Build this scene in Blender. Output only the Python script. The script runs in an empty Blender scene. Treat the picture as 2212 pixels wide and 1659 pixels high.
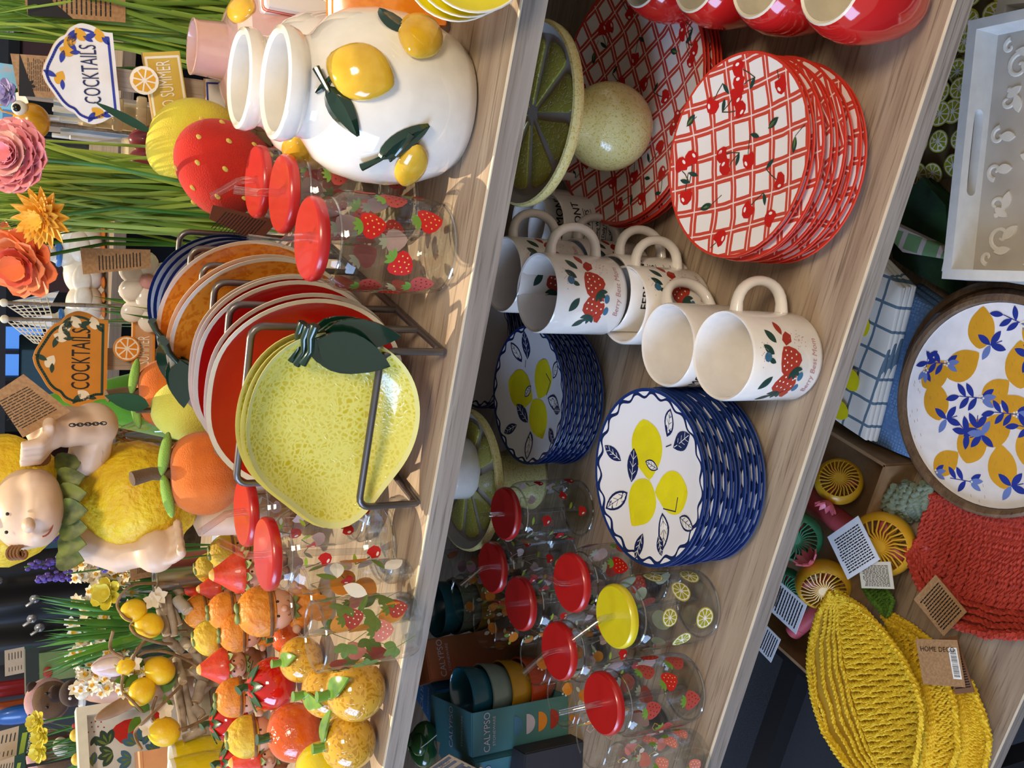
import bpy, bmesh, math, random
from math import sin, cos, pi, radians, atan2, sqrt
from mathutils import Vector as V, Matrix as Mx, noise as NZ
from mathutils.geometry import tessellate_polygon

random.seed(7)
SC = bpy.context.scene
COL = SC.collection
# ------------------------------------------------------------------ camera, light, exposure
R_ = V((0.92118, 0.38909, -0.00582)); D_ = V((0.187, -0.45574, -0.87025)); F_ = V((-0.34126, 0.80057, -0.49258))
EYE = V((0, 0, 1.7)); FPX = 2100.0
cam = bpy.data.cameras.new('camera'); camo = bpy.data.objects.new('camera', cam); COL.objects.link(camo)
cam.sensor_fit = 'HORIZONTAL'; cam.sensor_width = 36; cam.lens = 36 * FPX / 2212; cam.clip_start = .02
camo.matrix_world = Mx(((D_.x, R_.x, -F_.x, EYE.x), (D_.y, R_.y, -F_.y, EYE.y), (D_.z, R_.z, -F_.z, EYE.z), (0, 0, 0, 1)))
SC.camera = camo
w = bpy.data.worlds.new('World'); SC.world = w; w.use_nodes = True
w.node_tree.nodes['Background'].inputs[0].default_value = (1.0, .93, .85, 1)
w.node_tree.nodes['Background'].inputs[1].default_value = 0.50

def light(name, kind, loc, target, energy, color, size=1, sy=None):
    l = bpy.data.lights.new(name, kind); l.energy = energy; l.color = color
    if kind == 'AREA':
        l.size = size
        if sy: l.shape = 'RECTANGLE'; l.size_y = sy
    if kind == 'SUN': l.angle = radians(.6)
    o = bpy.data.objects.new(name, l); COL.objects.link(o); o.location = loc
    o.rotation_euler = (V(target) - V(loc)).to_track_quat('-Z', 'Y').to_euler()
    return o
light('sun', 'SUN', (-1.0, 2.1, 3.4), (-.36, 1.26, 1.36), 4.8, (1.0, .80, .55))
light('window_daylight', 'AREA', (-3.0, -1.2, 2.3), (-.3, .7, 1.0), 122, (.42, .62, 1.0), 1.6, 2.0)
light('ceiling_lamp', 'AREA', (.7, -.5, 3.0), (-.2, .6, .8), 34, (1.0, .82, .6), .5, .5)
SC.view_settings.view_transform = 'Standard'; SC.view_settings.look = 'None'
SC.view_settings.exposure = 0.0; SC.view_settings.gamma = 1; SC.view_settings.use_curve_mapping = False

Z1, Z2, Z3 = 1.35822, 1.01195, .51564
Y1, Y2, Y3 = .647, .5775, .5445

def ray(px, py):
    return R_ * ((829.5 - py) / FPX) + D_ * ((px - 1106) / FPX) + F_
def at(px, py, z):            # the point of the level z that the photograph shows at (px, py)
    d = ray(px, py); return EYE + d * ((z - EYE.z) / d.z)
def aty(px, py, y):           # the point of the upright plane y
    d = ray(px, py); return EYE + d * (y / d.y)
def mpp(p):                   # metres per photograph pixel at a point
    return (V(p) - EYE).dot(F_) / FPX

# ------------------------------------------------------------------ materials
def lin(h):
    if not isinstance(h, str): return tuple(h) + (1,)
    h = h.lstrip('#'); o = []
    for i in (0, 2, 4):
        c = int(h[i:i + 2], 16) / 255
        o.append(c / 12.92 if c <= .04045 else ((c + .055) / 1.055) ** 2.4)
    return (*o, 1)
MC = {}
class NT:
    def __init__(s, name):
        s.m = bpy.data.materials.new(name); s.m.use_nodes = True; s.t = s.m.node_tree
        s.b = s.t.nodes['Principled BSDF']
    def n(s, kind, **kw):
        nd = s.t.nodes.new(kind)
        for k, v in kw.items():
            if k.startswith('i_'):
                k = k[2:]; k = int(k) if k.isdigit() else k
                if hasattr(v, 'is_output') or isinstance(v, bpy.types.NodeSocket): s.t.links.new(v, nd.inputs[k])
                else: nd.inputs[k].default_value = v
            else: setattr(nd, k, v)
        return nd
    def math(s, op, a, b=None, c=None):
        nd = s.n('ShaderNodeMath', operation=op)
        for i, x in enumerate((a, b, c)):
            if x is None: continue
            if isinstance(x, bpy.types.NodeSocket): s.t.links.new(x, nd.inputs[i])
            else: nd.inputs[i].default_value = x
        return nd.outputs[0]
    def mix(s, fac, a, b):
        nd = s.n('ShaderNodeMix', data_type='RGBA')
        for i, x in ((0, fac), (6, a), (7, b)):
            if isinstance(x, bpy.types.NodeSocket): s.t.links.new(x, nd.inputs[i])
            else: nd.inputs[i].default_value = x
        return nd.outputs[2]
    def obj(s, scale=(1, 1, 1)):
        tc = s.n('ShaderNodeTexCoord'); mp = s.n('ShaderNodeMapping'); mp.inputs['Scale'].default_value = scale
        s.t.links.new(tc.outputs['Object'], mp.inputs[0]); return mp.outputs[0]
    def noise(s, scale, vec=None, detail=3):
        nd = s.n('ShaderNodeTexNoise'); nd.inputs['Scale'].default_value = scale; nd.inputs['Detail'].default_value = detail
        s.t.links.new(vec if vec is not None else s.obj(), nd.inputs['Vector']); return nd.outputs[0]
    def ramp(s, x, lo, hi):
        nd = s.n('ShaderNodeMapRange'); s.t.links.new(x, nd.inputs[0]); nd.inputs[1].default_value = lo; nd.inputs[2].default_value = hi
        return nd.outputs[0]
    def bump(s, h, strength, dist=.002):
        nd = s.n('ShaderNodeBump'); nd.inputs['Strength'].default_value = strength; nd.inputs['Distance'].default_value = dist
        s.t.links.new(h, nd.inputs['Height']); s.t.links.new(nd.outputs[0], s.b.inputs['Normal'])
    def col(s, c):
        if isinstance(c, bpy.types.NodeSocket): s.t.links.new(c, s.b.inputs['Base Color'])
        else: s.b.inputs['Base Color'].default_value = c
def M(name, h='808080', rough=.5, h2=None, scale=30, lo=.4, hi=.6, bump=0, bscale=80, coat=0, metal=0, vor=0, sss=0, bdist=.002, sheen=0, alpha=1, back=None):
    if name in MC: return MC[name]
    t = NT(name); b = t.b
    b.inputs['Roughness'].default_value = rough; b.inputs['Metallic'].default_value = metal
    if coat: b.inputs['Coat Weight'].default_value = coat; b.inputs['Coat Roughness'].default_value = .06
    if sheen: b.inputs['Sheen Weight'].default_value = sheen
    if sss:
        b.inputs['Subsurface Weight'].default_value = sss; b.inputs['Subsurface Radius'].default_value = (.006, .004, .003)
    if h2:
        if vor:
            vn = t.n('ShaderNodeTexVoronoi', feature='F1' if vor == 1 else 'DISTANCE_TO_EDGE'); vn.inputs['Scale'].default_value = scale
            wv = t.n('ShaderNodeMix', data_type='VECTOR'); wv.inputs[0].default_value = .02
            nz = t.n('ShaderNodeTexNoise'); nz.inputs['Scale'].default_value = scale * .5
            o = t.obj(); t.t.links.new(o, nz.inputs['Vector']); t.t.links.new(o, wv.inputs[4]); t.t.links.new(nz.outputs[1], wv.inputs[5])
            t.t.links.new(wv.outputs[1], vn.inputs['Vector']); f = t.ramp(vn.outputs[0], lo, hi)
        else: f = t.ramp(t.noise(scale), lo, hi)
        c = t.mix(f, lin(h), lin(h2))
    else:
        f = t.ramp(t.noise(scale * 2), .3, .7); c = lin(h)
        d = tuple(x * .9 for x in c[:3]) + (1,)
        c = t.mix(f, c, d)
    if back:
        g = t.n('ShaderNodeNewGeometry'); c = t.mix(g.outputs['Backfacing'], c, lin(back))
    t.col(c)
    if bump:
        if vor: hh = f
        else: hh = t.noise(bscale)
        t.bump(hh, bump, bdist)
    if alpha < 1: b.inputs['Alpha'].default_value = alpha
    MC[name] = t.m; return t.m
def thin_glass(name, tint=(.97, .985, .98), rough=.02, low=.045, hi=.9):
    if name in MC: return MC[name]
    t = NT(name); N = t.t
    tr = t.n('ShaderNodeBsdfTransparent'); tr.inputs[0].default_value = (*tint, 1)
    gl = t.n('ShaderNodeBsdfGlossy'); gl.inputs['Roughness'].default_value = rough
    lw = t.n('ShaderNodeLayerWeight'); lw.inputs[0].default_value = .35
    f = t.n('ShaderNodeMapRange'); N.links.new(lw.outputs['Facing'], f.inputs[0])
    pw = t.math('POWER', lw.outputs['Facing'], 2.5)
    fac = t.math('MULTIPLY_ADD', pw, hi - low, low)
    mx = t.n('ShaderNodeMixShader'); N.links.new(fac, mx.inputs[0]); N.links.new(tr.outputs[0], mx.inputs[1]); N.links.new(gl.outputs[0], mx.inputs[2])
    N.links.new(mx.outputs[0], N.nodes['Material Output'].inputs[0]); N.nodes.remove(t.b)
    MC[name] = t.m; return t.m
def wood(name, a, b, c, along='x', s=1.0, rough=.55, bump=.25):
    if name in MC: return MC[name]
    t = NT(name); sc = {'x': (1.2, 26, 26), 'y': (26, 1.2, 26), 'z': (26, 26, 1.2)}[along]
    v = t.obj(tuple(q * s for q in sc)); n1 = t.noise(2.2, v, 6); n2 = t.noise(11, t.obj(tuple(q * s * 1.2 for q in sc)), 4)
    n3 = t.noise(.9, t.obj(tuple(q * s * (.35 if q > 2 else 1) for q in sc)), 2)
    col = t.mix(t.ramp(n1, .35, .65), lin(a), lin(b)); col = t.mix(t.math('MULTIPLY', t.ramp(n2, .55, .72), .75), col, lin(c))
    col = t.mix(t.math('MULTIPLY', t.ramp(n3, .45, .7), .35), col, lin(c))
    pore = t.ramp(t.noise(1.0, t.obj(tuple(q * s * (9 if q > 2 else 7) for q in sc)), 2), .60, .70); col = t.mix(t.math('MULTIPLY', pore, .55), col, lin(c))
    t.col(col); t.b.inputs['Roughness'].default_value = rough; t.bump(n2, bump, .001)
    MC[name] = t.m; return t.m

# ------------------------------------------------------------------ mesh builder
def frame(d):
    d = V(d).normalized(); a = V((0, 0, 1)) if abs(d.z) < .95 else V((1, 0, 0))
    x = a.cross(d).normalized(); return x, d.cross(x), d
class MB:
    def __init__(s): s.v = []; s.f = []; s.mi = []
    def add(s, vs, fs, mi=0, T=None):
        o = len(s.v)
        s.v += [T @ V(p) for p in vs] if T else [V(p) for p in vs]
        s.f += [[o + i for i in f] for f in fs]; s.mi += [mi] * len(fs); return s
    def lathe(s, prof, n=32, mi=0, T=None, fn=None, a0=0, a1=2 * pi, mis=None):
        full = abs(a1 - a0) > 6.28; vs = []; rows = []
        m = n if full else n + 1
        for k, (r, z) in enumerate(prof):
            if r < 1e-6: rows.append([len(vs)]); vs.append((0, 0, z))
            else:
                rows.append(list(range(len(vs), len(vs) + m)))
                for i in range(m):
                    a = a0 + (a1 - a0) * i / n; p = (r * cos(a), r * sin(a), z)
                    vs.append(fn(V(p), a, k) if fn else p)
        o = len(s.v); s.v += [T @ V(p) for p in vs] if T else [V(p) for p in vs]
        for k in range(len(rows) - 1):
            A, B = rows[k], rows[k + 1]; mm = mis[k] if mis else mi
            for i in range(n):
                j = (i + 1) % m if full else i + 1
                if len(A) == 1 and len(B) == 1: continue
                if len(A) == 1: f = [A[0], B[j], B[i]]
                elif len(B) == 1: f = [A[i], A[j], B[0]]
                else: f = [A[i], A[j], B[j], B[i]]
                s.f.append([o + q for q in f]); s.mi.append(mm)
        return s
    def tube(s, pts, r, n=8, mi=0, closed=False, T=None, flat=1.0, caps=True):
        pts = [V(p) for p in pts]; m = len(pts); rs = r if isinstance(r, (list, tuple)) else [r] * m
        vs = []; x = None
        for i, p in enumerate(pts):
            if closed: d = pts[(i + 1) % m] - pts[i - 1]
            else: d = pts[min(i + 1, m - 1)] - pts[max(i - 1, 0)]
            d = d.normalized() if d.length > 1e-9 else V((0, 0, 1))
            if x is None: x = frame(d)[0]
            else:
                x = x - d * x.dot(d)
                x = x.normalized() if x.length > 1e-6 else frame(d)[0]
            y = d.cross(x)
            for k in range(n):
                a = 2 * pi * k / n; vs.append(p + (x * cos(a) + y * sin(a) * flat) * rs[i])
        fs = []
        for i in range(m if closed else m - 1):
            j = (i + 1) % m
            for k in range(n):
                l = (k + 1) % n; fs.append([i * n + k, i * n + l, j * n + l, j * n + k])
        if caps and not closed: fs.append(list(range(n))[::-1]); fs.append(list(range((m - 1) * n, m * n)))
        return s.add(vs, fs, mi, T)
    def box(s, c, d, mi=0, T=None, rz=0):
        x, y, z = d[0] / 2, d[1] / 2, d[2] / 2; q = Mx.Translation(V(c)) @ Mx.Rotation(rz, 4, 'Z')
        vs = [q @ V((a * x, b * y, e * z)) for e in (-1, 1) for b in (-1, 1) for a in (-1, 1)]
        return s.add(vs, [[0, 2, 3, 1], [4, 5, 7, 6], [0, 1, 5, 4], [2, 6, 7, 3], [0, 4, 6, 2], [1, 3, 7, 5]], mi, T)
    def ball(s, c, r, n=20, m=12, mi=0, T=None, fn=None, rot=None):
        r = (r, r, r) if not isinstance(r, (tuple, list)) else r; c = V(c); vs = []; 
        def pt(th, ph):
            u = V((sin(ph) * cos(th), sin(ph) * sin(th), cos(ph))); p = V((u.x * r[0], u.y * r[1], u.z * r[2]))
            if fn: p = fn(p, u)
            if rot: p = rot @ p
            return c + p
        vs.append(pt(0, 0))
        for k in range(1, m):
            for i in range(n): vs.append(pt(2 * pi * i / n, pi * k / m))
        vs.append(pt(0, pi)); fs = [[0, 1 + i, 1 + (i + 1) % n] for i in range(n)]
        for k in range(m - 2):
            for i in range(n):
                a = 1 + k * n + i; b = 1 + k * n + (i + 1) % n; fs.append([a, a + n, b + n, b])
        L = len(vs) - 1; o = 1 + (m - 2) * n
        fs += [[o + i, L, o + (i + 1) % n] for i in range(n)]
        return s.add(vs, fs, mi, T)
    def sheet(s, fn, nu, nv, mi=0, T=None, cu=False):
        vs = [fn(i / nu, j / nv) for j in range(nv + 1) for i in range(nu + (0 if cu else 1))]; w_ = nu if cu else nu + 1; fs = []
        for j in range(nv):
            for i in range(nu):
                a = j * w_ + i; b = j * w_ + (i + 1) % w_; fs.append([a, b, b + w_, a + w_])
        return s.add(vs, fs, mi, T)
    def prism(s, poly, z0, z1, mi=0, T=None, top=None):
        n = len(poly); t = tessellate_polygon([[V((p[0], p[1], 0)) for p in poly]])
        area = sum(poly[i][0] * poly[(i + 1) % n][1] - poly[(i + 1) % n][0] * poly[i][1] for i in range(n))
        if area < 0: poly = poly[::-1]; t = tessellate_polygon([[V((p[0], p[1], 0)) for p in poly]])
        vs = [(p[0], p[1], z0) for p in poly] + [(p[0], p[1], z1) for p in poly]
        ft = []
        for a, b, c in t:
            A, B, C_ = (V(poly[q]) for q in (a, b, c))
            cr = (B.x - A.x) * (C_.y - A.y) - (B.y - A.y) * (C_.x - A.x)
            ft.append([a, b, c] if cr > 0 else [a, c, b])
        s.add(vs, [f[::-1] for f in ft] + [[i, (i + 1) % n, n + (i + 1) % n, n + i] for i in range(n)], mi, T)
        o = len(s.v) - 2 * n
        for f in ft: s.f.append([o + n + q for q in f]); s.mi.append(mi if top is None else top)
        return s
    def leaf(s, base, d, up, L, W, mi=0, curl=.15, n=6, tip=1.0, fold=.15, T=None, thick=0):
        d = V(d).normalized(); up = V(up); sd = d.cross(up).normalized(); up = sd.cross(d)
        vs = []; fs = []
        for i in range(n + 1):
            t = i / n; wd = W / 2 * (sin(pi * min(1, t ** .75)) ** .8 if 0 < t < 1 else .02) if tip >= 1 else W / 2 * (.25 + .75 * sqrt(max(0, 1 - abs(1.5 * t - .8) ** 2.4)) if t < 1 else .45)
            c = V(base) + d * (L * t) + up * (curl * L * (t - t * t) * 1.0 - 0 * t)
            for k in (-1, 0, 1): vs.append(c + sd * (wd * k) + up * (fold * wd * abs(k)))
        for i in range(n):
            for k in (0, 1): a = i * 3 + k; fs.append([a, a + 1, a + 4, a + 3])
        if thick:
            m = len(vs); vs2 = [p - up * thick for p in vs]; vs += vs2; fs += [[m + q for q in f[::-1]] for f in fs]
            for i in range(n):
                for k in (0, 2):
                    a = i * 3 + k; b = a + 3; fs.append([a, b, m + b, m + a] if k == 0 else [b, a, m + a, m + b])
        return s.add(vs, fs, mi, T)
    def build(s, name, mats, parent=None, smooth=40, loc=None, rot=None, bev=0, bseg=2):
        me = bpy.data.meshes.new(name); me.from_pydata([tuple(p) for p in s.v], [], s.f)
        mats = mats if isinstance(mats, (list, tuple)) else [mats]
        for m in mats: me.materials.append(m)
        if len(mats) > 1: me.polygons.foreach_set('material_index', s.mi)
        if bev:
            bm = bmesh.new(); bm.from_mesh(me)
            es = [e for e in bm.edges if len(e.link_faces) == 2 and e.calc_face_angle(0) > .6]
            bmesh.ops.bevel(bm, geom=es, offset=bev, segments=bseg, profile=.5, affect='EDGES', clamp_overlap=True); bm.to_mesh(me); bm.free()
        me.validate(); me.update()
        if smooth:
            me.shade_smooth(); me.set_sharp_from_angle(angle=radians(smooth))
        o = bpy.data.objects.new(name, me); COL.objects.link(o)
        if parent: o.parent = parent
        if loc is not None: o.location = loc
        if rot is not None: o.rotation_euler = rot
        return o
def tag(o, label, cat, group=None, kind=None):
    if label: o['label'] = label
    if cat: o['category'] = cat
    if group: o['group'] = group
    if kind: o['kind'] = kind
    return o
def thing(name, label, cat, loc=(0, 0, 0), rz=0, group=None, rot=None):
    o = bpy.data.objects.new(name, None); o.empty_display_size = .02; COL.objects.link(o); o.location = loc
    o.rotation_euler = rot if rot else (0, 0, rz); return tag(o, label, cat, group)
def dup(root, loc, rz=0, label=None, group=None, rot=None):
    def cp(o, par):
        c = o.copy(); COL.objects.link(c)
        if par: c.parent = par
        for ch in list(KIDS.get(o.name, [])): cp(ch, c)
        return c
    KIDS = {}
    for o in COL.objects:
        if o.parent: KIDS.setdefault(o.parent.name, []).append(o)
    r = cp(root, None); r.location = loc; r.rotation_euler = rot if rot else (0, 0, rz)
    if label: r['label'] = label
    if group: r['group'] = group
    return r

class FR:
    """a thing standing at depth y, its shape given in photograph pixels around it; x right, y away, z up"""
    def __init__(s, px, py, y, zb=None):
        s.px, s.py = px, py; s.O = aty(px, py, y); s.zb = Z1 if zb is None else zb
        d = (s.O - EYE); s.k = mpp(s.O); hd = V((d.x, d.y, 0)).normalized(); s.rz = atan2(-hd.x, hd.y)
        s.c = max(.5, hd.dot(d.normalized())); s.r = V((hd.y, -hd.x, 0)); s.t = hd; s.loc = V((s.O.x, s.O.y, s.zb)); s.h0 = s.O.z - s.zb
    def p(s, px, py, d=0): return V(((s.py - py) * s.k, d, s.h0 + (s.px - px) * s.k / s.c + d * sqrt(1 - s.c * s.c) / s.c * 0))
def fuse(name, balls, vox, mat, parent=None, smooth=6, tubes=(), fn=None):
    mb = MB()
    for b in balls: mb.ball(b[0], b[1], 20, 14, rot=b[2] if len(b) > 2 else None)
    for pts, r in tubes: mb.tube(pts, r, 12)
    o = mb.build(name, mat, parent, 0)
    m = o.modifiers.new('r', 'REMESH'); m.mode = 'VOXEL'; m.voxel_size = vox
    m = o.modifiers.new('s', 'SMOOTH'); m.iterations = smooth; m.factor = .5
    dg = bpy.context.evaluated_depsgraph_get(); me = bpy.data.meshes.new_from_object(o.evaluated_get(dg)); o.modifiers.clear(); old = o.data; o.data = me; bpy.data.meshes.remove(old)
    if fn:
        for v in me.vertices: v.co = fn(v.co)
    me.shade_smooth(); me.materials.clear(); me.materials.append(mat); return o

# ------------------------------------------------------------------ flat print (decals with their own colours)
# a shape = (colour key, [points])  star shaped about its centroid;  later shapes lie above earlier ones
PC = {}
def pcol(key):
    if key not in PC: PC[key] = len(PC)
    return key
def xf(shapes, x=0, y=0, a=0, s=1.0, sx=1.0):
    c, n = cos(a), sin(a)
    return [(k, [(x + s * (sx * p * c - q * n), y + s * (sx * p * n + q * c)) for p, q in pts]) for k, pts in shapes]
def circ(k, x, y, r, n=16, ry=None, a=0):
    ry = ry or r; c, s_ = cos(a), sin(a)
    return (k, [(x + r * cos(t) * c - ry * sin(t) * s_, y + r * cos(t) * s_ + ry * sin(t) * c) for t in (2 * pi * i / n for i in range(n))])
def stroke(k, pts, w_):
    o = []
    pts = [V(p) for p in pts]
    for i in range(len(pts) - 1):
        a, b = pts[i], pts[i + 1]; d = (b - a)
        if d.length < 1e-9: continue
        d.normalize(); nn = V((-d.y, d.x)) * (w_ / 2); e = d * (w_ * .25)
        o.append((k, [tuple(a - e - nn), tuple(b + e - nn), tuple(b + e + nn), tuple(a - e + nn)]))
    return o
def lobe(k, L, W, p=.8, tip=1.0):      # leaf outline along +x from origin
    up = [(L * t, W / 2 * sin(pi * t ** tip) ** p) for t in (i / 7 for i in range(8))]
    return (k, up + [(x, -y) for x, y in up[-2:0:-1]])
def emit(mb, shapes, fn, mats, lift=.0004, step=.00006, seg=.006, T=None):
    """mats: list of colour keys in slot order"""
    boxes = []
    for li, (k, pts) in enumerate(shapes):
        xs = [p[0] for p in pts]; ys = [p[1] for p in pts]; bb = (min(xs), max(xs), min(ys), max(ys)); lv = 0
        for q, l in boxes:
            if l >= lv and q[0] < bb[1] and q[1] > bb[0] and q[2] < bb[3] and q[3] > bb[2]: lv = l + 1
        boxes.append((bb, lv)); h = lift + step * min(lv, 24)
        n = len(pts); cx = sum(p[0] for p in pts) / n; cy = sum(p[1] for p in pts) / n
        ring = []
        for i in range(n):
            a, b = pts[i], pts[(i + 1) % n]; L = sqrt((a[0] - b[0]) ** 2 + (a[1] - b[1]) ** 2); m = max(1, int(L / seg))
            ring += [(a[0] + (b[0] - a[0]) * j / m, a[1] + (b[1] - a[1]) * j / m) for j in range(m)]
        area = sum(ring[i][0] * ring[(i + 1) % len(ring)][1] - ring[(i + 1) % len(ring)][0] * ring[i][1] for i in range(len(ring)))
        if area < 0: ring = ring[::-1]
        R = max(sqrt((p[0] - cx) ** 2 + (p[1] - cy) ** 2) for p in ring); q = max(1, int(R / seg))
        N = len(ring); vs = [fn(cx, cy, h)]; fs = []
        for j in range(1, q + 1):
            vs += [fn(cx + (p[0] - cx) * j / q, cy + (p[1] - cy) * j / q, h) for p in ring]
        for i in range(N): fs.append([0, 1 + i, 1 + (i + 1) % N])
        for j in range(q - 1):
            for i in range(N):
                a = 1 + j * N + i; b = 1 + j * N + (i + 1) % N; fs.append([a, a + N, b + N, b])
        mb.add(vs, fs, mats.index(k), T)
    return mb
def text_tris(txt, size, align='CENTER', sx=1.0, shear=0):
    cu = bpy.data.curves.new('t', 'FONT'); cu.body = txt; cu.size = size; cu.align_x = align; cu.align_y = 'CENTER'; cu.resolution_u = 3; cu.shear = shear
    o = bpy.data.objects.new('t', cu); COL.objects.link(o)
    me = o.to_mesh(); vs = [(v.co.x * sx, v.co.y) for v in me.vertices]; fs = [list(p.vertices) for p in me.polygons]
    o.to_mesh_clear(); bpy.data.objects.remove(o); bpy.data.curves.remove(cu)
    out = []
    for f in fs:
        if len(f) == 3: out.append([vs[i] for i in f])
        else: out.append([vs[i] for i in f])
    return out
def text_on(mb, txt, size, fn, mi=0, x=0, y=0, a=0, sx=1.0, h=.0006, T=None, shear=0, align='CENTER'):
    c, s_ = cos(a), sin(a)
    for tri in text_tris(txt, size, align, sx, shear):
        q = [(x + p[0] * c - p[1] * s_, y + p[0] * s_ + p[1] * c) for p in tri]
        mb.add([fn(p[0], p[1], h) for p in q], [list(range(len(q)))], mi, T)
    return mb
def plane_fn(o=(0, 0, 0), u=(1, 0, 0), v=(0, 0, 1)):
    o, u, v = V(o), V(u), V(v); n = u.cross(v).normalized()
    return lambda x, y, h: o + u * x + v * y + n * h
def cyl_fn(r, a0=0, z0=0):
    return lambda x, y, h: V(((r + h) * cos(a0 + x / r), (r + h) * sin(a0 + x / r), z0 + y))

# print motifs (unit size about 1, centred)
def strawberry(red='p_red', seed='p_yel', leaf='p_grn', s=1, x=0, y=0, a=0):
    body = [(0, -.55), (.22, -.42), (.42, -.15), (.5, .12), (.44, .33), (.25, .42), (0, .36), (-.25, .42), (-.44, .33), (-.5, .12), (-.42, -.15), (-.22, -.42)]
    o = [(red, body)]
    for px, py in ((-.2, .2), (.05, .18), (.28, .2), (-.32, 0), (-.08, -.03), (.16, -.02), (.34, 0), (-.18, -.22), (.05, -.24), (.2, -.2), (0, -.4)):
        o.append(circ(seed, px, py, .035, 6))
    for t in (-.9, -.3, .3, .9): o += xf([lobe(leaf, .42, .17)], 0, .36, pi / 2 + t)
    return xf(o, x, y, a, s)
def cherry(s=1, x=0, y=0, a=0, pair=False, leaf='p_lime', red='p_red', stem='p_dark'):
    o = []
    c = [(0, 0)] + ([(.42, .1)] if pair else [])
    for cx, cy in c:
        o += stroke(stem, [(cx, cy + .2), (cx * .6 + .05, .45), (.16, .78)], .035)
        o.append((red, [(cx - .26, cy + .08), (cx - .2, cy + .22), (cx, cy + .18), (cx + .2, cy + .22), (cx + .27, cy + .06), (cx + .22, cy - .16), (cx + .06, cy - .28), (cx - .1, cy - .27), (cx - .23, cy - .13)]))
        o.append(circ('p_white', cx - .12, cy - .08, .05, 8, .09, .5))
    o += xf([lobe(leaf, .42, .15)], .16, .78, -.5); 
    return xf(o, x, y, a, s)
def citrus(s=1, x=0, y=0, a=0, rind='p_lim', pith='p_white', flesh='p_lim2', n=9, sy=1.0):
    o = [circ(rind, 0, 0, .5, 20), circ(pith, 0, 0, .45, 20)]
    for i in range(n):
        t = 2 * pi * i / n; d = pi / n * .82
        o.append((flesh, [(.07 * cos(t), .07 * sin(t)), (.38 * cos(t - d), .38 * sin(t - d)), (.41 * cos(t), .41 * sin(t)), (.38 * cos(t + d), .38 * sin(t + d))]))
    return xf([(k, [(p, q * sy) for p, q in pts]) for k, pts in o], x, y, a, s)
def lemonshape(k='p_lemon', s=1, x=0, y=0, a=0, asp=.37):
    pts = []
    for i in range(26):
        t = 2 * pi * i / 26; c = cos(t); e = .10 * max(0, c) ** 16 + .05 * max(0, -c) ** 16
        pts.append(((.46 + e) * c, asp * sin(t) * (1 - .08 * c)))
    return xf([(k, pts)], x, y, a, s)
for k, h in dict(p_red='c81e1c', p_yel='e8c860', p_grn='6f9a3c', p_dgrn='22443c', p_lime='9cb83c', p_white='f4f1ea', p_dark='4a4238', p_lim='b9b53a', p_lim2='a3a224', p_lemon='e8dc1e', p_ochre='dca32e',
                 p_navy='1b2a58', p_blue='2a3c9a', p_lblue='6f86c8', p_pink='dd8a80', p_mug='b03a28', p_rose='b98a90', p_peach='d98f78', p_mauve='b58aa8', p_orng='dd8826', p_black='1c1c1e', p_silver='b9b4c4',
                 p_sky='3f6f90', p_dseed='7d1414', p_straw='b04a42', p_fern='6a7f3a', p_grey='8a8a84', p_cream='f0ead8', p_tan='b08a58', p_dkred='a83020').items():
    M(k, h, .4, back={'p_red': 'd8b8b8', 'p_yel': 'd8b8b8', 'p_grn': 'c4cbb4', 'p_lime': 'c8cdb0', 'p_lim': 'b9c4ac', 'p_lim2': 'b9c4ac', 'p_dark': 'b0a8a0', 'p_white': 'd4ccc8'}.get(k))
def mats(keys): return [MC[k] for k in keys]
# ================================================================== SETTING
WOOD = wood('oak_top', 'ab9982', '8f7b67', '614f3f'); WEDGE = wood('oak_edge', '9a928a', '837a72', '625850'); 
CREAM = M('cream_lip', 'd9cdb6', .5); BLACKM = M('black_metal', '15161a', .45)
def slab(name, x0, x1, y0, y1, z0, z1, m, kind='structure', parent=None, bev=0):
    o = MB().box(((x0 + x1) / 2, (y0 + y1) / 2, (z0 + z1) / 2), (x1 - x0, y1 - y0, z1 - z0)).build(name, m, parent, 0, bev=bev)
    if kind: o['kind'] = kind
    return o
slab('floor', -6, 5, -3, 7, -.05, 0, M('carpet', '20242c', .95, '3a3f48', 900, .4, .7, bump=.6, bscale=900))
slab('wall_back', -7, 5, 6.0, 6.1, 0, 3, M('dark_wall', '1b1e24', .8))
unit = thing('shelf_unit', 'grey oak shop shelf unit holding the ceramics and glassware', 'shelf unit')
for nm, y0, z, x0, yb in (('top', Y1, Z1, -1.75, 1.42), ('mid', Y2, Z2, -1.75, 1.36), ('low', Y3, Z3, -.875, 1.30)):
    b = slab('shelf_board', x0, .75, y0 + .001, yb, z - .0215, z - .0007, WOOD, None, unit)
    e = slab('edge_band', x0, .75, y0 - .0015, y0 + .001, z - .0215, z - .0016, WEDGE, None, b)
    c = slab('edge_lip', x0, .75, y0 - .0016, y0 + .001, z - .0016, z - .0006, CREAM, None, b)
slab('dark_back', -1.75, .75, 1.36, 1.375, .1, Z1 - .0215, M('back_shade', '2a2420', .7), None, unit)  # added dark sheet standing in for shade; the unit itself has no back
for x in (-1.2, .72): slab('post', x, x + .03, 1.30, 1.355, 0, Z1 - .022, BLACKM, None, unit)
slab('frame_bar', -1.7, -.87, .75, .79, .30, .345, BLACKM, None, unit)
slab('frame_bar', -1.7, -.87, 1.0, 1.04, .30, .345, BLACKM, None, unit)
slab('frame_bar', -.905, -.876, Y3 + .02, 1.25, Z3 - .06, Z3 - .022, BLACKM, None, unit)
slab('frame_leg', -.9, -.87, Y3 + .05, Y3 + .08, 0, Z3 - .022, BLACKM, None, unit)
slab('frame_leg', .7, .73, Y3 + .05, Y3 + .08, 0, Z3 - .022, BLACKM, None, unit)

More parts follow.
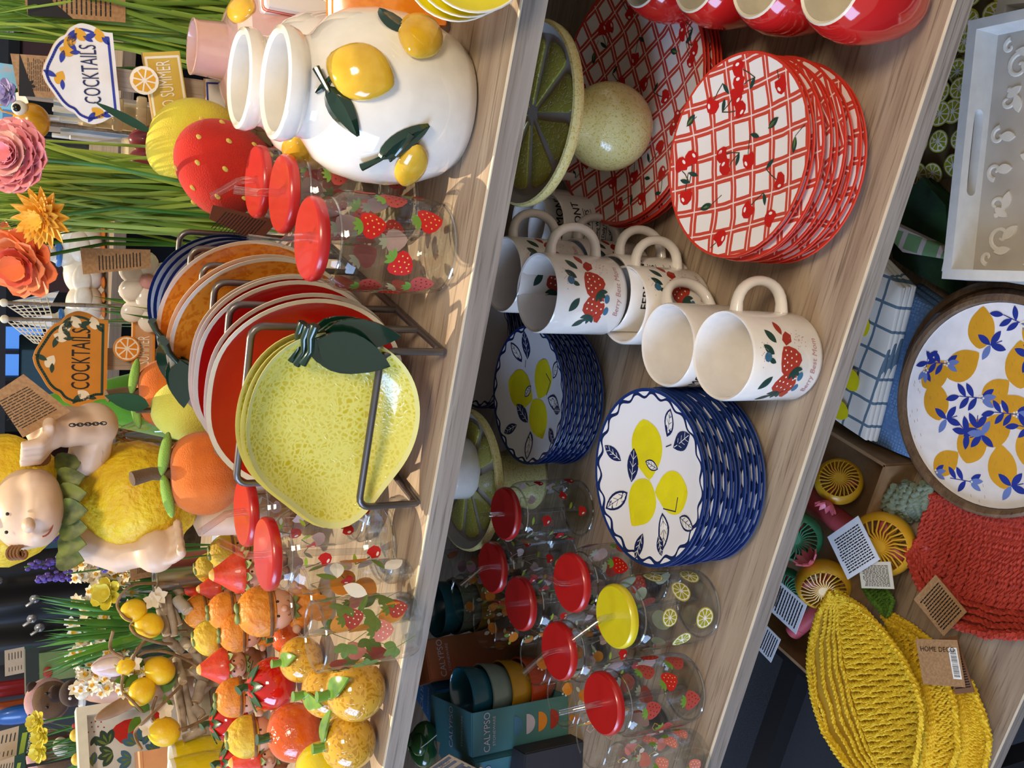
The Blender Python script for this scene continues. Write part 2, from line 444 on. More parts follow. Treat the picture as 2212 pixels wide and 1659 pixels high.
# ================================================================== LIDDED GLASSES
GLASS = thin_glass('clear_glass'); GBASE = thin_glass('glass_base', (.985, .99, .985), .05, .06, .6); GLINT = thin_glass('glint_ring', (.97, .98, .975), .05, .22, .95); STRAWM = thin_glass('straw_plastic', (.95, .95, .95), .04, .12, .9)
LIDR = M('lid_red', 'd03226', .3, coat=.3); LIDY = M('lid_yellow', 'd9c920', .3, coat=.3); LIDD = M('lid_crimson', 'b41e1c', .3, coat=.3)
PK = ['p_red', 'p_yel', 'p_grn', 'p_lime', 'p_white', 'p_dark', 'p_lim', 'p_lim2', 'p_straw', 'p_dseed', 'p_orng', 'p_peach', 'p_mauve', 'p_rose', 'p_fern', 'p_pink']
GR = .0385
gprof = [(.0, .002), (.030, .0), (.0345, .003), (.0375, .009), (GR, .016), (GR, .082), (.0375, .088), (.034, .093), (.0315, .0965), (.031, .1045)]
def glass_print(kind):
    sh = []; C2 = 2 * pi * GR
    rnd = random.Random(sum(map(ord, kind)))
    for row in range(3):
        for i in range(5):
            x = C2 * (i + .5 * (row % 2) + rnd.uniform(-.14, .14)) / 5; y = .024 + row * .0235 + rnd.uniform(-.003, .003); a = rnd.uniform(-.9, .9); s = rnd.uniform(.0190, .0220)
            if kind == 'strawberry': sh += strawberry(red='p_red' if (i + row) % 2 else 'p_straw', seed='p_yel' if (i + row) % 2 else 'p_dseed', s=s, x=x, y=y, a=a)
            elif kind == 'cherry': sh += cherry(.0225 * rnd.uniform(.85, 1.1), x, y, a)
            else:
                sh += citrus(rnd.uniform(.015, .023), x, y, a)
    return sh
gm = MB().lathe(gprof, 40); gbase_m = MB().lathe([(0, .0022), (.028, .004), (.030, .007), (.02, .0075), (0, .0072)], 32)
lid_m = lambda: MB().lathe([(.0, .1035), (.0305, .1035), (.0322, .1045), (.0328, .108), (.0322, .1112), (.0305, .1128), (.012, .1118), (0, .1122)], 40)
def make_glass(kind, lidm, label, loc, straw, group=None):
    t = thing('drinking_jar', label, 'drinking glass', loc, 0, group)
    g = gm.build('glass_body', GLASS, t); gbase_m.build('glass_foot', GBASE, g)
    emit(MB(), glass_print(kind), cyl_fn(GR), PK).build('fruit_print', mats(PK), g, 0) if 0 else None
    mb = MB(); emit(mb, glass_print(kind), cyl_fn(GR), PK); mb.build('fruit_print', mats(PK), t, 0)['kind'] = 'stuff'
    lid_m().build('lid', lidm, t)
    for nm, r_, z_, q_ in (('base_glint_ring', .0348, .0028, .0013), ('neck_glint_ring', .0322, .0955, .0011)): MB().tube([(r_ * cos(a), r_ * sin(a), z_) for a in (2 * pi * i / 40 for i in range(40))], q_, 6, closed=True).build(nm, GLINT, t)  # rings added brighter than the glass, to draw highlight outlines at base and neck
    add_straw(t, straw); return t
def add_straw(t, tip):
    loc = V(t.location); tip = V(tip) - loc
    b = V((tip.x, tip.y, 0)); b = b.normalized() if b.length > 1e-4 else V((1, 0, 0))
    p0 = V((-.012 * b.x, -.012 * b.y, .012)); p1 = V((0, 0, .122))
    pts = [p0, p0.lerp(p1, .5), p1, p1 + V((0, 0, .006)) + b * .0015]
    c = pts[-1] + V((0, 0, .003)) + b * .003; pts += [c, c.lerp(tip, .5), tip]
    MB().tube(pts, .0033, 10, caps=False).build('straw', STRAWM, t)
def dupglass(src, label, loc, tip, rz):
    t = dup(src, loc, rz, label)
    for o in [o for o in COL.objects if o.parent == t and o.name.startswith('straw')]: bpy.data.objects.remove(o)
    # the straw is set in world direction, so undo the turn
    l = V(tip) - V(loc); q = Mx.Rotation(-rz, 3, 'Z') @ l
    class _T: pass
    loc0 = t.location.copy(); t.location = (0, 0, 0); add_straw(t, q); t.location = loc0
    return t
def lidpos(px, py, zb): p = at(px, py, zb + .1125); return V((p.x, p.y, zb))
def tip(px, py, zb, h=.152): return at(px, py, zb + h)
G = 'lidded drinking jars'
cher = make_glass('cherry', LIDD, 'cherry print jar with red lid beside the lemon cake stand, rightmost on the middle shelf', lidpos(1086, 1110, Z2), tip(1040, 1112, Z2, .135), G)
for (p, q, rz, lb) in (((1058, 1226), (995, 1265), 1.1, 'cherry print jar with dark red lid and straw bent left, behind the others'),
                       ((1118, 1304), (1068, 1300), 2.2, 'cherry print jar with red lid in the middle of the jar cluster'),
                       ((1201, 1407), (1130, 1455), 3.3, 'cherry print jar with red lid directly behind the yellow lidded jar')):
    dupglass(cher, lb, lidpos(*p, Z2), tip(*q, Z2), rz)
straw_j = make_glass('strawberry', LIDD, 'strawberry print jar with red lid at the left front of the middle shelf', lidpos(1297, 1520, Z2), tip(1208, 1540, Z2), G)
dupglass(straw_j, 'strawberry print jar with red lid partly behind the front stack of lemon plates', lidpos(1228, 1259, Z2), tip(1165, 1240, Z2), 2.0)
make_glass('citrus', LIDY, 'lime slice print jar with the yellow lid', lidpos(1325, 1332, Z2), tip(1236, 1383, Z2), G)
# ---- on the top shelf
s3 = dupglass(straw_j, 'strawberry print jar with red lid at the top shelf edge beside the plate rack', lidpos(662, 515, Z1), tip(535, 515, Z1, .157), 4.1)
for o in COL.objects:
    pass
dupglass(straw_j, 'strawberry print jar with red lid tucked against the white lemon vase', lidpos(603, 418, Z1), tip(505, 410, Z1, .15), .4)
dupglass(straw_j, 'strawberry print jar with red lid nearest the plush strawberry on the top shelf', lidpos(548, 392, Z1), tip(455, 425, Z1, .15), 1.6)
dupglass(cher, 'cherry print jar with red lid at the top shelf edge beside the yellow lemon plates', lidpos(568, 1197, Z1), tip(473, 1170, Z1, .155), 5.0)
dupglass(cher, 'cherry print jar with red lid half hidden behind the yellow lemon plates', lidpos(522, 1107, Z1), tip(432, 1150, Z1, .155), .9)

# ================================================================== OPEN TUMBLERS
def tumbler(label, loc, kind, r=.031, h=.095, rz=0, group=None):
    t = thing('tumbler', label, 'drinking glass', loc, rz, group)
    MB().lathe([(0, .002), (r * .86, 0), (r * .93, .004), (r * .96, .02), (r, h), (r - .0015, h + .001), (r - .003, h)], 36).build('glass_body', GLASS, t)
    MB().lathe([(0, .003), (r * .8, .005), (r * .82, .010), (0, .0095)], 28).build('glass_foot', GBASE, t)
    MB().tube([(r * cos(a) - .001 * cos(a), r * sin(a) - .001 * sin(a), h) for a in (2 * pi * i / 36 for i in range(36))], .0011, 6, closed=True).build('glass_rim', GBASE, t)
    rnd = random.Random(len(label)); sh = []; C2 = 2 * pi * r
    for row in range(3):
        for i in range(5):
            x = C2 * (i + .5 * (row % 2) + rnd.uniform(-.2, .2)) / 5; y = h * (.25 + .23 * row) + rnd.uniform(-.004, .004); a = rnd.uniform(-2, 2)
            if kind == 'orange':
                sh += [circ('p_orng', x, y, .0068, 14, .0078, a)] + xf([lobe('p_grn', .009, .005)], x + .004, y + .006, a) + xf([lobe('p_lime', .008, .004)], x - .005, y + .005, a + 2) + [circ('p_white', x + .007, y + .003, .0016, 6), circ('p_white', x + .005, y + .007, .0013, 6)]
            elif kind == 'peach':
                sh += [circ('p_peach' if (i + row) % 2 else 'p_mauve', x, y, .0075, 14, .0085, a)] + xf([lobe('p_grn', .009, .004)], x + .004, y + .006, a)
            elif kind == 'pink':
                sh += strawberry('p_pink', 'p_white', 'p_grn', .016, x, y, a)
            elif kind == 'fern':
                if (i + row) % 2: sh += strawberry('p_straw' if i % 2 else 'p_pink', 'p_white', 'p_fern', .019, x, y, a * .3)
                for k in range(3): sh += xf([lobe('p_fern', .013, .008)], x + .012, y + .004, a + k * 1.0 + 1)
                sh += stroke('p_fern', [(x + .012, y + .004), (x + .02, y - .012)], .0006)
            elif kind == 'vine':
                if row % 2: sh += strawberry('p_red', 'p_yel', 'p_grn', .012, x, y, a * .3)
                sh += [circ('p_white', x + .008, y, .0035, 8)] + stroke('p_yel', [(x + .012, y), (x + .016, y + .006), (x + .012, y + .011), (x + .008, y + .008)], .0007)
            elif kind == 'slice':
                if (i + row) % 2: sh += [circ('p_orng', x, y, .012, 16)]
                else: sh += xf([lobe('p_white', .022, .012)], x, y, a) + xf([lobe('p_dgrn', .018, .006)], x, y, a + 1.5) if 0 else xf([lobe('p_white', .022, .012)], x, y, a) + xf([lobe('p_fern', .018, .006)], x, y, a + 1.5)
    mb = MB(); emit(mb, sh, cyl_fn(r), PK); mb.build('fruit_print', mats(PK), t, 0)['kind'] = 'stuff'
    return t
def mouth(px, py, zb, h=.096): p = at(px, py, zb + h); return V((p.x, p.y, zb))
TG = 'open print tumblers'
tumbler('clear oranges print tumbler farthest back, under a straw bent to the left', mouth(998, 1293, Z2), 'orange', .033, rz=.3, group=TG)
tumbler('clear tumbler with oranges print in front of the orange gift carton', mouth(1045, 1352, Z2), 'orange', .032, rz=1.2, group=TG)
tumbler('clear tumbler with oranges print behind the red lid with a left bent straw', mouth(1150, 1425, Z2), 'orange', .031, rz=2.4, group=TG)
tumbler('clear tumbler with oranges print beside the open gift carton, nearest the red bowl', mouth(1211, 1513, Z2), 'orange', .031, rz=3.0, group=TG)
tumbler('clear tumbler with trailing vine print at the left of the middle shelf', mouth(1275, 1601, Z2), 'vine', .030, rz=.3, group=TG)
tumbler('clear tumbler with big pink strawberries at the left front corner of the middle shelf', mouth(1345, 1668, Z2), 'pink', .030, rz=.3, group=TG)
tumbler('clear tumbler with peach and mauve fruit print under the top shelf edge', mouth(955, 1240, Z2), 'peach', .034, rz=.3, group=TG)
tumbler('clear tumbler with strawberry plant print beside the golden oranges on the top shelf', mouth(682, 1375, Z1, .086), 'fern', .030, .086, rz=2.0, group=TG)
tumbler('clear tumbler with orange slice and rabbit shapes print behind the strawberry plant tumbler', mouth(648, 1300, Z1, .096), 'slice', .030, rz=1.0, group=TG)

# ================================================================== PLATES
def check_mat():
    t = NT('cherry_check'); tc = t.n('ShaderNodeTexCoord'); sp = t.n('ShaderNodeSeparateXYZ'); t.t.links.new(tc.outputs['Object'], sp.inputs[0])
    bands = []; mids = []
    nz = t.math('MULTIPLY', t.noise(18), .006)
    for ax in (0, 1):
        x = t.math('ADD', sp.outputs[ax], nz); f = t.math('FRACT', t.math('MULTIPLY', x, 1 / .0245)); d = t.math('ABSOLUTE', t.math('SUBTRACT', f, .5))
        bands.append(t.math('LESS_THAN', d, .155)); mids.append(t.math('LESS_THAN', d, .028))
    b = t.math('MAXIMUM', *bands); m = t.math('MAXIMUM', *mids)
    r2 = t.math('SQRT', t.math('ADD', t.math('MULTIPLY', sp.outputs[0], sp.outputs[0]), t.math('MULTIPLY', sp.outputs[1], sp.outputs[1])))
    c = t.mix(b, lin('ece6e2'), lin('c8493a')); c = t.mix(m, c, lin('eed6cf')); t.col(c); t.b.inputs['Roughness'].default_value = .25
    return t.m
CHECK = check_mat(); RIMR = M('rim_red', 'cf3c2c', .22, coat=.3)
def plate_prof(R, h, th=.0035, e=.96):
    return [(0, .0015), (R * .5, .0), (R * .58, .001), (R * .8, h * .45), (R * .985, h - .003), (R, h - .001), (R * .995, h), (R * e, h - .0005), (R * .8, h * .45 + th), (R * .6, th + .0012), (R * .3, th), (0, th)]
def platez(R, h, th=.0035):
    P_ = plate_prof(R, h, th)[6:][::-1]
    def z(r):
        for (a, za), (b, zb) in zip(P_, P_[1:]):
            if r <= b: return za + (zb - za) * (r - a) / max(1e-9, b - a)
        return P_[-1][1]
    return z
def stack(n, R, h, sp, top, cat, name, mlist, mis, label, toplabel, group, jit, rnd, printfn=None, rz0=0):
    pr = plate_prof(R, h, .0035, .96 if mis is not CMI else .972); m0 = None; tops = None
    for k in range(n):
        x = top.x + rnd.uniform(-jit, jit); y = top.y + rnd.uniform(-jit, jit); last = k == n - 1
        if last: x, y = top.x, top.y
        if m0 is None:
            o = MB().lathe(pr, 56, mis=mis).build(name, mlist, None, 50); m0 = o.data
        else: o = bpy.data.objects.new(name, m0); COL.objects.link(o)
        o.location = (x, y, top.z - (n - 1 - k) * sp); o.rotation_euler = (0, 0, rz0 if last else rnd.uniform(0, 6)); tag(o, toplabel if last else label, cat, group)
        if last and printfn: printfn(o, platez(R, h))
    return o
def cherry_plate_print(R):
    def f(o, z):
        K = ['p_red', 'p_white', 'p_dark', 'p_dgrn', 'p_straw', 'p_fern']; sh = []; rnd = random.Random(int(R * 1000)); pts = []
        want = 17 if R < .1 else 30
        for _ in range(4000):
            a = rnd.uniform(0, 2 * pi); r = R * .86 * sqrt(rnd.random()); p = (r * cos(a), r * sin(a))
            if all((p[0] - q[0]) ** 2 + (p[1] - q[1]) ** 2 > .031 ** 2 for q in pts): pts.append(p)
            if len(pts) >= want: break
        for i, p in enumerate(pts):
            if i % 4 == 3:
                sh += xf([lobe('p_dgrn', .75, .36), lobe('p_fern', .55, .12)], p[0], p[1], rnd.uniform(0, 6), .019) + stroke('p_dark', [p, (p[0] + .006, p[1] - .013)], .0007)
            else: sh += cherry(.0285, p[0], p[1], rnd.uniform(0, 6), pair=i % 3 == 0, leaf='p_dgrn')
        sh = [s for s in sh if all(sqrt(x * x + y * y) < R * .97 for x, y in s[1])]
        emit(MB(), sh, lambda x, y, h: V((x, y, z(sqrt(x * x + y * y)) + h)), K).build('cherry_print', mats(K), o, 0) if 0 else None
        mb = MB(); emit(mb, sh, lambda x, y, h: V((x, y, z(sqrt(x * x + y * y)) + h)), K, lift=.0003); mb.build('cherry_print', mats(K), o, 0)['kind'] = 'stuff'
    return f
rnd = random.Random(3)
cp = at(1583, 337, Z2 + .0875); cp.z -= .012
CM = [CHECK, RIMR]; CMI = [0, 0, 0, 1, 1, 1, 1, 0, 0, 0, 0]; BMI = [2, 2, 2, 1, 1, 1, 1, 0, 0, 0, 0]
stack(11, .0905, .012, .0068, cp, 'plate', 'dessert_plate', CM, CMI, 'red checked dessert plate in the front cherry stack, beneath its top plate', 'top plate of the front cherry stack, red check with scattered cherries', 'front stack of cherry plates', .0032, rnd, cherry_plate_print(.0905), .42)
dp = at(1345, 215, Z2 + .043); dp.z -= .016
stack(5, .139, .016, .0058, dp, 'plate', 'dinner_plate', CM, CMI, 'red checked dinner plate beneath the top one in the stack under the lemon cake stand', 'large checked cherry dinner plate on top, directly under the lemon cake stand', 'back stack of cherry dinner plates', .003, rnd, cherry_plate_print(.139), .75)

def wave_mat():
    t = NT('navy_wave'); tc = t.n('ShaderNodeTexCoord'); sp = t.n('ShaderNodeSeparateXYZ'); t.t.links.new(tc.outputs['Object'], sp.inputs[0])
    x, y = sp.outputs[0], sp.outputs[1]
    r = t.math('SQRT', t.math('ADD', t.math('MULTIPLY', x, x), t.math('MULTIPLY', y, y)))
    a = t.math('ARCTAN2', y, x); nz = t.math('MULTIPLY', t.math('SUBTRACT', t.noise(60), .5), .002)
    w_ = t.math('MULTIPLY_ADD', t.math('SINE', t.math('MULTIPLY', a, 20.0)), .0026, .0836)
    d = t.math('ABSOLUTE', t.math('ADD', t.math('SUBTRACT', r, w_), nz))
    wd = t.math('MULTIPLY_ADD', t.math('SINE', t.math('MULTIPLY_ADD', a, 20.0, .8)), .0005, .0017)
    f = t.math('LESS_THAN', d, wd)
    t.col(t.mix(f, lin('e9e8ea'), lin('1c2c58'))); t.b.inputs['Roughness'].default_value = .22; return t.m
WAVE = wave_mat(); RIMN = M('rim_navy', '1e3570', .2, coat=.4)
def lemon_plate_print(o, z):
    K = ['p_navy', 'p_lemon', 'p_white', 'p_yel']; sh = []
    for x, y, a, s in ((-.008, .032, 1.9, .052), (-.031, -.014, .9, .050), (.027, -.013, 2.5, .058)):
        sh += lemonshape('p_lemon', s, x, y, a, .43)
        rr = random.Random(int(x * 1e4) + 5)
        for _ in range(14):
            q = (x + rr.uniform(-.012, .012), y + rr.uniform(-.012, .012)); t = rr.uniform(0, 3); sh += stroke('p_yel', [q, (q[0] + .0025 * cos(t), q[1] + .0025 * sin(t))], .0004)
    def vleaf(x, y, a, L=.026, solid=True):
        L *= 1.22
        o_ = xf([lobe('p_navy', L, L * .5)], x, y, a)
        if not solid: o_ += xf([lobe('p_white', L * .86, L * .36)], x + .07 * L * cos(a), y + .07 * L * sin(a), a)
        k = 'p_white' if solid else 'p_navy'
        o_ += xf(stroke(k, [(.002, 0), (L * .92, 0)], .0007), x, y, a)
        for i in range(1, 4):
            b = L * i / 4.5
            for s_ in (-1, 1): o_ += xf(stroke(k, [(b, 0), (b + L * .14, s_ * L * .13)], .0006), x, y, a)
        return o_
    sh += vleaf(.018, .032, -.9, .03) + vleaf(.014, .044, 1.4, .03, False) + vleaf(.045, .03, .2, .022) + vleaf(-.034, .05, 2.2, .022) + vleaf(.0, -.012, .5, .018, False)
    sh += vleaf(-.036, .012, 2.6, .03, False) + vleaf(-.056, -.008, -2.6, .024, False) + vleaf(.0, -.046, -1.9, .03) + vleaf(.014, -.046, -1.2, .026, False) + vleaf(-.05, .03, 2.9, .018)
    sh += stroke('p_navy', [(-.034, .008), (-.048, -.006), (-.04, -.018)], .0012) + stroke('p_navy', [(.008, -.038), (.004, -.046)], .0012)
    mb = MB(); emit(mb, sh, lambda x, y, h: V((x, y, z(sqrt(x * x + y * y)) + h)), K, lift=.0003, step=.00003); mb.build('lemon_print', mats(K), o, 0)['kind'] = 'stuff'
BM = [WAVE, RIMN, M('plate_under', 'b9bcc6', .3)]
bp = at(1395, 1031, Z2 + .0875); bp.z -= .0125
stack(13, .0905, .0125, .0062, bp, 'plate', 'dessert_plate', BM, BMI, 'navy rimmed plate in the front lemon stack, beneath its top plate', 'top plate of the front lemon stack, three lemons inside a wavy navy border', 'front stack of lemon plates', .0012, rnd, lemon_plate_print, 1.15)
bp2 = at(1137, 853, Z2 + .068); bp2.z -= .0125
stack(9, .0885, .0125, .0068, bp2, 'plate', 'dessert_plate', BM, BMI, 'navy rimmed plate in the back lemon stack, beneath its top plate', 'top plate of the back lemon stack, in the shade left of the mugs', 'back stack of lemon plates', .0012, rnd, lemon_plate_print, 2.2)
bp3 = at(1035, 745, Z2 + .05); bp3.z -= .0125
stack(7, .0905, .0125, .0062, bp3, 'plate', 'dessert_plate', BM, BMI, 'navy rimmed plate in the darkest stack under the top shelf edge', 'top plate of the darkest stack under the top shelf edge', 'rear stack of navy plates', .001, rnd)

# ================================================================== MUGS
WHITE = M('mug_glaze', 'ece7e0', .12, coat=.3)
MR, MHt = .0415, .0875
def mug_art(t, a0, words):
    K = ['p_mug', 'p_dgrn', 'p_sky', 'p_white', 'p_grey', 'p_black', 'p_rose', 'p_dkred']; mb = MB(); f = cyl_fn(MR, a0)
    if words:
        for i, (tx, s, y, b) in enumerate((('FERMONT', .014, .068, 1), ('NAL FACTS', .0085, .054, 1), ('azing Wife', .0062, .042, 1), ('l Daily value', .0062, .033, 1), ('calories', .0055, .024, 1))):
            for q in range(2): text_on(mb, tx, s, f, 5, q * .0003, y, 0, .95, .0004 + q * .0001)
            emit(mb, stroke('p_black', [(-.022, y - s * .62), (.022, y - s * .62)], .0007), f, K)
        return mb.build('lettering', mats(K), t, 0)
    sh = []
    def sb(x, y, s, a):
        b = strawberry('p_mug', 'p_white', 'p_dgrn', s, x, y, a); return b
    sh += sb(-.010, .040, .022, 1.25) + sb(.008, .042, .021, 2.2)
    for x, y, a, L in ((-.022, .046, 2.3, .012), (-.004, .056, 2.5, .014), (.012, .058, 1.0, .012), (.020, .055, .7, .013), (.006, .056, 1.2, .008), (.026, .048, .2, .012)): sh += xf([lobe('p_dgrn' if x < .025 else 'p_dkred', L, L * .48)], x, y, a)
    sh += [circ('p_sky', .010, .064, .0035, 10), circ('p_sky', -.004, .029, .0036, 10, .0026), circ('p_sky', -.014, .028, .0036, 10, .0026)]
    sh += [('p_dkred', [(.018, .046), (.022, .049), (.026, .047), (.029, .043), (.026, .039), (.021, .040)]), ('p_mug', [(-.024, .036), (-.019, .039), (-.015, .035), (-.019, .031), (-.025, .032)])]
    rr = random.Random(1)
    for _ in range(26): sh.append(circ('p_rose', rr.gauss(.022, .004), rr.gauss(.032, .004), .0004, 5))
    for _ in range(16): sh.append(circ('p_rose', rr.gauss(.014, .004), rr.gauss(.068, .003), .0004, 5))
    sh = [(k, [((x + .002) * 1.28 - .006, (y - .045) * 1.22 + .048) for x, y in pts]) for k, pts in sh]
    emit(mb, sh, f, K, lift=.0002)
    text_on(mb, 'Berry Best Mom', .0085, f, 6, 0, .0145, 0, .95, .0003, shear=.25)
    return mb.build('strawberry_print', mats(K), t, 0)
def mug(label, loc, ha, pa, words=False, group='white mugs'):
    t = thing('mug', label, 'mug', loc, 0, group)
    MB().lathe([(0, .002), (.036, .0), (.0395, .002), (MR, .007), (MR, MHt - .002), (MR - .0012, MHt), (MR - .003, MHt - .001), (MR - .0042, MHt - .006), (MR - .0045, .014), (MR - .008, .008), (0, .007)], 48).build('mug_body', WHITE, t)
    pts = [V((MR - .0025 + .0305 * sin(pi * k / 14) ** .7, 0, .0185 + .056 * (1 - cos(pi * k / 14)) / 2)) for k in range(15)]
    MB().tube(pts, [.0075 if k in (0, 14) else .0064 for k in range(15)], 12, flat=.75, T=Mx.Rotation(ha, 4, 'Z')).build('handle', WHITE, t)
    mug_art(t, pa, words); return t
def mp(px, py, h=.0875, lift=0): p = at(px, py, Z2 + h + lift); return V((p.x, p.y, Z2 + lift))
ms = mp(1560, 768)
mug('white strawberry mug frontmost of all the mugs, on the middle shelf edge', ms, .30, -1.45)
mug('white mug with black lettering squeezed between two mugs, handle turned back', mp(1440, 745), .75, -2.2, True)
mug('white strawberry mug third from the front, handle pointing right', mp(1345, 658), .30, -1.0)
m5 = mp(1155, 632, .0875, .0905); m5.z = Z2
mug('white mug with black nutrition lettering under the stacked strawberry mug', m5 + V((.004, .0, 0)), .35, -.95, True)
mug('white strawberry mug stacked on top of the lettered mug', m5 + V((0, 0, .0885)), .25, -1.15)
m6 = mp(1082, 592, .0875, .0905); m6.z = Z2
mug('white mug below the rear stacked mug, deep in the shade', m6 + V((.003, .003, 0)), .5, -1.0, False)
mug('white strawberry mug stacked at the rear, half cut by the top shelf edge', m6 + V((0, 0, .0885)), .4, -1.0)
m7 = at(1290, 560, Z2 + .04); mug('white mug with black lettering beside the cherry dinner plates', V((m7.x + .02, m7.y + .05, Z2)), .6, -1.2, True)
m8 = at(1180, 500, Z2 + .09); mug('white mug with black lettering behind the rear mug handles', V((m8.x, m8.y + .05, Z2)), .6, -1.2, True)

# ================================================================== CAKE STANDS
RIND = M('lemon_rind', 'cdb44a', .18, 'e2d894', 300, .16, .46, vor=1, bump=.35, coat=.5, bdist=.0008); PITH = M('pith_grey', 'b9b8b4', .25, coat=.3); FLESH = M('lime_flesh', 'd2ce88', .15, 'b0ac48', 240, .05, .5, vor=1, bump=.6, coat=.5, bdist=.001)
def slice_plate(t, R, z, T=None):
    MB().lathe([(0, z - .012), (R * .6, z - .013), (R * .9, z - .010), (R * .985, z - .004), (R, z + .002), (R * .985, z + .006), (R * .96, z + .007), (R * .93, z + .004), (R * .86, z - .0035), (0, z - .0035)], 56, mis=[0, 0, 0, 0, 0, 0, 1, 1, 1]).build('slice_plate', [RIND, PITH], t)
    for i in range(9):
        a = 2 * pi * i / 9; d = pi / 9 - .045; pts = []
        for r, q in ((.10, 0), (.45, .8), (.74, .93), (.79, .8), (.81, .45), (.815, 0)): pts.append((r * R, q * d))
        full = [(r * cos(a - q), r * sin(a - q)) for r, q in pts] + [(r * cos(a + q), r * sin(a + q)) for r, q in pts[-2:0:-1]]
        MB().prism(full, z - .0037, z - .001).build('segment', FLESH, t, 30, bev=.0012)
rp = at(1146, 248, Z2 + .178)
t = thing('cake_stand', 'lemon slice cake stand on a round lemon foot, upon the cherry dinner plates', 'cake stand', (rp.x, rp.y, dp.z + .0056), .3)
zz = Z2 + .178 - t.location.z
slice_plate(t, .094, zz)
MB().ball((0, 0, .048), (.047, .047, .048), 40, 24).build('lemon_foot', RIND, t)
MB().lathe([(.03, .085), (.022, .095), (.024, zz - .011)], 28).build('neck', RIND, t)
lp = at(1008, 1035, Z2 + .1)
t = thing('cake_stand', 'lemon slice cake stand at the back with a white pot on it', 'cake stand', (lp.x, lp.y, Z2), .2)
slice_plate(t, .096, .1)
MB().lathe([(0, 0), (.045, 0), (.047, .004), (.036, .04), (.028, .075), (.034, .089)], 36).build('pedestal', RIND, t)
pp = at(985, 1052, Z2 + .142)
t = thing('porcelain_pot', 'plain white porcelain pot upside down on the lemon slice stand', 'pot', (lp.x + .012, lp.y + .01, Z2 + .0975))
MB().lathe([(.040, 0), (.042, .004), (.0405, .03), (.037, .042), (.03, .047), (0, .048)], 40).build('pot_body', WHITE, t)
MB().lathe([(.016, .047), (.017, .052), (.014, .053), (.013, .048)], 28).build('foot_ring', WHITE, t)

# ================================================================== STRAWBERRY CUPS
REDG = M('strawberry_glaze', 'b5161a', .1, 'c4241e', 12, .3, .7, coat=.6); CREAMG = M('cream_glaze', 'e6dcc4', .2)
def dimple(p, a, k):
    return p * (1 - .035 * max(0, sin(a * 9 + k * 1.7)) ** 3) if 0 < k < 9 else p
for i, yy in enumerate((.6165, .702, .788, .874)):
    t = thing('strawberry_cup', ('frontmost glossy red strawberry cup, at the shelf edge', 'second glossy red strawberry cup behind the front one', 'third glossy red strawberry cup from the front', 'rearmost glossy red strawberry cup, mostly out of view')[i], 'cup', (.076 - .002 * i, yy, Z2), .4 * i, 'strawberry cups')
    o = MB().lathe([(0, 0), (.014, .0), (.022, .004), (.031, .018), (.037, .036), (.0412, .055), (.0415, .07), (.039, .083), (.035, .091), (.032, .095), (.0305, .0965), (.0285, .095), (.031, .08), (.033, .055), (.022, .015), (0, .008)], 36, fn=lambda p, a, k: V((p.x * (1 - .02 * max(0, sin(a * 7 + k * 2)) ** 4), p.y * (1 - .02 * max(0, sin(a * 7 + k * 2)) ** 4), p.z)) if k < 8 else p, mis=[0] * 9 + [1] * 6).build('cup_body', [REDG, CREAMG], t)
    h = MB().tube([(.036 + .022 * sin(pi * k / 10), 0, .025 + .05 * k / 10) for k in range(11)], .0055, 10, T=Mx.Rotation(.2, 4, 'Z')).build('handle', REDG, t)

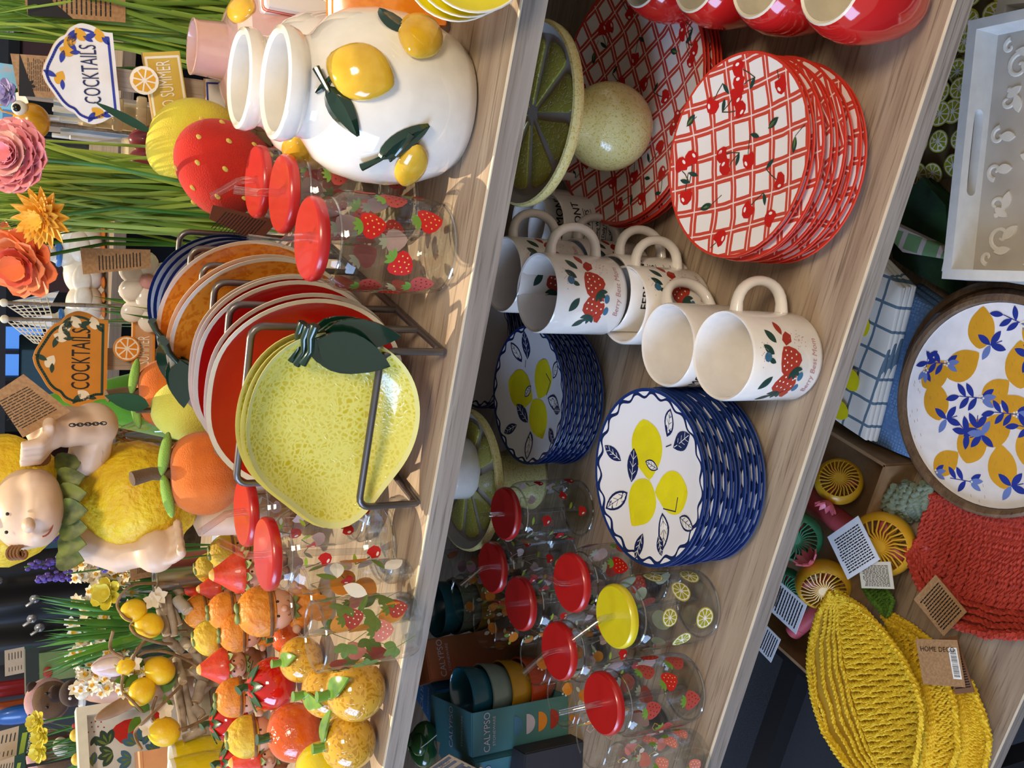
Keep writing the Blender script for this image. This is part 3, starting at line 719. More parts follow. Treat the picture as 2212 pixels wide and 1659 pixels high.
# ================================================================== GIFT CARTONS AND BOWLS
def carton(name, label, corners, h, face_m, side_m, words=None, top_words=None, open_right=False, z0=Z2):
    a, b, c, d = [V((p[0], p[1], 0)) for p in corners]   # a front right, b front left, c back left, d back right
    o_ = (a + b + c + d) / 4
    t = thing(name, label, 'box', (o_.x, o_.y, z0)); a, b, c, d = a - o_, b - o_, c - o_, d - o_
    up = V((0, 0, h)); mb = MB(); th = .0015
    def wall(p, q, mi):
        n = V((q.y - p.y, p.x - q.x, 0)).normalized() * th
        mb.add([p, q, q + up, p + up, p + n, q + n, q + n + up, p + n + up], [[0, 1, 2, 3], [5, 4, 7, 6], [0, 4, 5, 1], [3, 2, 6, 7], [1, 5, 6, 2], [0, 3, 7, 4]], mi)
    wall(b, a, 0); wall(c, b, 1); wall(d, c, 1)
    if not open_right: wall(a, d, 1)
    mb.build('carton_walls', [face_m, side_m], t, 0)
    MB().add([a, b, c, d, a + V((0, 0, th)), b + V((0, 0, th)), c + V((0, 0, th)), d + V((0, 0, th))], [[0, 1, 2, 3], [4, 7, 6, 5], [0, 4, 5, 1], [1, 5, 6, 2], [2, 6, 7, 3], [3, 7, 4, 0]]).build('carton_base', side_m, t, 0)
    MB().add([p + up for p in (a, b, c, d)] + [p + up + V((0, 0, th)) for p in (a, b, c, d)], [[0, 1, 2, 3], [4, 7, 6, 5], [0, 4, 5, 1], [1, 5, 6, 2], [2, 6, 7, 3], [3, 7, 4, 0]]).build('carton_lid', face_m, t, 0)
    u = (a - b).normalized(); W = (a - b).length
    if words:
        K = ['p_silver', 'p_sky', 'p_cream', 'p_orng', 'p_dkred']; mb = MB(); f = plane_fn(b - V((-u.y, u.x, 0)) * .0 + V((u.y, -u.x, 0)) * .0017, u, (0, 0, 1))
        text_on(mb, words[0], words[1], f, 0, W / 2, h - words[1] * 1.6, 0, .95); text_on(mb, 'STONEWARE', words[1] * .42, f, 0, W / 2, h - words[1] * 2.4, 0, 1.2)
        if len(words) > 2:
            for i, k in enumerate(('p_sky', 'p_silver', 'p_orng', 'p_dkred')):
                zc = h * .58 - i * .018
                emit(mb, [(k, [(W / 2 + .013 * cos(q), zc + .013 * sin(q)) for q in (pi + pi * j / 10 for j in range(11))])], f, K)
        mb.build('lettering', mats(K), t, 0)['kind'] = 'stuff'
    if top_words:
        d2 = (c - b).normalized(); f = plane_fn(b + up + V((0, 0, th)), u, d2); mb = MB(); L = (c - b).length
        text_on(mb, top_words[0], top_words[1], f, 0, W / 2, L * .45, 0, .85); text_on(mb, 'STONEWARE', top_words[1] * .4, f, 0, W / 2, L * .2, 0, 1.1)
        mb.build('lid_lettering', [MC['p_silver']], t, 0)
    return t
TEAL = M('card_teal', '2f6478', .5, '4a7a74', 6, .3, .7); ORG = M('card_orange', 'b0562e', .5, '6b5030', 7, .35, .65); TEALD = M('card_blue', '2a6a9a', .5); CARDD = M('card_dark', '20222a', .6)
def g2(px, py, h, z0=Z2): p = at(px, py, z0 + h); return (p.x, p.y)
HA = .14
A = [g2(1020, 1540, HA), g2(1020, 1634, HA), g2(930, 1592, HA), g2(934, 1500, HA)]
ta = carton('gift_carton', 'teal gift carton with open side showing four stacked bowls', A, HA, TEAL, TEAL, ('CALYPSO', .0125, 1), ('CALYPSO', .0150), True)
Bc = [g2(1130, 1347, 0), g2(1137, 1437, 0), g2(1094, 1466, 0), g2(1086, 1373, 0)]
B1, B2 = V(g2(917, 1384, HA)), V(g2(931, 1469, HA)); dirb = (B1 - B2).normalized(); nb = V((-dirb.y, dirb.x))
carton('gift_carton', 'orange and brown gift carton behind the tumblers', [B1, B2, B2 + nb * .05, B1 + nb * .05], HA, ORG, ORG, ('CALYPSO', .0125))
C1, C2 = V(g2(933, 1530, .12)), V(g2(899, 1545, .12)); C4 = V(g2(893, 1420, .12))
dC = (C4 - C2); a_ = C2 + dC * 1.0; 
carton('gift_carton', 'bright blue gift carton lying behind the teal one', [V(A[3]) + V((-.012, .02)), V(A[2]) + V((-.005, .02)), V(A[2]) + V((-.005, .11)), V(A[3]) + V((.0, .11))], .125, TEALD, TEALD, None, ('CALYPSO', .0145))
D1, D2 = V(g2(900, 1560, .13)), V(g2(905, 1655, .13))
carton('gift_carton', 'teal gift carton at the far left under the green ceramic', [V(A[1]) + V((-.012, .0)), V(A[1]) + V((-.075, -.012)), V(A[1]) + V((-.07, .085)), V(A[1]) + V((-.008, .09))], .135, TEAL, TEAL, ('CALYPSO', .0125))
carton('gift_carton', 'black carton with yellowed edge at the left end of the middle shelf', [V(A[1]) + V((.018, -.032)), V(A[1]) + V((-.075, -.062)), V(A[1]) + V((-.085, -.018)), V(A[1]) + V((.006, -.006))][:], .085, CARDD, CARDD)
bc = (V(A[0]) * .62 + V(A[3]) * .38); ub = (V(A[0]) - V(A[1])).normalized(); bcn = V((bc.x + ub.x * .012, bc.y + ub.y * .012, Z2))
GL = [M('bowl_red', 'b0401e', .2, coat=.4), M('bowl_mustard', 'b88a22', .2, coat=.4), M('bowl_sage', '7d9088', .2, coat=.4), M('bowl_teal', '1f5a6c', .2, coat=.4)]
def bowl(label, loc, m, R=.036, H=.045):
    o = MB().lathe([(0, .003), (R * .5, 0), (R * .56, .003), (R * .8, H * .3), (R * .95, H * .65), (R, H), (R - .002, H + .001), (R - .004, H - .002), (R * .86, H * .6), (R * .6, H * .2), (0, .006)], 40).build('bowl', m)
    o.location = loc; return tag(o, label, 'bowl', 'stacked stoneware bowls')
for i, (m, lb) in enumerate(zip(GL, ('red orange bowl at the bottom of the carton', 'mustard yellow bowl second from the bottom in the carton', 'sage green bowl third from the bottom in the carton', 'dark teal bowl topmost in the carton'))): bowl(lb, bcn + V((0, 0, .0016 + .0285 * i)), m)
bb = B1 + nb * .03 + dirb * .045
for i in range(3): bowl(('mustard bowl beside the orange carton', 'sage bowl beside the orange carton', 'teal bowl on top beside the orange carton')[i], (bb.x, bb.y, Z2 + .0016 + .0285 * (i + .0)), GL[1 + i], .04)
# green ceramic leaf with two tags
GG = M('green_ceramic', '1d4a22', .15, coat=.5); KRAFT = M('kraft', '9a744c', .7, 'a9845a', 300, .4, .6); INK = M('ink', '2a241e', .7)
gp = at(905, 1608, Z2 + .16)
t = thing('ceramic_leaf', 'dark green ceramic leaf dish on the far left carton with strings', 'dish', (gp.x, gp.y, Z2 + .137))
MB().ball((0, 0, .018), (.03, .026, .018), 24, 14, fn=lambda p, u: p * (1 + .16 * cos(3 * atan2(u.y, u.x)))).build('leaf_body', GG, t)
MB().ball((.012, -.012, .03), (.016, .014, .01), 18, 10).build('leaf_fold', GG, t)
MB().tube([(0, 0, .034), (.01, -.02, .036), (.03, -.03, .028), (.045, -.035, .02)], .0006, 5).build('string', M('string', 'c9c4b8', .8), t)
def card(name, label, loc, w_, h_, rot, m, art=None, cat='tag', th=.0008, parent=None, group=None):
    """upright card in its own x-z plane, face to -y"""
    o = MB().box((0, 0, 0), (w_, th, h_)).build(name, m, parent, 0, loc=loc, rot=rot)
    if not parent: tag(o, label, cat, group)
    if art:
        mb = MB(); f = plane_fn((0, -th / 2, 0)); ml = art(mb, f); mb.build('card_print', ml, o, 0)
    return o
def lines_art(rows, w_, h_, mat_, head=None, bars=None, extra=None):
    def f(mb, fn):
        K = ['p_black', 'p_white', 'p_grey']; rr = random.Random(int(w_ * 9999) + rows); sh = []
        for i in range(rows * 2):
            y = h_ * (.40 - .8 * i / (2 * rows)); x = -w_ * .4
            while x < w_ * .36:
                l = rr.uniform(.03, .1) * w_; sh += stroke('p_black', [(x, y), (min(x + l, w_ * .4), y)], h_ * .17 / rows); x += l + w_ * .03
        if bars:
            bx, by, bw, bh = bars; x = bx
            if bw: sh.append(('p_white', [(bx - .002, by - bh), (bx + bw + .002, by - bh), (bx + bw + .002, by + bh), (bx - .002, by + bh)])) if extra == 'white' else None
            while x < bx + bw:
                l = rr.uniform(.0003, .0009); sh.append(('p_black', [(x, by - bh * .7), (x + l, by - bh * .7), (x + l, by + bh * .7), (x, by + bh * .7)])); x += l + rr.uniform(.0004, .0009)
        sh = [s for s in sh if s]
        emit(mb, sh, fn, K, lift=.0002, step=.00001)
        if head:
            for tx, sz, x, y, a in head: text_on(mb, tx, sz, fn, 0, x, y, a)
        return mats(K)
    return f
for k, (px, py, lb) in enumerate(((962, 1625, 'brown swing tag with barcode hanging below the green ceramic'), (1030, 1655, 'brown swing tag at the left photo edge, lower of the two'))):
    p = at(px, py, Z2 + .155 - .02 * k)
    card('swing_tag', lb, (p.x, p.y - .03, p.z), .042, .05, (-.5, .3, -.5 + .1 * k), KRAFT, lines_art(2, .042, .05, INK, [('DECO', .007, 0, .016, 0)], (-.014, -.006, .028, .007)))
# ================================================================== TOP SHELF: VASES AND JAR
VASE = M('vase_glaze', 'ebe6dc', .08, coat=.5); YLEM = M('glazed_lemon', 'c99a1e', .12, 'd8b23a', 60, .3, .7, bump=.12, bscale=120, coat=.6); DLEAF = M('glazed_leaf', '123024', .12, coat=.7); PINKJ = M('jar_pink', 'dcb4ac', .12, coat=.5)
def blob_on(t, C, rfun, px, py, kind, ang, L, W, mat, parent_name):
    """a relief piece on a turned body whose world axis is C; found where the sight line meets it"""
    d = ray(px, py); lo = None
    for i in range(400):
        q = EYE + d * (.35 + i * .0015); h = q.z - C.z
        if (V((q.x - C.x, q.y - C.y)).length < rfun(h)): lo = q; break
    if lo is None: return
    a = atan2(lo.y - C.y, lo.x - C.x); h = lo.z - C.z; r = rfun(h); n = V((cos(a), sin(a), 0)); e = .004; sl = (rfun(h + e) - rfun(h - e)) / (2 * e); n = (n - V((0, 0, sl))).normalized()
    u = V((-sin(a), cos(a), 0)); v = n.cross(u); B = Mx((u, v, n)).transposed().to_4x4(); B.translation = V((r * cos(a), r * sin(a), h)); T = B @ Mx.Rotation(ang, 4, 'Z')
    if kind == 'lemon': return MB().ball((0, 0, 0), (L / 2, W / 2, W * .28), 28, 16, fn=lambda p, q: p * (1 + .16 * abs(q.x) ** 10), T=T).build('lemon_relief', mat, t)
    def base(x, y):   # keep leaves on the curved skin
        aa = x / r; return V((r * sin(aa), y, r * (cos(aa) - 1)))
    mb = MB(); n_ = 8
    vs = []; fs = []
    for i in range(n_ + 1):
        tt = i / n_; wd = W / 2 * sin(pi * tt ** .8) ** .75 if 0 < i < n_ else .0006
        for k in (-2, -1, 0, 1, 2):
            x, y = L * (tt - .5), wd * k / 2; X_, Y_ = x * cos(ang) - y * sin(ang), x * sin(ang) + y * cos(ang)
            q = base(X_, Y_); vs.append(q + V((0, 0, .0042 - .0010 * (k == 0) - .0036 * (abs(k) == 2) + .0006 * sin(i * 3.1) * (abs(k) == 1))))
    for i in range(n_):
        for k in range(4): a_ = i * 5 + k; fs.append([a_, a_ + 5, a_ + 6, a_ + 1])
    x0, y0 = -L * .5, 0
    q = [base((x0 - j * .005) * cos(ang), (x0 - j * .005) * sin(ang)) + V((0, 0, .003)) for j in range(-1, 4)]
    mb.add(vs, fs, 0, B); mb.tube(q, [.0016, .002, .0022, .0026, .003], 8, T=B)
    return mb.build('leaf_relief', mat, t)
vprof = [(0, .002), (.043, 0), (.048, .002), (.055, .012), (.0615, .03), (.065, .052), (.0645, .075), (.060, .094), (.052, .107), (.043, .114), (.0385, .118), (.0365, .122), (.0365, .127), (.0395, .130), (.0415, .136), (.0405, .142), (.0375, .1435), (.0345, .141), (.0335, .128), (.034, .118), (.05, .1), (.058, .06), (.04, .012), (0, .008)]
def prof_r(P_):
    def f(h):
        for (r0, z0), (r1, z1) in zip(P_[1:], P_[2:]):
            if z0 <= h <= z1 and z1 > z0: return r0 + (r1 - r0) * (h - z0) / (z1 - z0)
        return .03
    return f
VP = prof_r(vprof[:16])
def vase(label, C, marks):
    t = thing('lemon_vase', label, 'vase', C, 0, 'white lemon vases')
    MB().lathe(vprof, 64).build('vase_body', VASE, t)
    for m in marks: blob_on(t, V(C), VP, *m)
    return t
CA = V((-.0715, .7295, Z1))
vase('large white vase with raised lemons at the top shelf edge', CA, [
    (778, 155, 'lemon', 1.2, .044, .040, YLEM, ''), (908, 78, 'lemon', -.5, .046, .034, YLEM, ''), (888, 357, 'lemon', .2, .042, .026, YLEM, ''),
    (740, 240, 'leaf', -2.3, .040, .020, DLEAF, ''), (872, 305, 'leaf', -.75, .044, .020, DLEAF, ''), (845, 48, 'leaf', .6, .026, .018, DLEAF, ''), (850, 330, 'leaf', 2.8, .012, .005, DLEAF, ''), (700, 185, 'leaf', 2.4, .016, .006, DLEAF, '')])
CB = V((-.083, .838, Z1))
vase('white lemon vase standing behind the large one, only neck and shoulder showing', CB, [(640, 330, 'lemon', .3, .042, .026, YLEM, ''), (590, 322, 'leaf', 2.6, .034, .016, DLEAF, ''), (675, 345, 'lemon', .3, .03, .02, YLEM, '')])
j = aty(414, 100, 1.05); CJ = V((j.x, j.y, Z1)); jh = j.z - Z1
jp = [(0, .002), (.05, 0), (.06, .01), (.074, .05), (.074, jh - .070), (.064, jh - .044), (.044, jh - .034), (.0285, jh - .030), (.0265, jh - .004), (.0275, jh), (.0245, jh), (.0225, jh - .01), (.022, jh - .03), (.03, jh - .05), (0, jh - .06)]
t = thing('pink_jar', 'pale pink glazed jar with raised lemon, behind the white vases', 'jar', CJ)
MB().lathe(jp, 48).build('jar_body', PINKJ, t)
JP = prof_r(jp[:10])
for m in ((520, 20, 'lemon', .7, .04, .03, YLEM, ''), (485, 40, 'leaf', -.6, .032, .02, M('leaf_grey', '5c7a5c', .15, coat=.5), ''), (478, 185, 'leaf', 2.2, .03, .016, M('leaf_grey'), '')): blob_on(t, CJ, JP, *m)
REDL = M('line_red', 'b23a30', .3)
for dx in (.02, .032): MB().tube([(.05 * cos(-1.25 + dx * 8 - .1 * i) * 1.1, .05 * sin(-1.25 + dx * 8 - .1 * i) * 1.1, jh - .05 - .012 * i) for i in range(7)], .0012, 6).build('ribbon_stripe', REDL, t)
# things at the right photo edge behind the vases
p = at(645, -28, Z1 + .05)
o = MB().box((0, 0, .045), (.07, .05, .09)).build('tea_tin', CHECK, None, 0, bev=.004); o.location = (p.x, p.y, Z1); o.rotation_euler = (0, 0, .4); tag(o, 'red checked tin at the photo edge behind the white vase', 'tin')
def dish(R, h, n, mat_, rim, label, loc, rot, name='small_dish', cat='dish', group=None):
    o = MB().lathe([(0, .001), (R * .5, 0), (R * .8, h * .5), (R, h), (R * .99, h + .0015), (R * .95, h), (R * .78, h * .5 + .003), (0, .004)], n, mis=[0, 0, 0, 1, 1, 0, 0]).build(name, [mat_, rim], None, 50)
    o.location = loc; o.rotation_euler = rot; return tag(o, label, cat, group)
YD = M('dish_yellow', 'd6c81c', .12, coat=.5); CRM = M('glaze_cream', 'e8e2d0', .15, coat=.3); OD = M('dish_orange', 'd0741c', .15, 'e08a2c', 90, .4, .6, coat=.5); RD = M('dish_red', '8e1414', .1, coat=.5)
p = at(1035, -18, Z1 + .03)
for i, lb in enumerate(('yellow lemon dish leaning frontmost at the right photo edge', 'yellow lemon dish second in the leaning row at the right photo edge', 'yellow lemon dish rearmost in the leaning row at the right photo edge')):
    dish(.037, .008, 40, YD, CRM, lb, (p.x + .016 - .004 * i, p.y + .0 + .014 * i, Z1 + .036), (1.15, 0, .45), group='leaning lemon dishes')
p = at(868, -2, Z1 + .04)
for i, lb in enumerate(('square orange dish leaning in front at the right photo edge', 'square orange dish leaning behind at the right photo edge')):
    o = MB().prism([(-.045, -.045), (.045, -.045), (.045, .045), (-.045, .045)], 0, .006, top=0).build('square_dish', [OD], None, 30, bev=.0025); o.location = (p.x + .02, p.y + .02 + .014 * i, Z1 + .046); o.rotation_euler = (1.2, 0, .4); tag(o, lb, 'dish', 'leaning orange dishes')
for i in range(2): dish(.045, .01, 32, RD, CRM, ('dark red dish leaning behind the orange dishes', 'dark red dish leaning last behind the orange dishes')[i], (p.x + .022, p.y + .09 + .018 * i, Z1 + .045), (1.1, 0, .4), group='leaning red dishes')

# ================================================================== PLATE RACK
WIRE = M('rack_wire', '6f6a68', .35, metal=.8)
t = thing('plate_rack', 'grey wire plate rack holding the fruit plates upright', 'rack', (-.324, .664, Z1))
for x in (-.0695, .0695): MB().tube([(x, 0, .0034), (x, .36, .0034)], .0032, 10).build('rail', WIRE, t)
for y, h in ((0, .056), (.052, .145), (.104, .15), (.163, .15), (.215, .15), (.27, .15), (.33, .15)):
    pts = [(-.0695, y, .004)]
    for sx in (-1, 1):
        for a in range(5):
            q = pi / 2 * a / 4; pt = (sx * (.0595 + .01 * cos(q)), y, h - .01 + .01 * sin(q)); pts.append(pt) if sx < 0 else pts.insert(len(pts) - (0 if a == 0 else a), pt)
    MB().tube(pts + [(.0695, y, .004)], .0030, 10).build('hoop', WIRE, t)
def shaped_plate(name, label, cat, C, tilt, yaw, rho, mlist, depth=.016, th=.004, group=None, roll=0, n=72, white=True):
    rings = [0, .25, .5, .68, .8, .89, .955, 1.0]
    def zt(f): return 0 if f < .6 else depth * ((f - .6) / .4) ** 1.6
    mb = MB(); vs = []; fs = []; mi = []
    for side in (0, 1):
        for f in rings[1:]:
            for i in range(n):
                a = 2 * pi * i / n; r = rho(a) * f * (1 if not side else 1.0); vs.append((r * cos(a), r * sin(a), zt(f) - (th if side else 0) * (1 if f < .99 else .4)))
    m = len(rings) - 1; c0 = len(vs); vs += [(0, 0, 0), (0, 0, -th)]
    for i in range(n):
        j = (i + 1) % n; fs.append([c0, i, j]); mi.append(0); fs.append([c0 + 1, m * n + j, m * n + i]); mi.append(2)
        for k in range(m - 1):
            a, b = k * n + i, k * n + j; fs.append([a, a + n, b + n, b]); mi.append(1 if k >= m - 2 else 0)
            a += m * n; b += m * n; fs.append([a, b, b + n, a + n]); mi.append(2)
        a, b = (m - 1) * n + i, (m - 1) * n + j; fs.append([a, a + m * n, b + m * n, b]); mi.append(1)
    mb.v = [V(v) for v in vs]; mb.f = fs; mb.mi = mi
    t = thing(name, label, cat, C, group=group)
    t.rotation_euler = (Mx.Rotation(yaw, 3, 'Z') @ Mx.Rotation(pi / 2 - tilt, 3, 'X') @ Mx.Rotation(roll, 3, 'Z')).to_euler()
    mb.build('plate_body', mlist, t, 60); return t
def rep_mat():
    t = NT('lemon_crackle'); vn = t.n('ShaderNodeTexVoronoi', feature='DISTANCE_TO_EDGE'); vn.inputs['Scale'].default_value = 230; o = t.obj()
    nz = t.n('ShaderNodeTexNoise'); nz.inputs['Scale'].default_value = 120; t.t.links.new(o, nz.inputs['Vector'])
    wv = t.n('ShaderNodeMix', data_type='VECTOR'); wv.inputs[0].default_value = .008; t.t.links.new(o, wv.inputs[4]); t.t.links.new(nz.outputs[1], wv.inputs[5]); t.t.links.new(wv.outputs[1], vn.inputs['Vector'])
    f = t.ramp(vn.outputs[0], .08, .28); big = t.ramp(t.noise(22), .4, .62)
    c = t.mix(t.math('MULTIPLY', f, t.math('MULTIPLY_ADD', big, .55, .45)), lin('d8cf66'), lin('c0ad14')); t.col(c)
    t.b.inputs['Roughness'].default_value = .12; t.b.inputs['Coat Weight'].default_value = .6; t.bump(f, .25, .0006); return t.m
LPL = rep_mat(); LRIM = M('lemon_rim', 'd9d488', .12, coat=.5); LBK = M('lemon_back', 'c8c04a', .2, coat=.4)
RPL = M('apple_red', 'aa1410', .08, coat=.6); OPL = M('orange_plate', 'c8701a', .15, 'd98a2a', 160, .35, .55, vor=1, coat=.5); NAVY = M('navy_glaze', '1e2c60', .12, coat=.5)
def rho_lemon(a): return .073 * (1 + .0 * cos(a)) + .022 * max(0, cos(a - pi * 1.06)) ** 14 + .004 * cos(2 * (a - .1)) + .006 * max(0, cos(a - .55)) ** 6
def rho_apple(a): return .0905 * (1 - .05 * max(0, sin(a)) ** 12 - .13 * max(0, -sin(a)) ** 3)
def rho_round(a): return .076
def rho_orange(a): return .0895
def leafy(t, pts, mat_=None):
    for b, d, L, W in pts:
        MB().leaf(b, d, (0, 0, 1), L, W, 0, .10, 8, thick=.0022, fold=.12).build('leaf', mat_ or DLEAF, t)
def set_leaves(t, x, y, z):
    leafy(t, (((x, y, z), (-.30, -1, .03), .062, .032), ((x + .006, y - .006, z - .004), (-.02, -1, -.02), .060, .026)))
    MB().tube([(x - .020, y + .008, z), (x - .008, y + .004, z + .002), (x + .004, y + .006, z + .004), (x + .014, y + .004, z + .005)], [.0032, .0026, .003, .0038], 10).build('stem', DLEAF, t)
py_ = aty(733, 908, .684)
for i, lb in enumerate(('yellow lemon shaped plate in front of the rack with a dark leaf', 'yellow lemon plate second in the rack, its rim showing above the front one', 'yellow lemon plate third in the rack, touching the red plates')):
    t = shaped_plate('fruit_plate', lb, 'plate', (py_.x - .004 * (i > 0) + .004, py_.y + .0085 * i, Z1 + .0825 + .002 * i), .10, -.06, rho_lemon, [LPL, LRIM, LBK], .017, .0035, 'yellow lemon plates')
    set_leaves(t, .075, .026, .022)
for i in range(5):
    lb = ('red apple plate frontmost of the red ones, just behind the yellow plates', 'red apple plate second of the red row', 'red apple plate third of the red row', 'red apple plate fourth of the red row', 'red apple plate rearmost of the red row')[i]
    t = shaped_plate('fruit_plate', lb, 'plate', (-.325 + .002 * (i % 2), (.746, .7550, .795, .804, .813)[i], Z1 + .0815 + .0005 * i), .10, -.03, rho_apple, [RPL, CRM, M('red_back', '7d0f10', .12, coat=.5)], .014, .0035, 'red apple plates')
for i in range(3):
    t = shaped_plate('fruit_plate', ('orange plate with dark leaf, frontmost of the orange ones', 'orange plate in the middle of the orange ones', 'orange plate rearmost of the orange ones')[i], 'plate', (-.318, (.846, .856, .902)[i], Z1 + .0915 + .001 * i), .10, -.05, rho_orange, [OPL, CRM, M('orange_back', 'd07c22', .15, coat=.4)], .016, .0035, 'orange plates')
    leafy(t, (((-.012, .080, .02), (-1, -.15, .1), .046, .022), ((-.012, .082, .018), (-.9, -.55, .1), .042, .02)))
    MB().tube([(-.014, .082, .018), (-.004, .090, .021), (.006, .094, .024)], [.003, .003, .004], 10).build('stem', DLEAF, t)
for i in range(3):
    t = shaped_plate('striped_plate', ('navy lined grey plate frontmost in the back of the rack', 'navy lined grey plate in the middle at the back of the rack', 'navy lined grey plate rearmost in the rack')[i], 'plate', (-.320, .955 + .011 * i, Z1 + .096 + .004 * i), .10, -.05, rho_round, [M('plate_grey', 'c8cace', .12, coat=.5), NAVY, NAVY], .016, .0035, 'navy lined plates')
    for r_ in (.066, .0625): MB().tube([(r_ * cos(a), r_ * sin(a), .0118 - (.0662 - r_) * .7) for a in (2 * pi * q / 60 for q in range(60))], .0011, 5, closed=True).build('line_ring', NAVY, t)
    MB().tube([((.053 + .0045 * sin(12 * a)) * cos(a), (.053 + .0045 * sin(12 * a)) * sin(a), .003 + .001) for a in (2 * pi * q / 120 for q in range(120))], .0016, 5, closed=True).build('wavy_ring', NAVY, t)

# ================================================================== CERAMIC FRUIT AND FRUIT CHILDREN
GOLD = M('golden_fruit', 'b8861a', .1, 'd2a436', 190, .3, .5, vor=1, bump=.35, coat=.8, bdist=.001); ORF = M('orange_fruit', 'd2571a', .1, coat=.8, bump=.7, bscale=180); STF = M('strawberry_fruit', 'c41810', .08, coat=.8); LEMF = M('lemon_fruit', 'd8c81a', .1, coat=.8, bump=.3, bscale=140)
STEMG = M('stem_green', '6c9a3c', .15, coat=.6); LEAFG = M('leaf_light', '7aa23c', .12, '4e7a34', 60, .4, .7, coat=.6); DKG = M('dark_leaf', '27502e', .15, coat=.5)
def fruit(label, px, py, rpx, mat_, kind='round', y=None, lift=0, ang=0, leaf=True):
    p = at(px, py, Z1 + .03 + lift); r = rpx * mpp(p); p = at(px, py, Z1 + r + lift)
    t = thing('ceramic_fruit', label, 'ornament', (p.x, p.y, Z1 + lift), ang, 'ceramic fruit on the top shelf')
    if kind == 'berry':
        MB().ball((0, 0, r), (r, r, r * 1.05), 36, 22, fn=lambda q, u: q * (1 - .22 * max(0, -u.z) ** 1.5) * (1 - .03 * max(0, sin(7 * atan2(u.y, u.x)) * sin(9 * u.z)) ** 3)).build('fruit_body', mat_, t)
        for i in range(7): a = 2 * pi * i / 7; MB().leaf((.1 * r * cos(a), .1 * r * sin(a), r * 2.02), (cos(a), sin(a), -.35), (0, 0, 1), r * .95, r * .42, 0, .1, 5, thick=.0015).build('leaf', DKG, t)
        MB().tube([(0, 0, r * 2), (r * .05, 0, r * 2.2), (0, -r * .1, r * 2.4)], [r * .16, r * .15, r * .2], 10).build('stem', DKG, t)
    else:
        MB().ball((0, 0, r), (r, r, r * .97), 40, 24, fn=lambda q, u: q * (1 - .07 * max(0, u.z) ** 14)).build('fruit_body', mat_, t)
        MB().tube([(0, 0, r * 1.85), (-r * .04, 0, r * 2.1), (-r * .02, 0, r * 2.3)], [r * .17, r * .16, r * .19], 12).build('stem', STEMG if leaf else DKG, t)
        if leaf: MB().leaf((r * .05, -r * .1, r * 1.95), (.55, -.75, -.25), (.2, -.3, 1), r * 1.25, r * .62, 0, .3, 8, thick=.002).build('leaf', LEAFG, t)
    return t
fruit('golden glazed orange with green leaf at the top shelf edge beside the strawberry tumbler', 768, 1490, 67, GOLD, ang=.4)
fruit('golden glazed orange at the top shelf edge, leftmost in front', 752, 1602, 62, GOLD, ang=1.3)
fruit('golden glazed orange behind the two front ones', 706, 1492, 58, GOLD, lift=.002, ang=-.3)
fruit('golden glazed orange half behind the strawberry plant tumbler', 650, 1424, 50, GOLD, ang=.2)
fruit('shiny red ceramic strawberry with dark green crown', 592, 1476, 56, STF, 'berry')
fruit('shiny orange ceramic orange beside the golden ones', 636, 1582, 62, ORF, leaf=False)
fruit('yellow ceramic lemon at the left photo edge in front', 700, 1668, 66, LEMF, leaf=False)
fruit('red ceramic strawberry with pale green crown behind the fruit children', 500, 1556, 46, STF, 'berry', lift=.01)
fruit('red ceramic strawberry with green crown at the left photo edge', 520, 1640, 44, STF, 'berry', lift=.006)
fruit('orange ceramic fruit behind the strawberry plant tumbler', 618, 1378, 34, ORF, leaf=False)
SKIN = M('clay_skin', 'cf9a7c', .55, bump=.1, bscale=60); HAIR = M('clay_hair', '6a4322', .6, '8a5c30', 80, .4, .6); CLAYL = M('clay_leaf', '5f7038', .6, '7a8a48', 90, .4, .6); EYE_ = M('eye_black', '0e0c0c', .3); CLAYB = M('clay_brown', '7a4a2c', .6)
HATS = {'strawberry': M('hat_strawberry', 'cc3218', .45, 'd8481e', 50, .4, .7, bump=.6, bscale=120, coat=.2), 'lemon': M('hat_lemon', 'd6b832', .55, 'c8a428', 70, .4, .6, bump=1.0, bscale=130, bdist=.003), 'orange': M('hat_orange', 'cf7a1c', .5, 'd88a28', 60, .4, .6, bump=1.0, bscale=130, bdist=.003)}
TIP = M('hat_tip', 'dcae5a', .5)
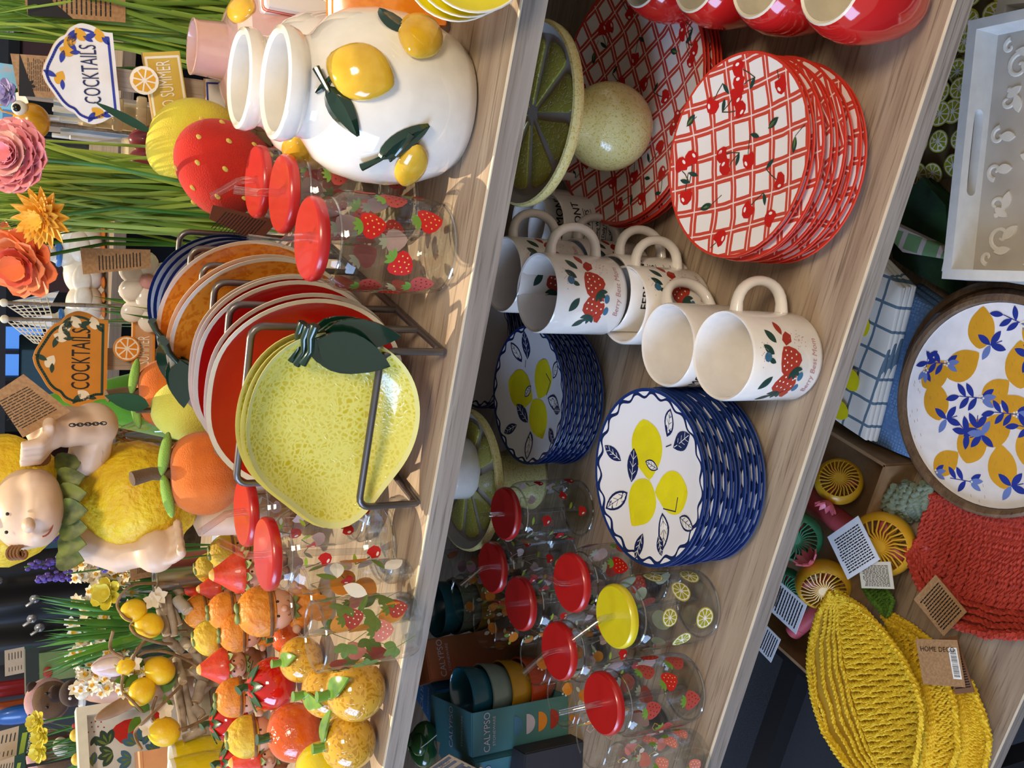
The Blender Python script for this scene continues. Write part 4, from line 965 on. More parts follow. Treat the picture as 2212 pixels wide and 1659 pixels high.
def child(label, px, py, wpx, kind, face=0.0, tilt=0.0, h=.046, y=None):
    p = at(px, py, Z1 + h); s = wpx * mpp(p) / .62; p = at(px, py, Z1 + .72 * s); zl = 0
    d = V((p.x, p.y, 0)).normalized(); rz = atan2(-d.x, d.y) + face
    t = thing('fruit_child', label, 'figurine', (p.x, p.y, Z1), rz, 'fruit hat figurines'); t.rotation_euler = (tilt, 0, rz)
    HM = HATS[kind]
    fuse('body', [((0, 0, .2 * s), (.22 * s, .19 * s, .22 * s)), ((-.1 * s, -.06 * s, .03 * s), (.09 * s, .13 * s, .05 * s)), ((.1 * s, -.06 * s, .03 * s), (.09 * s, .13 * s, .05 * s)), ((-.2 * s, -.08 * s, .27 * s), (.07 * s, .1 * s, .12 * s)), ((.2 * s, -.08 * s, .27 * s), (.07 * s, .1 * s, .12 * s))], .02 * s, HM if kind != 'strawberry' else CLAYB, t, 4)
    MB().ball((0, -.02 * s, .52 * s), (.245 * s, .235 * s, .22 * s), 24, 16).build('face', SKIN, t)
    MB().ball((0, -.265 * s, .50 * s), .042 * s, 12, 8).build('nose', SKIN, t)
    for sx in (-1, 1):
        MB().ball((sx * .085 * s, -.232 * s, .565 * s), .018 * s, 8, 6).build('eye', EYE_, t)
        MB().ball((sx * .26 * s, -.14 * s, .33 * s), (.06 * s, .06 * s, .05 * s), 12, 8).build('hand', SKIN, t)
    MB().tube([(.09 * s * cos(q), -.03 * s - .222 * s * cos(.35 * cos(q)), .45 * s + .05 * s * sin(q)) for q in (pi + pi * i / 8 for i in range(9))], .008 * s, 5).build('smile', CLAYB, t)
    def hair(q, u): return q * (1 + .04 * sin(9 * u.x + 14 * u.z))
    MB().ball((0, .03 * s, .585 * s), (.268 * s, .25 * s, .19 * s), 28, 14, fn=hair).build('hair', HAIR, t)
    if kind == 'strawberry':
        MB().lathe([(.0, 1.12 * s), (.05 * s, 1.11 * s), (.09 * s, 1.06 * s), (.15 * s, .96 * s), (.23 * s, .84 * s), (.30 * s, .73 * s), (.315 * s, .66 * s), (.29 * s, .62 * s), (0, .62 * s)][::-1], 28, fn=lambda p_, a, k: V((p_.x * (1 - .05 * max(0, sin(a * 6 + k * 2)) ** 3), p_.y * (1 - .05 * max(0, sin(a * 6 + k * 2)) ** 3) + .02 * s, p_.z)), mis=[0, 0, 0, 0, 0, 0, 1, 1]).build('hat', [HM, TIP], t)
        for i in range(12): a = 2 * pi * i / 12; MB().leaf((.27 * s * cos(a), .27 * s * sin(a) + .02 * s, .66 * s), (cos(a), sin(a), -.5), (0, 0, 1), .15 * s, .13 * s, 0, .2, 4, thick=.004 * s).build('brim_leaf', CLAYL, t)
    else:
        MB().ball((0, .02 * s, .69 * s), (.31 * s, .30 * s, .31 * s), 32, 20, fn=lambda q, u: V((q.x, q.y, max(q.z, -.10 * s))) * (1 + (.10 if kind == 'lemon' else 0) * max(0, u.z) ** 10)).build('hat', HM, t)
        for sx in (-1, 1): MB().ball((sx * .06 * s, -.02 * s, 1.0 * s), (.075 * s, .05 * s, .035 * s), 14, 8, rot=Mx.Rotation(sx * .5, 3, 'Z')).build('hat_leaf', CLAYL, t)
        MB().tube([(.3 * s * cos(a), .29 * s * sin(a) + .02 * s, .6 * s + .05 * s * max(0, -sin(a))) for a in (2 * pi * i / 24 for i in range(24))], .028 * s, 6, closed=True).build('hat_brim', HAIR, t)
    for i in range(5): a = -pi / 2 + (i - 2) * .5; MB().leaf((.12 * s * cos(a), .12 * s * sin(a), .34 * s), (cos(a), sin(a), -.3), (0, 0, 1), .13 * s, .1 * s, 0, .2, 4, thick=.004 * s).build('collar_leaf', CLAYL, t)
    return t
for a in (('small child figurine in strawberry hat standing before the zinc pot', 425, 1262, 66, 'strawberry', .6), ('child figurine in strawberry hat, middle of the three near the red lids', 465, 1268, 62, 'strawberry', .5), ('large child figurine in strawberry hat beside the cherry jar lid', 512, 1236, 88, 'strawberry', .3),
          ('child figurine in strawberry hat looking straight out, left of the oranges', 478, 1440, 78, 'strawberry', -.1), ('child figurine in strawberry hat at the left photo edge, lower corner', 545, 1640, 78, 'strawberry', -.2),
          ('child figurine in lemon hat half hidden by a red lid and straw', 488, 1192, 76, 'lemon', .2), ('child figurine in lemon hat with leaf on top beside the zinc pot', 452, 1226, 66, 'lemon', .4), ('child figurine in lemon hat between the orange hats and twigs', 455, 1376, 78, 'lemon', .3), ('smiling child figurine in lemon hat, leftmost lemon hat', 532, 1592, 88, 'lemon', -.1),
          ('child figurine in orange hat nearest the twig bundle', 430, 1320, 72, 'orange', .5), ('child figurine in orange hat with two leaf nubs, upper of the middle pair', 486, 1320, 80, 'orange', .1), ('child figurine in orange hat with two leaf nubs, lower of the middle pair', 510, 1368, 80, 'orange', -.2), ('largest child figurine in orange hat, in front beside the rabbit tumbler', 562, 1320, 104, 'orange', .0), ('child figurine in orange hat with braided hair next to the red ceramic strawberry', 503, 1508, 82, 'orange', -.3)):
    child(*a)
# ================================================================== LOW TABLE
def poly_px(pts, z): return [(q.x, q.y) for q in (at(a, b, z) for a, b in pts)]
WHT = M('tray_white', 'e6e6e2', .35); PANEL = M('tray_panel', 'a8a096', .7, 'bab4aa', 14, .35, .65); RELIEF = M('tray_relief', 'dad6cc', .6)
def carved_tray(label, TL, TR, z0, H=.05, carve=True):
    TL, TR = V((TL.x, TL.y, 0)), V((TR.x, TR.y, 0)); u = (TR - TL).normalized(); W = (TR - TL).length; L = .40
    t = thing('carved_tray', label, 'tray', (*(TL + u * W / 2 + V((u.y, -u.x, 0)) * L / 2).xy, z0), atan2(u.y, u.x), 'white carved trays')
    th = .012; w2, l2 = W / 2, L / 2
    def wall(nm, pl, T, hole):
        mb = MB()
        if not hole: mb.prism(pl, -th / 2, th / 2, T=T)
        else:   # board with a rounded hand hole, built as a ring
            n = 32; out = []; inn = []; wx = pl[1][0]; hy = pl[2][1]; hx = .052; hr = .009
            for i in range(n):
                f = (i % 8) / 8; e = i // 8; q = ((wx, hy * f), (wx - 2 * wx * f, hy), (-wx, hy - hy * f), (-wx + 2 * wx * f, 0))[e]; out.append(q); a = atan2((q[1] - hy / 2) / (hy / 2), q[0] / wx); c, s_ = cos(a), sin(a)
                inn.append(((hx - hr) * (1 if c > 0 else -1) * min(1, abs(c) * 3) + hr * c, hy * .56 + hr * s_))
            vs = [(x, y, z) for z in (-th / 2, th / 2) for x, y in out + inn]; fs = []
            for i in range(n):
                j = (i + 1) % n; fs += [[i, n + i, n + j, j], [2 * n + i, 2 * n + j, 3 * n + j, 3 * n + i], [i, j, 2 * n + j, 2 * n + i], [n + i, 3 * n + i, 3 * n + j, n + j]]
            mb.add(vs, fs, 0, T)
        mb.build(nm, WHT, t, 30)
    for sx in (-1, 1):
        wall('side_wall', [(-l2, 0), (l2, 0), (l2, H), (-l2, H)], Mx.Translation((sx * (w2 - th / 2), 0, 0)) @ Mx.Rotation(pi / 2, 4, 'Z') @ Mx.Rotation(pi / 2, 4, 'X'), False)
        wall('handle_wall', [(-(w2 - th), 0), (w2 - th, 0), (w2 - th, H), (-(w2 - th), H)], Mx.Translation((0, sx * (l2 - th / 2), 0)) @ Mx.Rotation(pi / 2, 4, 'X'), True)
    MB().box((0, 0, .005), (W - 2 * th, L - 2 * th, .006)).build('tray_bottom', PANEL, t, 0)
    if not carve: return t
    z = .0085
    for r in (.104, .098, .092): MB().tube([(r * cos(a) * .95, r * sin(a) * 1.12, z) for a in (2 * pi * i / 72 for i in range(72))], .0014, 6, closed=True).build('carved_ring', RELIEF, t)
    def pet(x, y, a, L_, W_, mb): mb.prism([(x + p * cos(a) - q * sin(a), y + p * sin(a) + q * cos(a)) for p, q in lobe('x', L_, W_)[1]], z - .001, z + .0016)
    mb = MB()
    for k in range(24): a = 2 * pi * k / 24; pet(.078 * cos(a) * .95, .078 * sin(a) * 1.12, a + pi + (.7 if k % 2 else -.7), .026, .012, mb)
    for k in range(10): a = 2 * pi * k / 10; pet(.04 * cos(a), .046 * sin(a), a, .024, .014, mb)
    for k in range(20):
        a = 2 * pi * k / 20 + .1; pet(.111 * cos(a) * .97, .111 * sin(a) * 1.13, a + .5 * (-1) ** k, .017, .009, mb)
    mb.build('carved_petals', RELIEF, t, 30)['kind'] = 'stuff'
    mb = MB()
    for sx in (-1, 1):
        for sy in (-1, 1):
            for (cx, cy, r0, tw, n) in ((.098, .155, .016, 1, 1.1), (.060, .166, .013, -1, 1.0), (.112, .118, .012, -1, .9), (.122, .170, .009, 1, .8), (.02, .172, .011, 1, .9)):
                cx_ = cx * W / .30
                mb.tube([(sx * (cx_ + r0 * (1 - i / 20) * cos(tw * 2 * pi * n * i / 18)), sy * (cy + r0 * (1 - i / 20) * sin(tw * 2 * pi * n * i / 18)), z) for i in range(19)], [.0034 - .0001 * i for i in range(19)], 6, flat=.6)
            for (cx, cy, a, l, w_) in ((.085, .135, .8, .024, .012), (.075, .150, 2.2, .02, .01), (.112, .140, 1.4, .022, .010), (.045, .150, .2, .022, .011), (.128, .10, 1.5, .022, .010), (.126, .07, 1.6, .018, .009), (.126, .04, 1.5, .02, .009), (.018, .150, 1.5, .02, .012)):
                pet(sx * cx * W / .30, sy * cy, a if sx * sy > 0 else pi - a, l, w_, mb)
    mb.build('carved_scrolls', RELIEF, t, 30)['kind'] = 'stuff'
    return t
h = .125
carved_tray('white wooden tray with carved scroll panel, uppermost of the two', at(2034, 602, Z3 + h), at(2092, 45, Z3 + h), Z3 + h - .05)
carved_tray('white wooden tray lying askew under the carved one, only its corners showing', at(2052, 585, Z3 + .072) + V((-.004, .012, 0)), at(2150, 12, Z3 + .072) + V((.012, .0, 0)), Z3 + .022, carve=False)
# lime print bags
BAG = thin_glass('cellophane', (.93, .94, .93), .08, .14, .7)
def lime_bag(label, px, py, w_, l_, rz, seed):
    p = at(px, py, Z3); rr = random.Random(seed)
    t = thing('lime_bag', label, 'bag', (p.x, p.y, Z3 + .004), rz)
    def f(u, v): x, y = (u - .5) * w_, (v - .5) * l_; return V((x, y, .012 * (1 - (2 * u - 1) ** 4) * (1 - (2 * v - 1) ** 4) + .0025 * NZ.noise((x * 40, y * 40, seed)) + .003))
    MB().sheet(f, 20, 20).build('bag_film', BAG, t)
    MB().box((0, 0, .001), (w_ * .97, l_ * .97, .001)).build('bag_back', M('bag_back', '7a6a4a', .6), t, 0)
    sh = []
    for i in range(5):
        for j_ in range(5): sh += citrus(rr.uniform(.026, .036), (i - 2) * w_ * .2 + rr.uniform(-.008, .008), (j_ - 2) * l_ * .2 + rr.uniform(-.008, .008), rr.uniform(0, 6), 'p_lim', 'p_cream', 'p_lim2')
    K = ['p_lim', 'p_cream', 'p_lim2']; mb = MB(); emit(mb, sh, lambda x, y, h_: f(x / w_ + .5, y / l_ + .5) + V((0, 0, h_)), K); mb.build('lime_print', mats(K), t, 0)['kind'] = 'stuff'
lime_bag('clear bag printed with lime slices beside the white trays, nearer one', 2045, 255, .17, .15, .3, 1)
lime_bag('clear bag printed with lime slices at the right photo edge behind the trays', 2075, 45, .18, .15, .1, 2)
# folded cloths
def cloth_mat(name, a, b, per=.03, wd=.07, w2=None):
    t = NT(name); tc = t.n('ShaderNodeTexCoord'); sp = t.n('ShaderNodeSeparateXYZ'); t.t.links.new(tc.outputs['Object'], sp.inputs[0])
    ds = []
    for ax in (0, 1): ds.append(t.math('LESS_THAN', t.math('ABSOLUTE', t.math('SUBTRACT', t.math('FRACT', t.math('MULTIPLY', t.math('ADD', sp.outputs[ax], t.math('MULTIPLY', t.noise(25), .004)), 1 / per)), .5)), wd))
    t.col(t.mix(t.math('MAXIMUM', *ds), lin(a), lin(b))); t.b.inputs['Roughness'].default_value = .85; t.bump(t.noise(900), .3, .0005); return t.m
def folded(name, label, cat, px, z0, z1, m, layers=2, wav=.003, seed=0, group=None):
    pl = [V(q) for q in poly_px(px, z1)]; c = sum(pl, V((0, 0))) / len(pl); t = thing(name, label, cat, (c.x, c.y, z0), group=group)
    t_ = (z1 - z0) / layers
    for k in range(layers):
        dens = []
        n = len(pl)
        for i in range(n):
            a, b = pl[i] - c, pl[(i + 1) % n] - c
            for j_ in range(8): q = a.lerp(b, j_ / 8); dens.append((q * (1 - .012 * k)) * (1 + .012 * NZ.noise((q.x * 18 + seed, q.y * 18, k * 3.1))))
        N = len(dens); mb = MB(); vs = []; prof = ((.975, 0), (1.0, .18), (1.004, .5), (1.0, .82), (.97, 1.0), (.6, 1.02), (.25, 1.02))
        for f, hh in prof:
            for q in dens: vs.append(V((q.x * f, q.y * f, t_ * (k + hh) + wav * NZ.noise((q.x * f * 14, q.y * f * 14, seed + 7)) * (hh > .9))))
        fs = []
        for r in range(len(prof) - 1):
            for i in range(N): a = r * N + i; b = r * N + (i + 1) % N; fs.append([a, b, b + N, a + N])
        fs.append([(len(prof) - 1) * N + i for i in range(N)]); fs.append(list(range(N))[::-1])
        ar = sum(dens[i].x * dens[(i + 1) % N].y - dens[(i + 1) % N].x * dens[i].y for i in range(N))
        if ar < 0: fs = [f[::-1] for f in fs]
        mb.add(vs, fs).build('fold', m, t, 60)
    return t
def waffle_mat():
    t = NT('blue_waffle'); vn = t.n('ShaderNodeTexVoronoi', feature='F1', distance='CHEBYCHEV'); vn.inputs['Scale'].default_value = 210; vn.inputs['Randomness'].default_value = .25; t.t.links.new(t.obj(), vn.inputs['Vector'])
    t.col(t.mix(t.ramp(vn.outputs[0], .15, .55), lin('6d8fb8'), lin('4c6f9c'))); t.b.inputs['Roughness'].default_value = .9; t.bump(vn.outputs[0], .8, .002); return t.m
folded('waffle_towel', 'blue waffle towel folded under the checked tea towel', 'towel', [(1945, 610), (2056, 690), (1990, 1003), (1880, 960), (1800, 900), (1880, 700)], Z3, Z3 + .05, waffle_mat(), 3, .004, 1)
TT = cloth_mat('tea_check', 'dcd6ca', '5a7080', .034, .06)
tt = folded('tea_towel', 'white tea towel with slate check and lemon print, folded on the blue towel', 'towel', [(1886, 548), (1952, 618), (1868, 955), (1772, 890), (1762, 850), (1842, 690)], Z3 + .052, Z3 + .080, TT, 3, .003, 2)
mb = MB(); K = ['p_yel', 'p_lemon', 'p_navy', 'p_sky']; c0 = V((tt.location.x, tt.location.y)); sh = []
for px, py, a in ((1862, 700, .8), (1842, 820, .9), (1815, 885, 1.4)):
    q = V(at(px, py, Z3 + .081).xy) - c0; sh += lemonshape('p_lemon', .036, q.x, q.y, a)
    for k in range(4): sh += xf([lobe('p_navy' if k % 2 else 'p_sky', .02, .008)], q.x + .018 * cos(a), q.y + .018 * sin(a), a + k * .8 - 1.2)
emit(mb, sh, lambda x, y, h_: V((x, y, .0295 + .003 * NZ.noise((x * 14, y * 14, 9)) + .0018 + h_)), K); mb.build('lemon_print', mats(K), tt, 0)['kind'] = 'stuff'
folded('green_cloth', 'dark green folded cloth crumpled between the towels and white trays', 'cloth', [(1905, 470), (1990, 380), (2050, 440), (2060, 640), (1990, 600), (1930, 560)], Z3, Z3 + .03, M('cloth_green', '14301a', .9, '2a5a24', 12, .45, .75, bump=.5, bscale=120), 2, .012, 3)
folded('plaid_cloth', 'white and red plaid cloth on the dark green cloth', 'cloth', [(1908, 495), (1925, 480), (2030, 530), (2042, 560), (1950, 545)], Z3 + .032, Z3 + .05, cloth_mat('plaid', '6a8a5a', 'b8a8a0', .03, .12), 1, .006, 4)
# round lemon trays
TW = wood('tray_wood', '7a6248', '5f4834', '3f2e20', 'x', 1.6, .5)
def round_tray(label, C, R, z0, printed=True):
    t = thing('round_tray', label, 'tray', (C.x, C.y, z0), .0, 'round lemon trays')
    MB().lathe([(0, 0), (R * .97, 0), (R, .004), (R, .020), (R - .004, .0225), (R - .009, .021), (R - .0105, .012), (0, .012)], 72).build('tray_rim', TW, t)
    if not printed: return t
    MB().lathe([(0, .0124), (R - .013, .0124), (R - .0108, .0135), (R - .0108, .0128)], 72).build('enamel_panel', M('enamel', 'efeef2', .2, coat=.4), t)
    K = ['p_ochre', 'p_blue', 'p_lblue', 'p_cream', 'p_tan']; sh = []
    def at_(px, py): q = at(px, py, z0 + .0125); return q.x - C.x, q.y - C.y
    def lem(px, py, s, a):
        x, y = at_(px, py); sh.extend(lemonshape('p_ochre', s, x, y, a))
        for k in range(5): q = (x + s * .2 * cos(a + k), y + s * .18 * sin(k * 2)); sh.extend(stroke('p_tan', [q, (q[0] + .003, q[1] + .002)], .0005))
    def spray(px, py, a, big=1):
        x, y = at_(px, py); q = a
        sh.extend(stroke('p_blue', [(x, y), (x + .028 * big * cos(q), y + .028 * big * sin(q))], .0011))
        for k, (f, da) in enumerate(((.2, 1.0), (.35, -1.0), (.55, .9), (.7, -.9), (1.0, .3), (.0, 2.6), (.0, -2.5), (.0, 3.3))):
            sh.extend(xf([lobe('p_lblue' if k in (5, 7) else 'p_blue', .019 * big, .0075 * big)], x + .028 * big * f * cos(q), y + .028 * big * f * sin(q), q + da))
        for k in range(5): sh.append(circ('p_cream', x + .003 * cos(k * 1.26), y + .003 * sin(k * 1.26), .0015, 6))
    for px, py, s, a in ((2120, 710, .050, .3), (2078, 790, .052, -.6), (2020, 810, .048, -.5), (2022, 867, .05, .6), (1985, 835, .04, .9), (2150, 848, .042, -.5), (2100, 955, .056, .1), (2150, 930, .05, -.4), (1985, 955, .046, .3), (2043, 1000, .042, -.5), (2165, 1010, .052, .5), (2118, 1068, .055, -.3), (2205, 790, .055, .4), (2200, 890, .05, 1.2), (2230, 960, .055, .1), (2240, 720, .05, .8), (2260, 860, .05, 2.0), (2280, 1000, .05, .3), (1978, 900, .04, .2)): lem(px, py, s, a)
    for px, py, a, b in ((2045, 785, 1.9, 1), (2120, 860, 1.9, 1.1), (2000, 800, .2, .9), (2020, 1020, 2.0, .9), (2095, 1040, 1.9, 1), (2195, 895, 1.9, 1), (2210, 700, 1.5, 1), (2250, 930, 1.8, 1)): spray(px, py, a, b)
    for px, py, a in ((2140, 745, -.9), (2045, 905, -.9), (2185, 1050, -.9), (2110, 925, .3), (2120, 940, 2.2), (2090, 935, 1.2), (2225, 770, .9), (2270, 800, 2)):
        x, y = at_(px, py); sh += stroke('p_blue', [(x, y), (x + .016 * cos(a), y + .016 * sin(a))], .0012)
        for k, da in enumerate((.6, -.6, 2.2, -2.4)): sh += xf([lobe('p_blue' if k < 3 else 'p_lblue', .022, .009)], x, y, a + da)
    sh = [s for s in sh if all(sqrt(x * x + y * y) < R - .013 for x, y in s[1])]
    mb = MB(); emit(mb, sh, lambda x, y, h_: V((x, y, .0126 + h_)), K, lift=.0002, step=.00002); mb.build('lemon_print', mats(K), t, 0)['kind'] = 'stuff'; return t
C = at(2140, 876, Z3 + .075)
round_tray('round wooden tray with white enamel and lemon print, on top', C, .1385, Z3 + .055)
round_tray('round wooden tray underneath the lemon print tray', C + V((.012, .022, 0)), .138, Z3 + .030, False)
folded('stacked_mat', 'plain brown mat under the round wooden trays', 'mat', [(1990, 800), (2100, 700), (2300, 760), (2300, 1000), (2120, 1060), (2010, 980)], Z3, Z3 + .029, M('mat_brown', '3a2a1c', .9), 2, 0, 5)
# ---- ropes
YROPE = M('rope_yellow', 'e8c626', .75, 'd8b01a', 160, .35, .65, bump=.6, bscale=500); RROPE = M('rope_red', 'b63a26', .8, '9c2c1c', 160, .35, .65, bump=.6, bscale=500); SROPE = M('rope_sage', '7d8a78', .85, '66745f', 160, .35, .65, bump=.5, bscale=500); GROPE = M('rope_green', '5a8a2c', .8, '466f20', 160, .35, .65, bump=.5, bscale=500)
def twist(mb, pts, r, turns, strands=2, n=5, per=None):
    pts = [V(p) for p in pts]; ps = []
    L = sum((pts[i + 1] - pts[i]).length for i in range(len(pts) - 1)); N = max(8, int(L / (r * 1.3))); acc = [0]
    for i in range(len(pts) - 1): acc.append(acc[-1] + (pts[i + 1] - pts[i]).length)
    def ev(s):
        for i in range(len(pts) - 1):
            if s <= acc[i + 1] or i == len(pts) - 2: return pts[i].lerp(pts[i + 1], (s - acc[i]) / max(1e-9, acc[i + 1] - acc[i]))
    C_ = [ev(L * i / N) for i in range(N + 1)]
    for k in range(strands):
        out = []
        for i, c in enumerate(C_):
            d = (C_[min(i + 1, N)] - C_[max(i - 1, 0)]); x, y, _ = frame(d if d.length > 1e-9 else (0, 0, 1)); a = 2 * pi * (k / strands + L * i / N / (r * turns)); out.append(c + (x * cos(a) + y * sin(a)) * r * .55)
        mb.tube(out, r * .62, n)
def basket(name, label, left, right, dip, rope, rows, side=.28, rr=.0030, group=None, parallel=5, rim_r=.0048, nmid=10, zb=None):
    """a shallow woven boat between two rims (lists of world points, same count); cord rows cross it, others run along one side"""
    n = len(left); c = sum((p for p in left + right), V((0, 0, 0))) / (2 * n); c.z = Z3 if zb is None else zb
    t = thing(name, label, 'basket', c, group=group); left = [p - c for p in left]; right = [p - c for p in right]
    def pos(s, q):
        i = min(n - 2, int(s * (n - 1))); f = s * (n - 1) - i; a = left[i].lerp(left[i + 1], f); b = right[i].lerp(right[i + 1], f)
        p = a.lerp(b, q); W = (b - a).length; p.z -= dip * min(1, W / .08) * (1 - (2 * q - 1) ** 4) * sin(pi * min(1, max(0, s))) ** .4; return p
    mb = MB()
    for k in range(rows):
        s = .03 + .94 * k / (rows - 1); twist(mb, [pos(s + .006 * sin(k * 2.2 + j_), side + (1 - side) * j_ / nmid) for j_ in range(nmid + 1)], rr, 3.6)
    for k in range(parallel):
        q = side * (k + .4) / parallel; twist(mb, [pos(.02 + .96 * j_ / 28, q + .006 * sin(j_ * 1.3 + k)) for j_ in range(29)], rr, 3.6)
    o = mb.build('woven_cords', rope, t, 60); o['kind'] = 'stuff'
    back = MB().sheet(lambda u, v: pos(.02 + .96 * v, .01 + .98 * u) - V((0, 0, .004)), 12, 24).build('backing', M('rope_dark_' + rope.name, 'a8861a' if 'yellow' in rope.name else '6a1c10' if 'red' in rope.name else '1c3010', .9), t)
    mb = MB(); ring = [pos(j_ / 30, 0) for j_ in range(31)] + [pos(1 - j_ / 30, 1) for j_ in range(31)]; twist(mb, ring, rim_r, 2.2, 3)
    mb.build('rim_rope', rope, t, 60); return t
def W(pts, h): return [at(a, b, Z3 + hh) for (a, b), hh in zip(pts, h if isinstance(h, (list, tuple)) else [h] * len(pts))]
YB = 'woven yellow baskets'
Lr = [(1795, 1277), (1768, 1325), (1752, 1380), (1746, 1440), (1756, 1510), (1778, 1580), (1815, 1640), (1870, 1700), (1930, 1740)]
Rr = [(1806, 1276), (1862, 1315), (1905, 1362), (1945, 1415), (1978, 1480), (1992, 1540), (1985, 1610), (1968, 1680), (1940, 1740)]
basket('woven_basket', 'yellow woven leaf basket on top, its inside facing the viewer', W(Lr, [.085, .09, .092, .095, .095, .09, .085, .075, .065]), W(Rr, [.087, .10, .11, .11, .115, .115, .11, .10, .06]), .030, YROPE, 64, .27, .0035, YB)
L2 = [(1905, 1355), (1950, 1420), (1990, 1500), (2000, 1580), (1990, 1650), (1960, 1720)]; R2 = [(1915, 1345), (1985, 1385), (2030, 1440), (2062, 1520), (2070, 1620), (2030, 1720)]
basket('woven_basket', 'yellow woven basket second in the pile, under the top one', W(L2, [.035, .045, .055, .06, .06, .05]), W(R2, [.035, .05, .055, .06, .06, .05]), .016, YROPE, 44, .2, .0034, YB, 4)
L3 = [(2060, 1490), (2070, 1540), (2076, 1600), (2070, 1660), (2040, 1720)]; R3 = [(2095, 1470), (2125, 1545), (2138, 1600), (2128, 1660), (2080, 1720)]
basket('woven_basket', 'yellow woven basket lowest in the pile, at the right with a loose rim', W(L3, .03), W(R3, .03), .010, YROPE, 34, .25, .0034, YB, 4)
L4 = [(1905, 1330), (1940, 1365), (1985, 1410), (2025, 1450)]; R4 = [(1915, 1322), (1965, 1350), (2010, 1385), (2050, 1430)]
basket('woven_basket', 'yellow woven basket peeking out behind the pile under the brown tag', W(L4, .022), W(R4, .022), .006, YROPE, 24, .2, .0034, YB, 2)
L5 = [(1958, 1185), (1985, 1265), (2050, 1345), (2130, 1372), (2230, 1375), (2330, 1340)]; R5 = [(1998, 1068), (2060, 1080), (2130, 1090), (2200, 1095), (2270, 1110), (2340, 1150)]
basket('woven_basket', 'red woven basket beside the round lemon tray', W(L5, [.05, .055, .06, .062, .062, .06]), W(R5, [.05, .05, .05, .05, .05, .05]), .02, RROPE, 46, .2, .0046, None, 4, .0062)
L6 = [(1862, 1265), (1880, 1295), (1900, 1318), (1912, 1330)]; R6 = [(1870, 1262), (1915, 1270), (1930, 1300), (1918, 1330)]
basket('woven_leaf', 'small green woven cord leaf between the yellow fan and yellow baskets', W(L6, .03), W(R6, .034), .004, GROPE, 14, .15, .0028, None, 2, .0036)
# sage yarn plaits
p = at(1955, 1095, Z3); t = thing('yarn_plait', 'sage green chunky yarn plaits beside the red basket', 'yarn', (p.x, p.y, Z3))
for k in range(7):
    mb = MB(); a = at(1912 + 14 * k, 1120 + 6 * sin(k), Z3 + .03); b = at(1935 + 13 * k, 1050 + 10 * sin(k * 2), Z3 + .05)
    o_ = V((p.x, p.y, Z3)); twist(mb, [a - o_ + V((0, 0, -.012)), (a * .6 + b * .4) - o_ + V((0, 0, .008 + .004 * (k % 2))), (a * .3 + b * .7) - o_ + V((0, 0, .006)), b - o_], .0085, 3.0, 3, 7); mb.build('plait', SROPE, t, 60)
# cardboard box with fans
CARD = M('cardboard', '9a7a56', .8, '8c6c4a', 40, .4, .6)
zt = Z3 + .07; A_, B_ = at(1912, 1006, zt), at(1748, 1458, zt); u = (B_ - A_); u.z = 0; W_ = u.length; u.normalize(); nb = V((-u.y, u.x, 0)); nb = nb if nb.y > 0 else -nb; D_b = .19
t = thing('cardboard_box', 'open brown cardboard box holding the toy fans', 'box', V((A_.x, A_.y, Z3)) + u * W_ / 2 + nb * D_b / 2, atan2(-u.y, -u.x), None)
w2, d2, H = W_ / 2, D_b / 2, .07
for nm, c, d in (('box_side', (0, -d2, H / 2), (W_, .005, H)), ('box_side', (0, d2, H / 2), (W_, .005, H)), ('box_side', (-w2, 0, H / 2), (.005, D_b, H)), ('box_side', (w2, 0, H / 2), (.005, D_b, H)), ('box_bottom', (0, 0, .004), (W_, D_b, .004))): MB().box(c, d).build(nm, CARD, t, 0)
PINKF = M('fan_pink', 'c4545c', .4); PET = M('petal_pink', 'd86a78', .4)
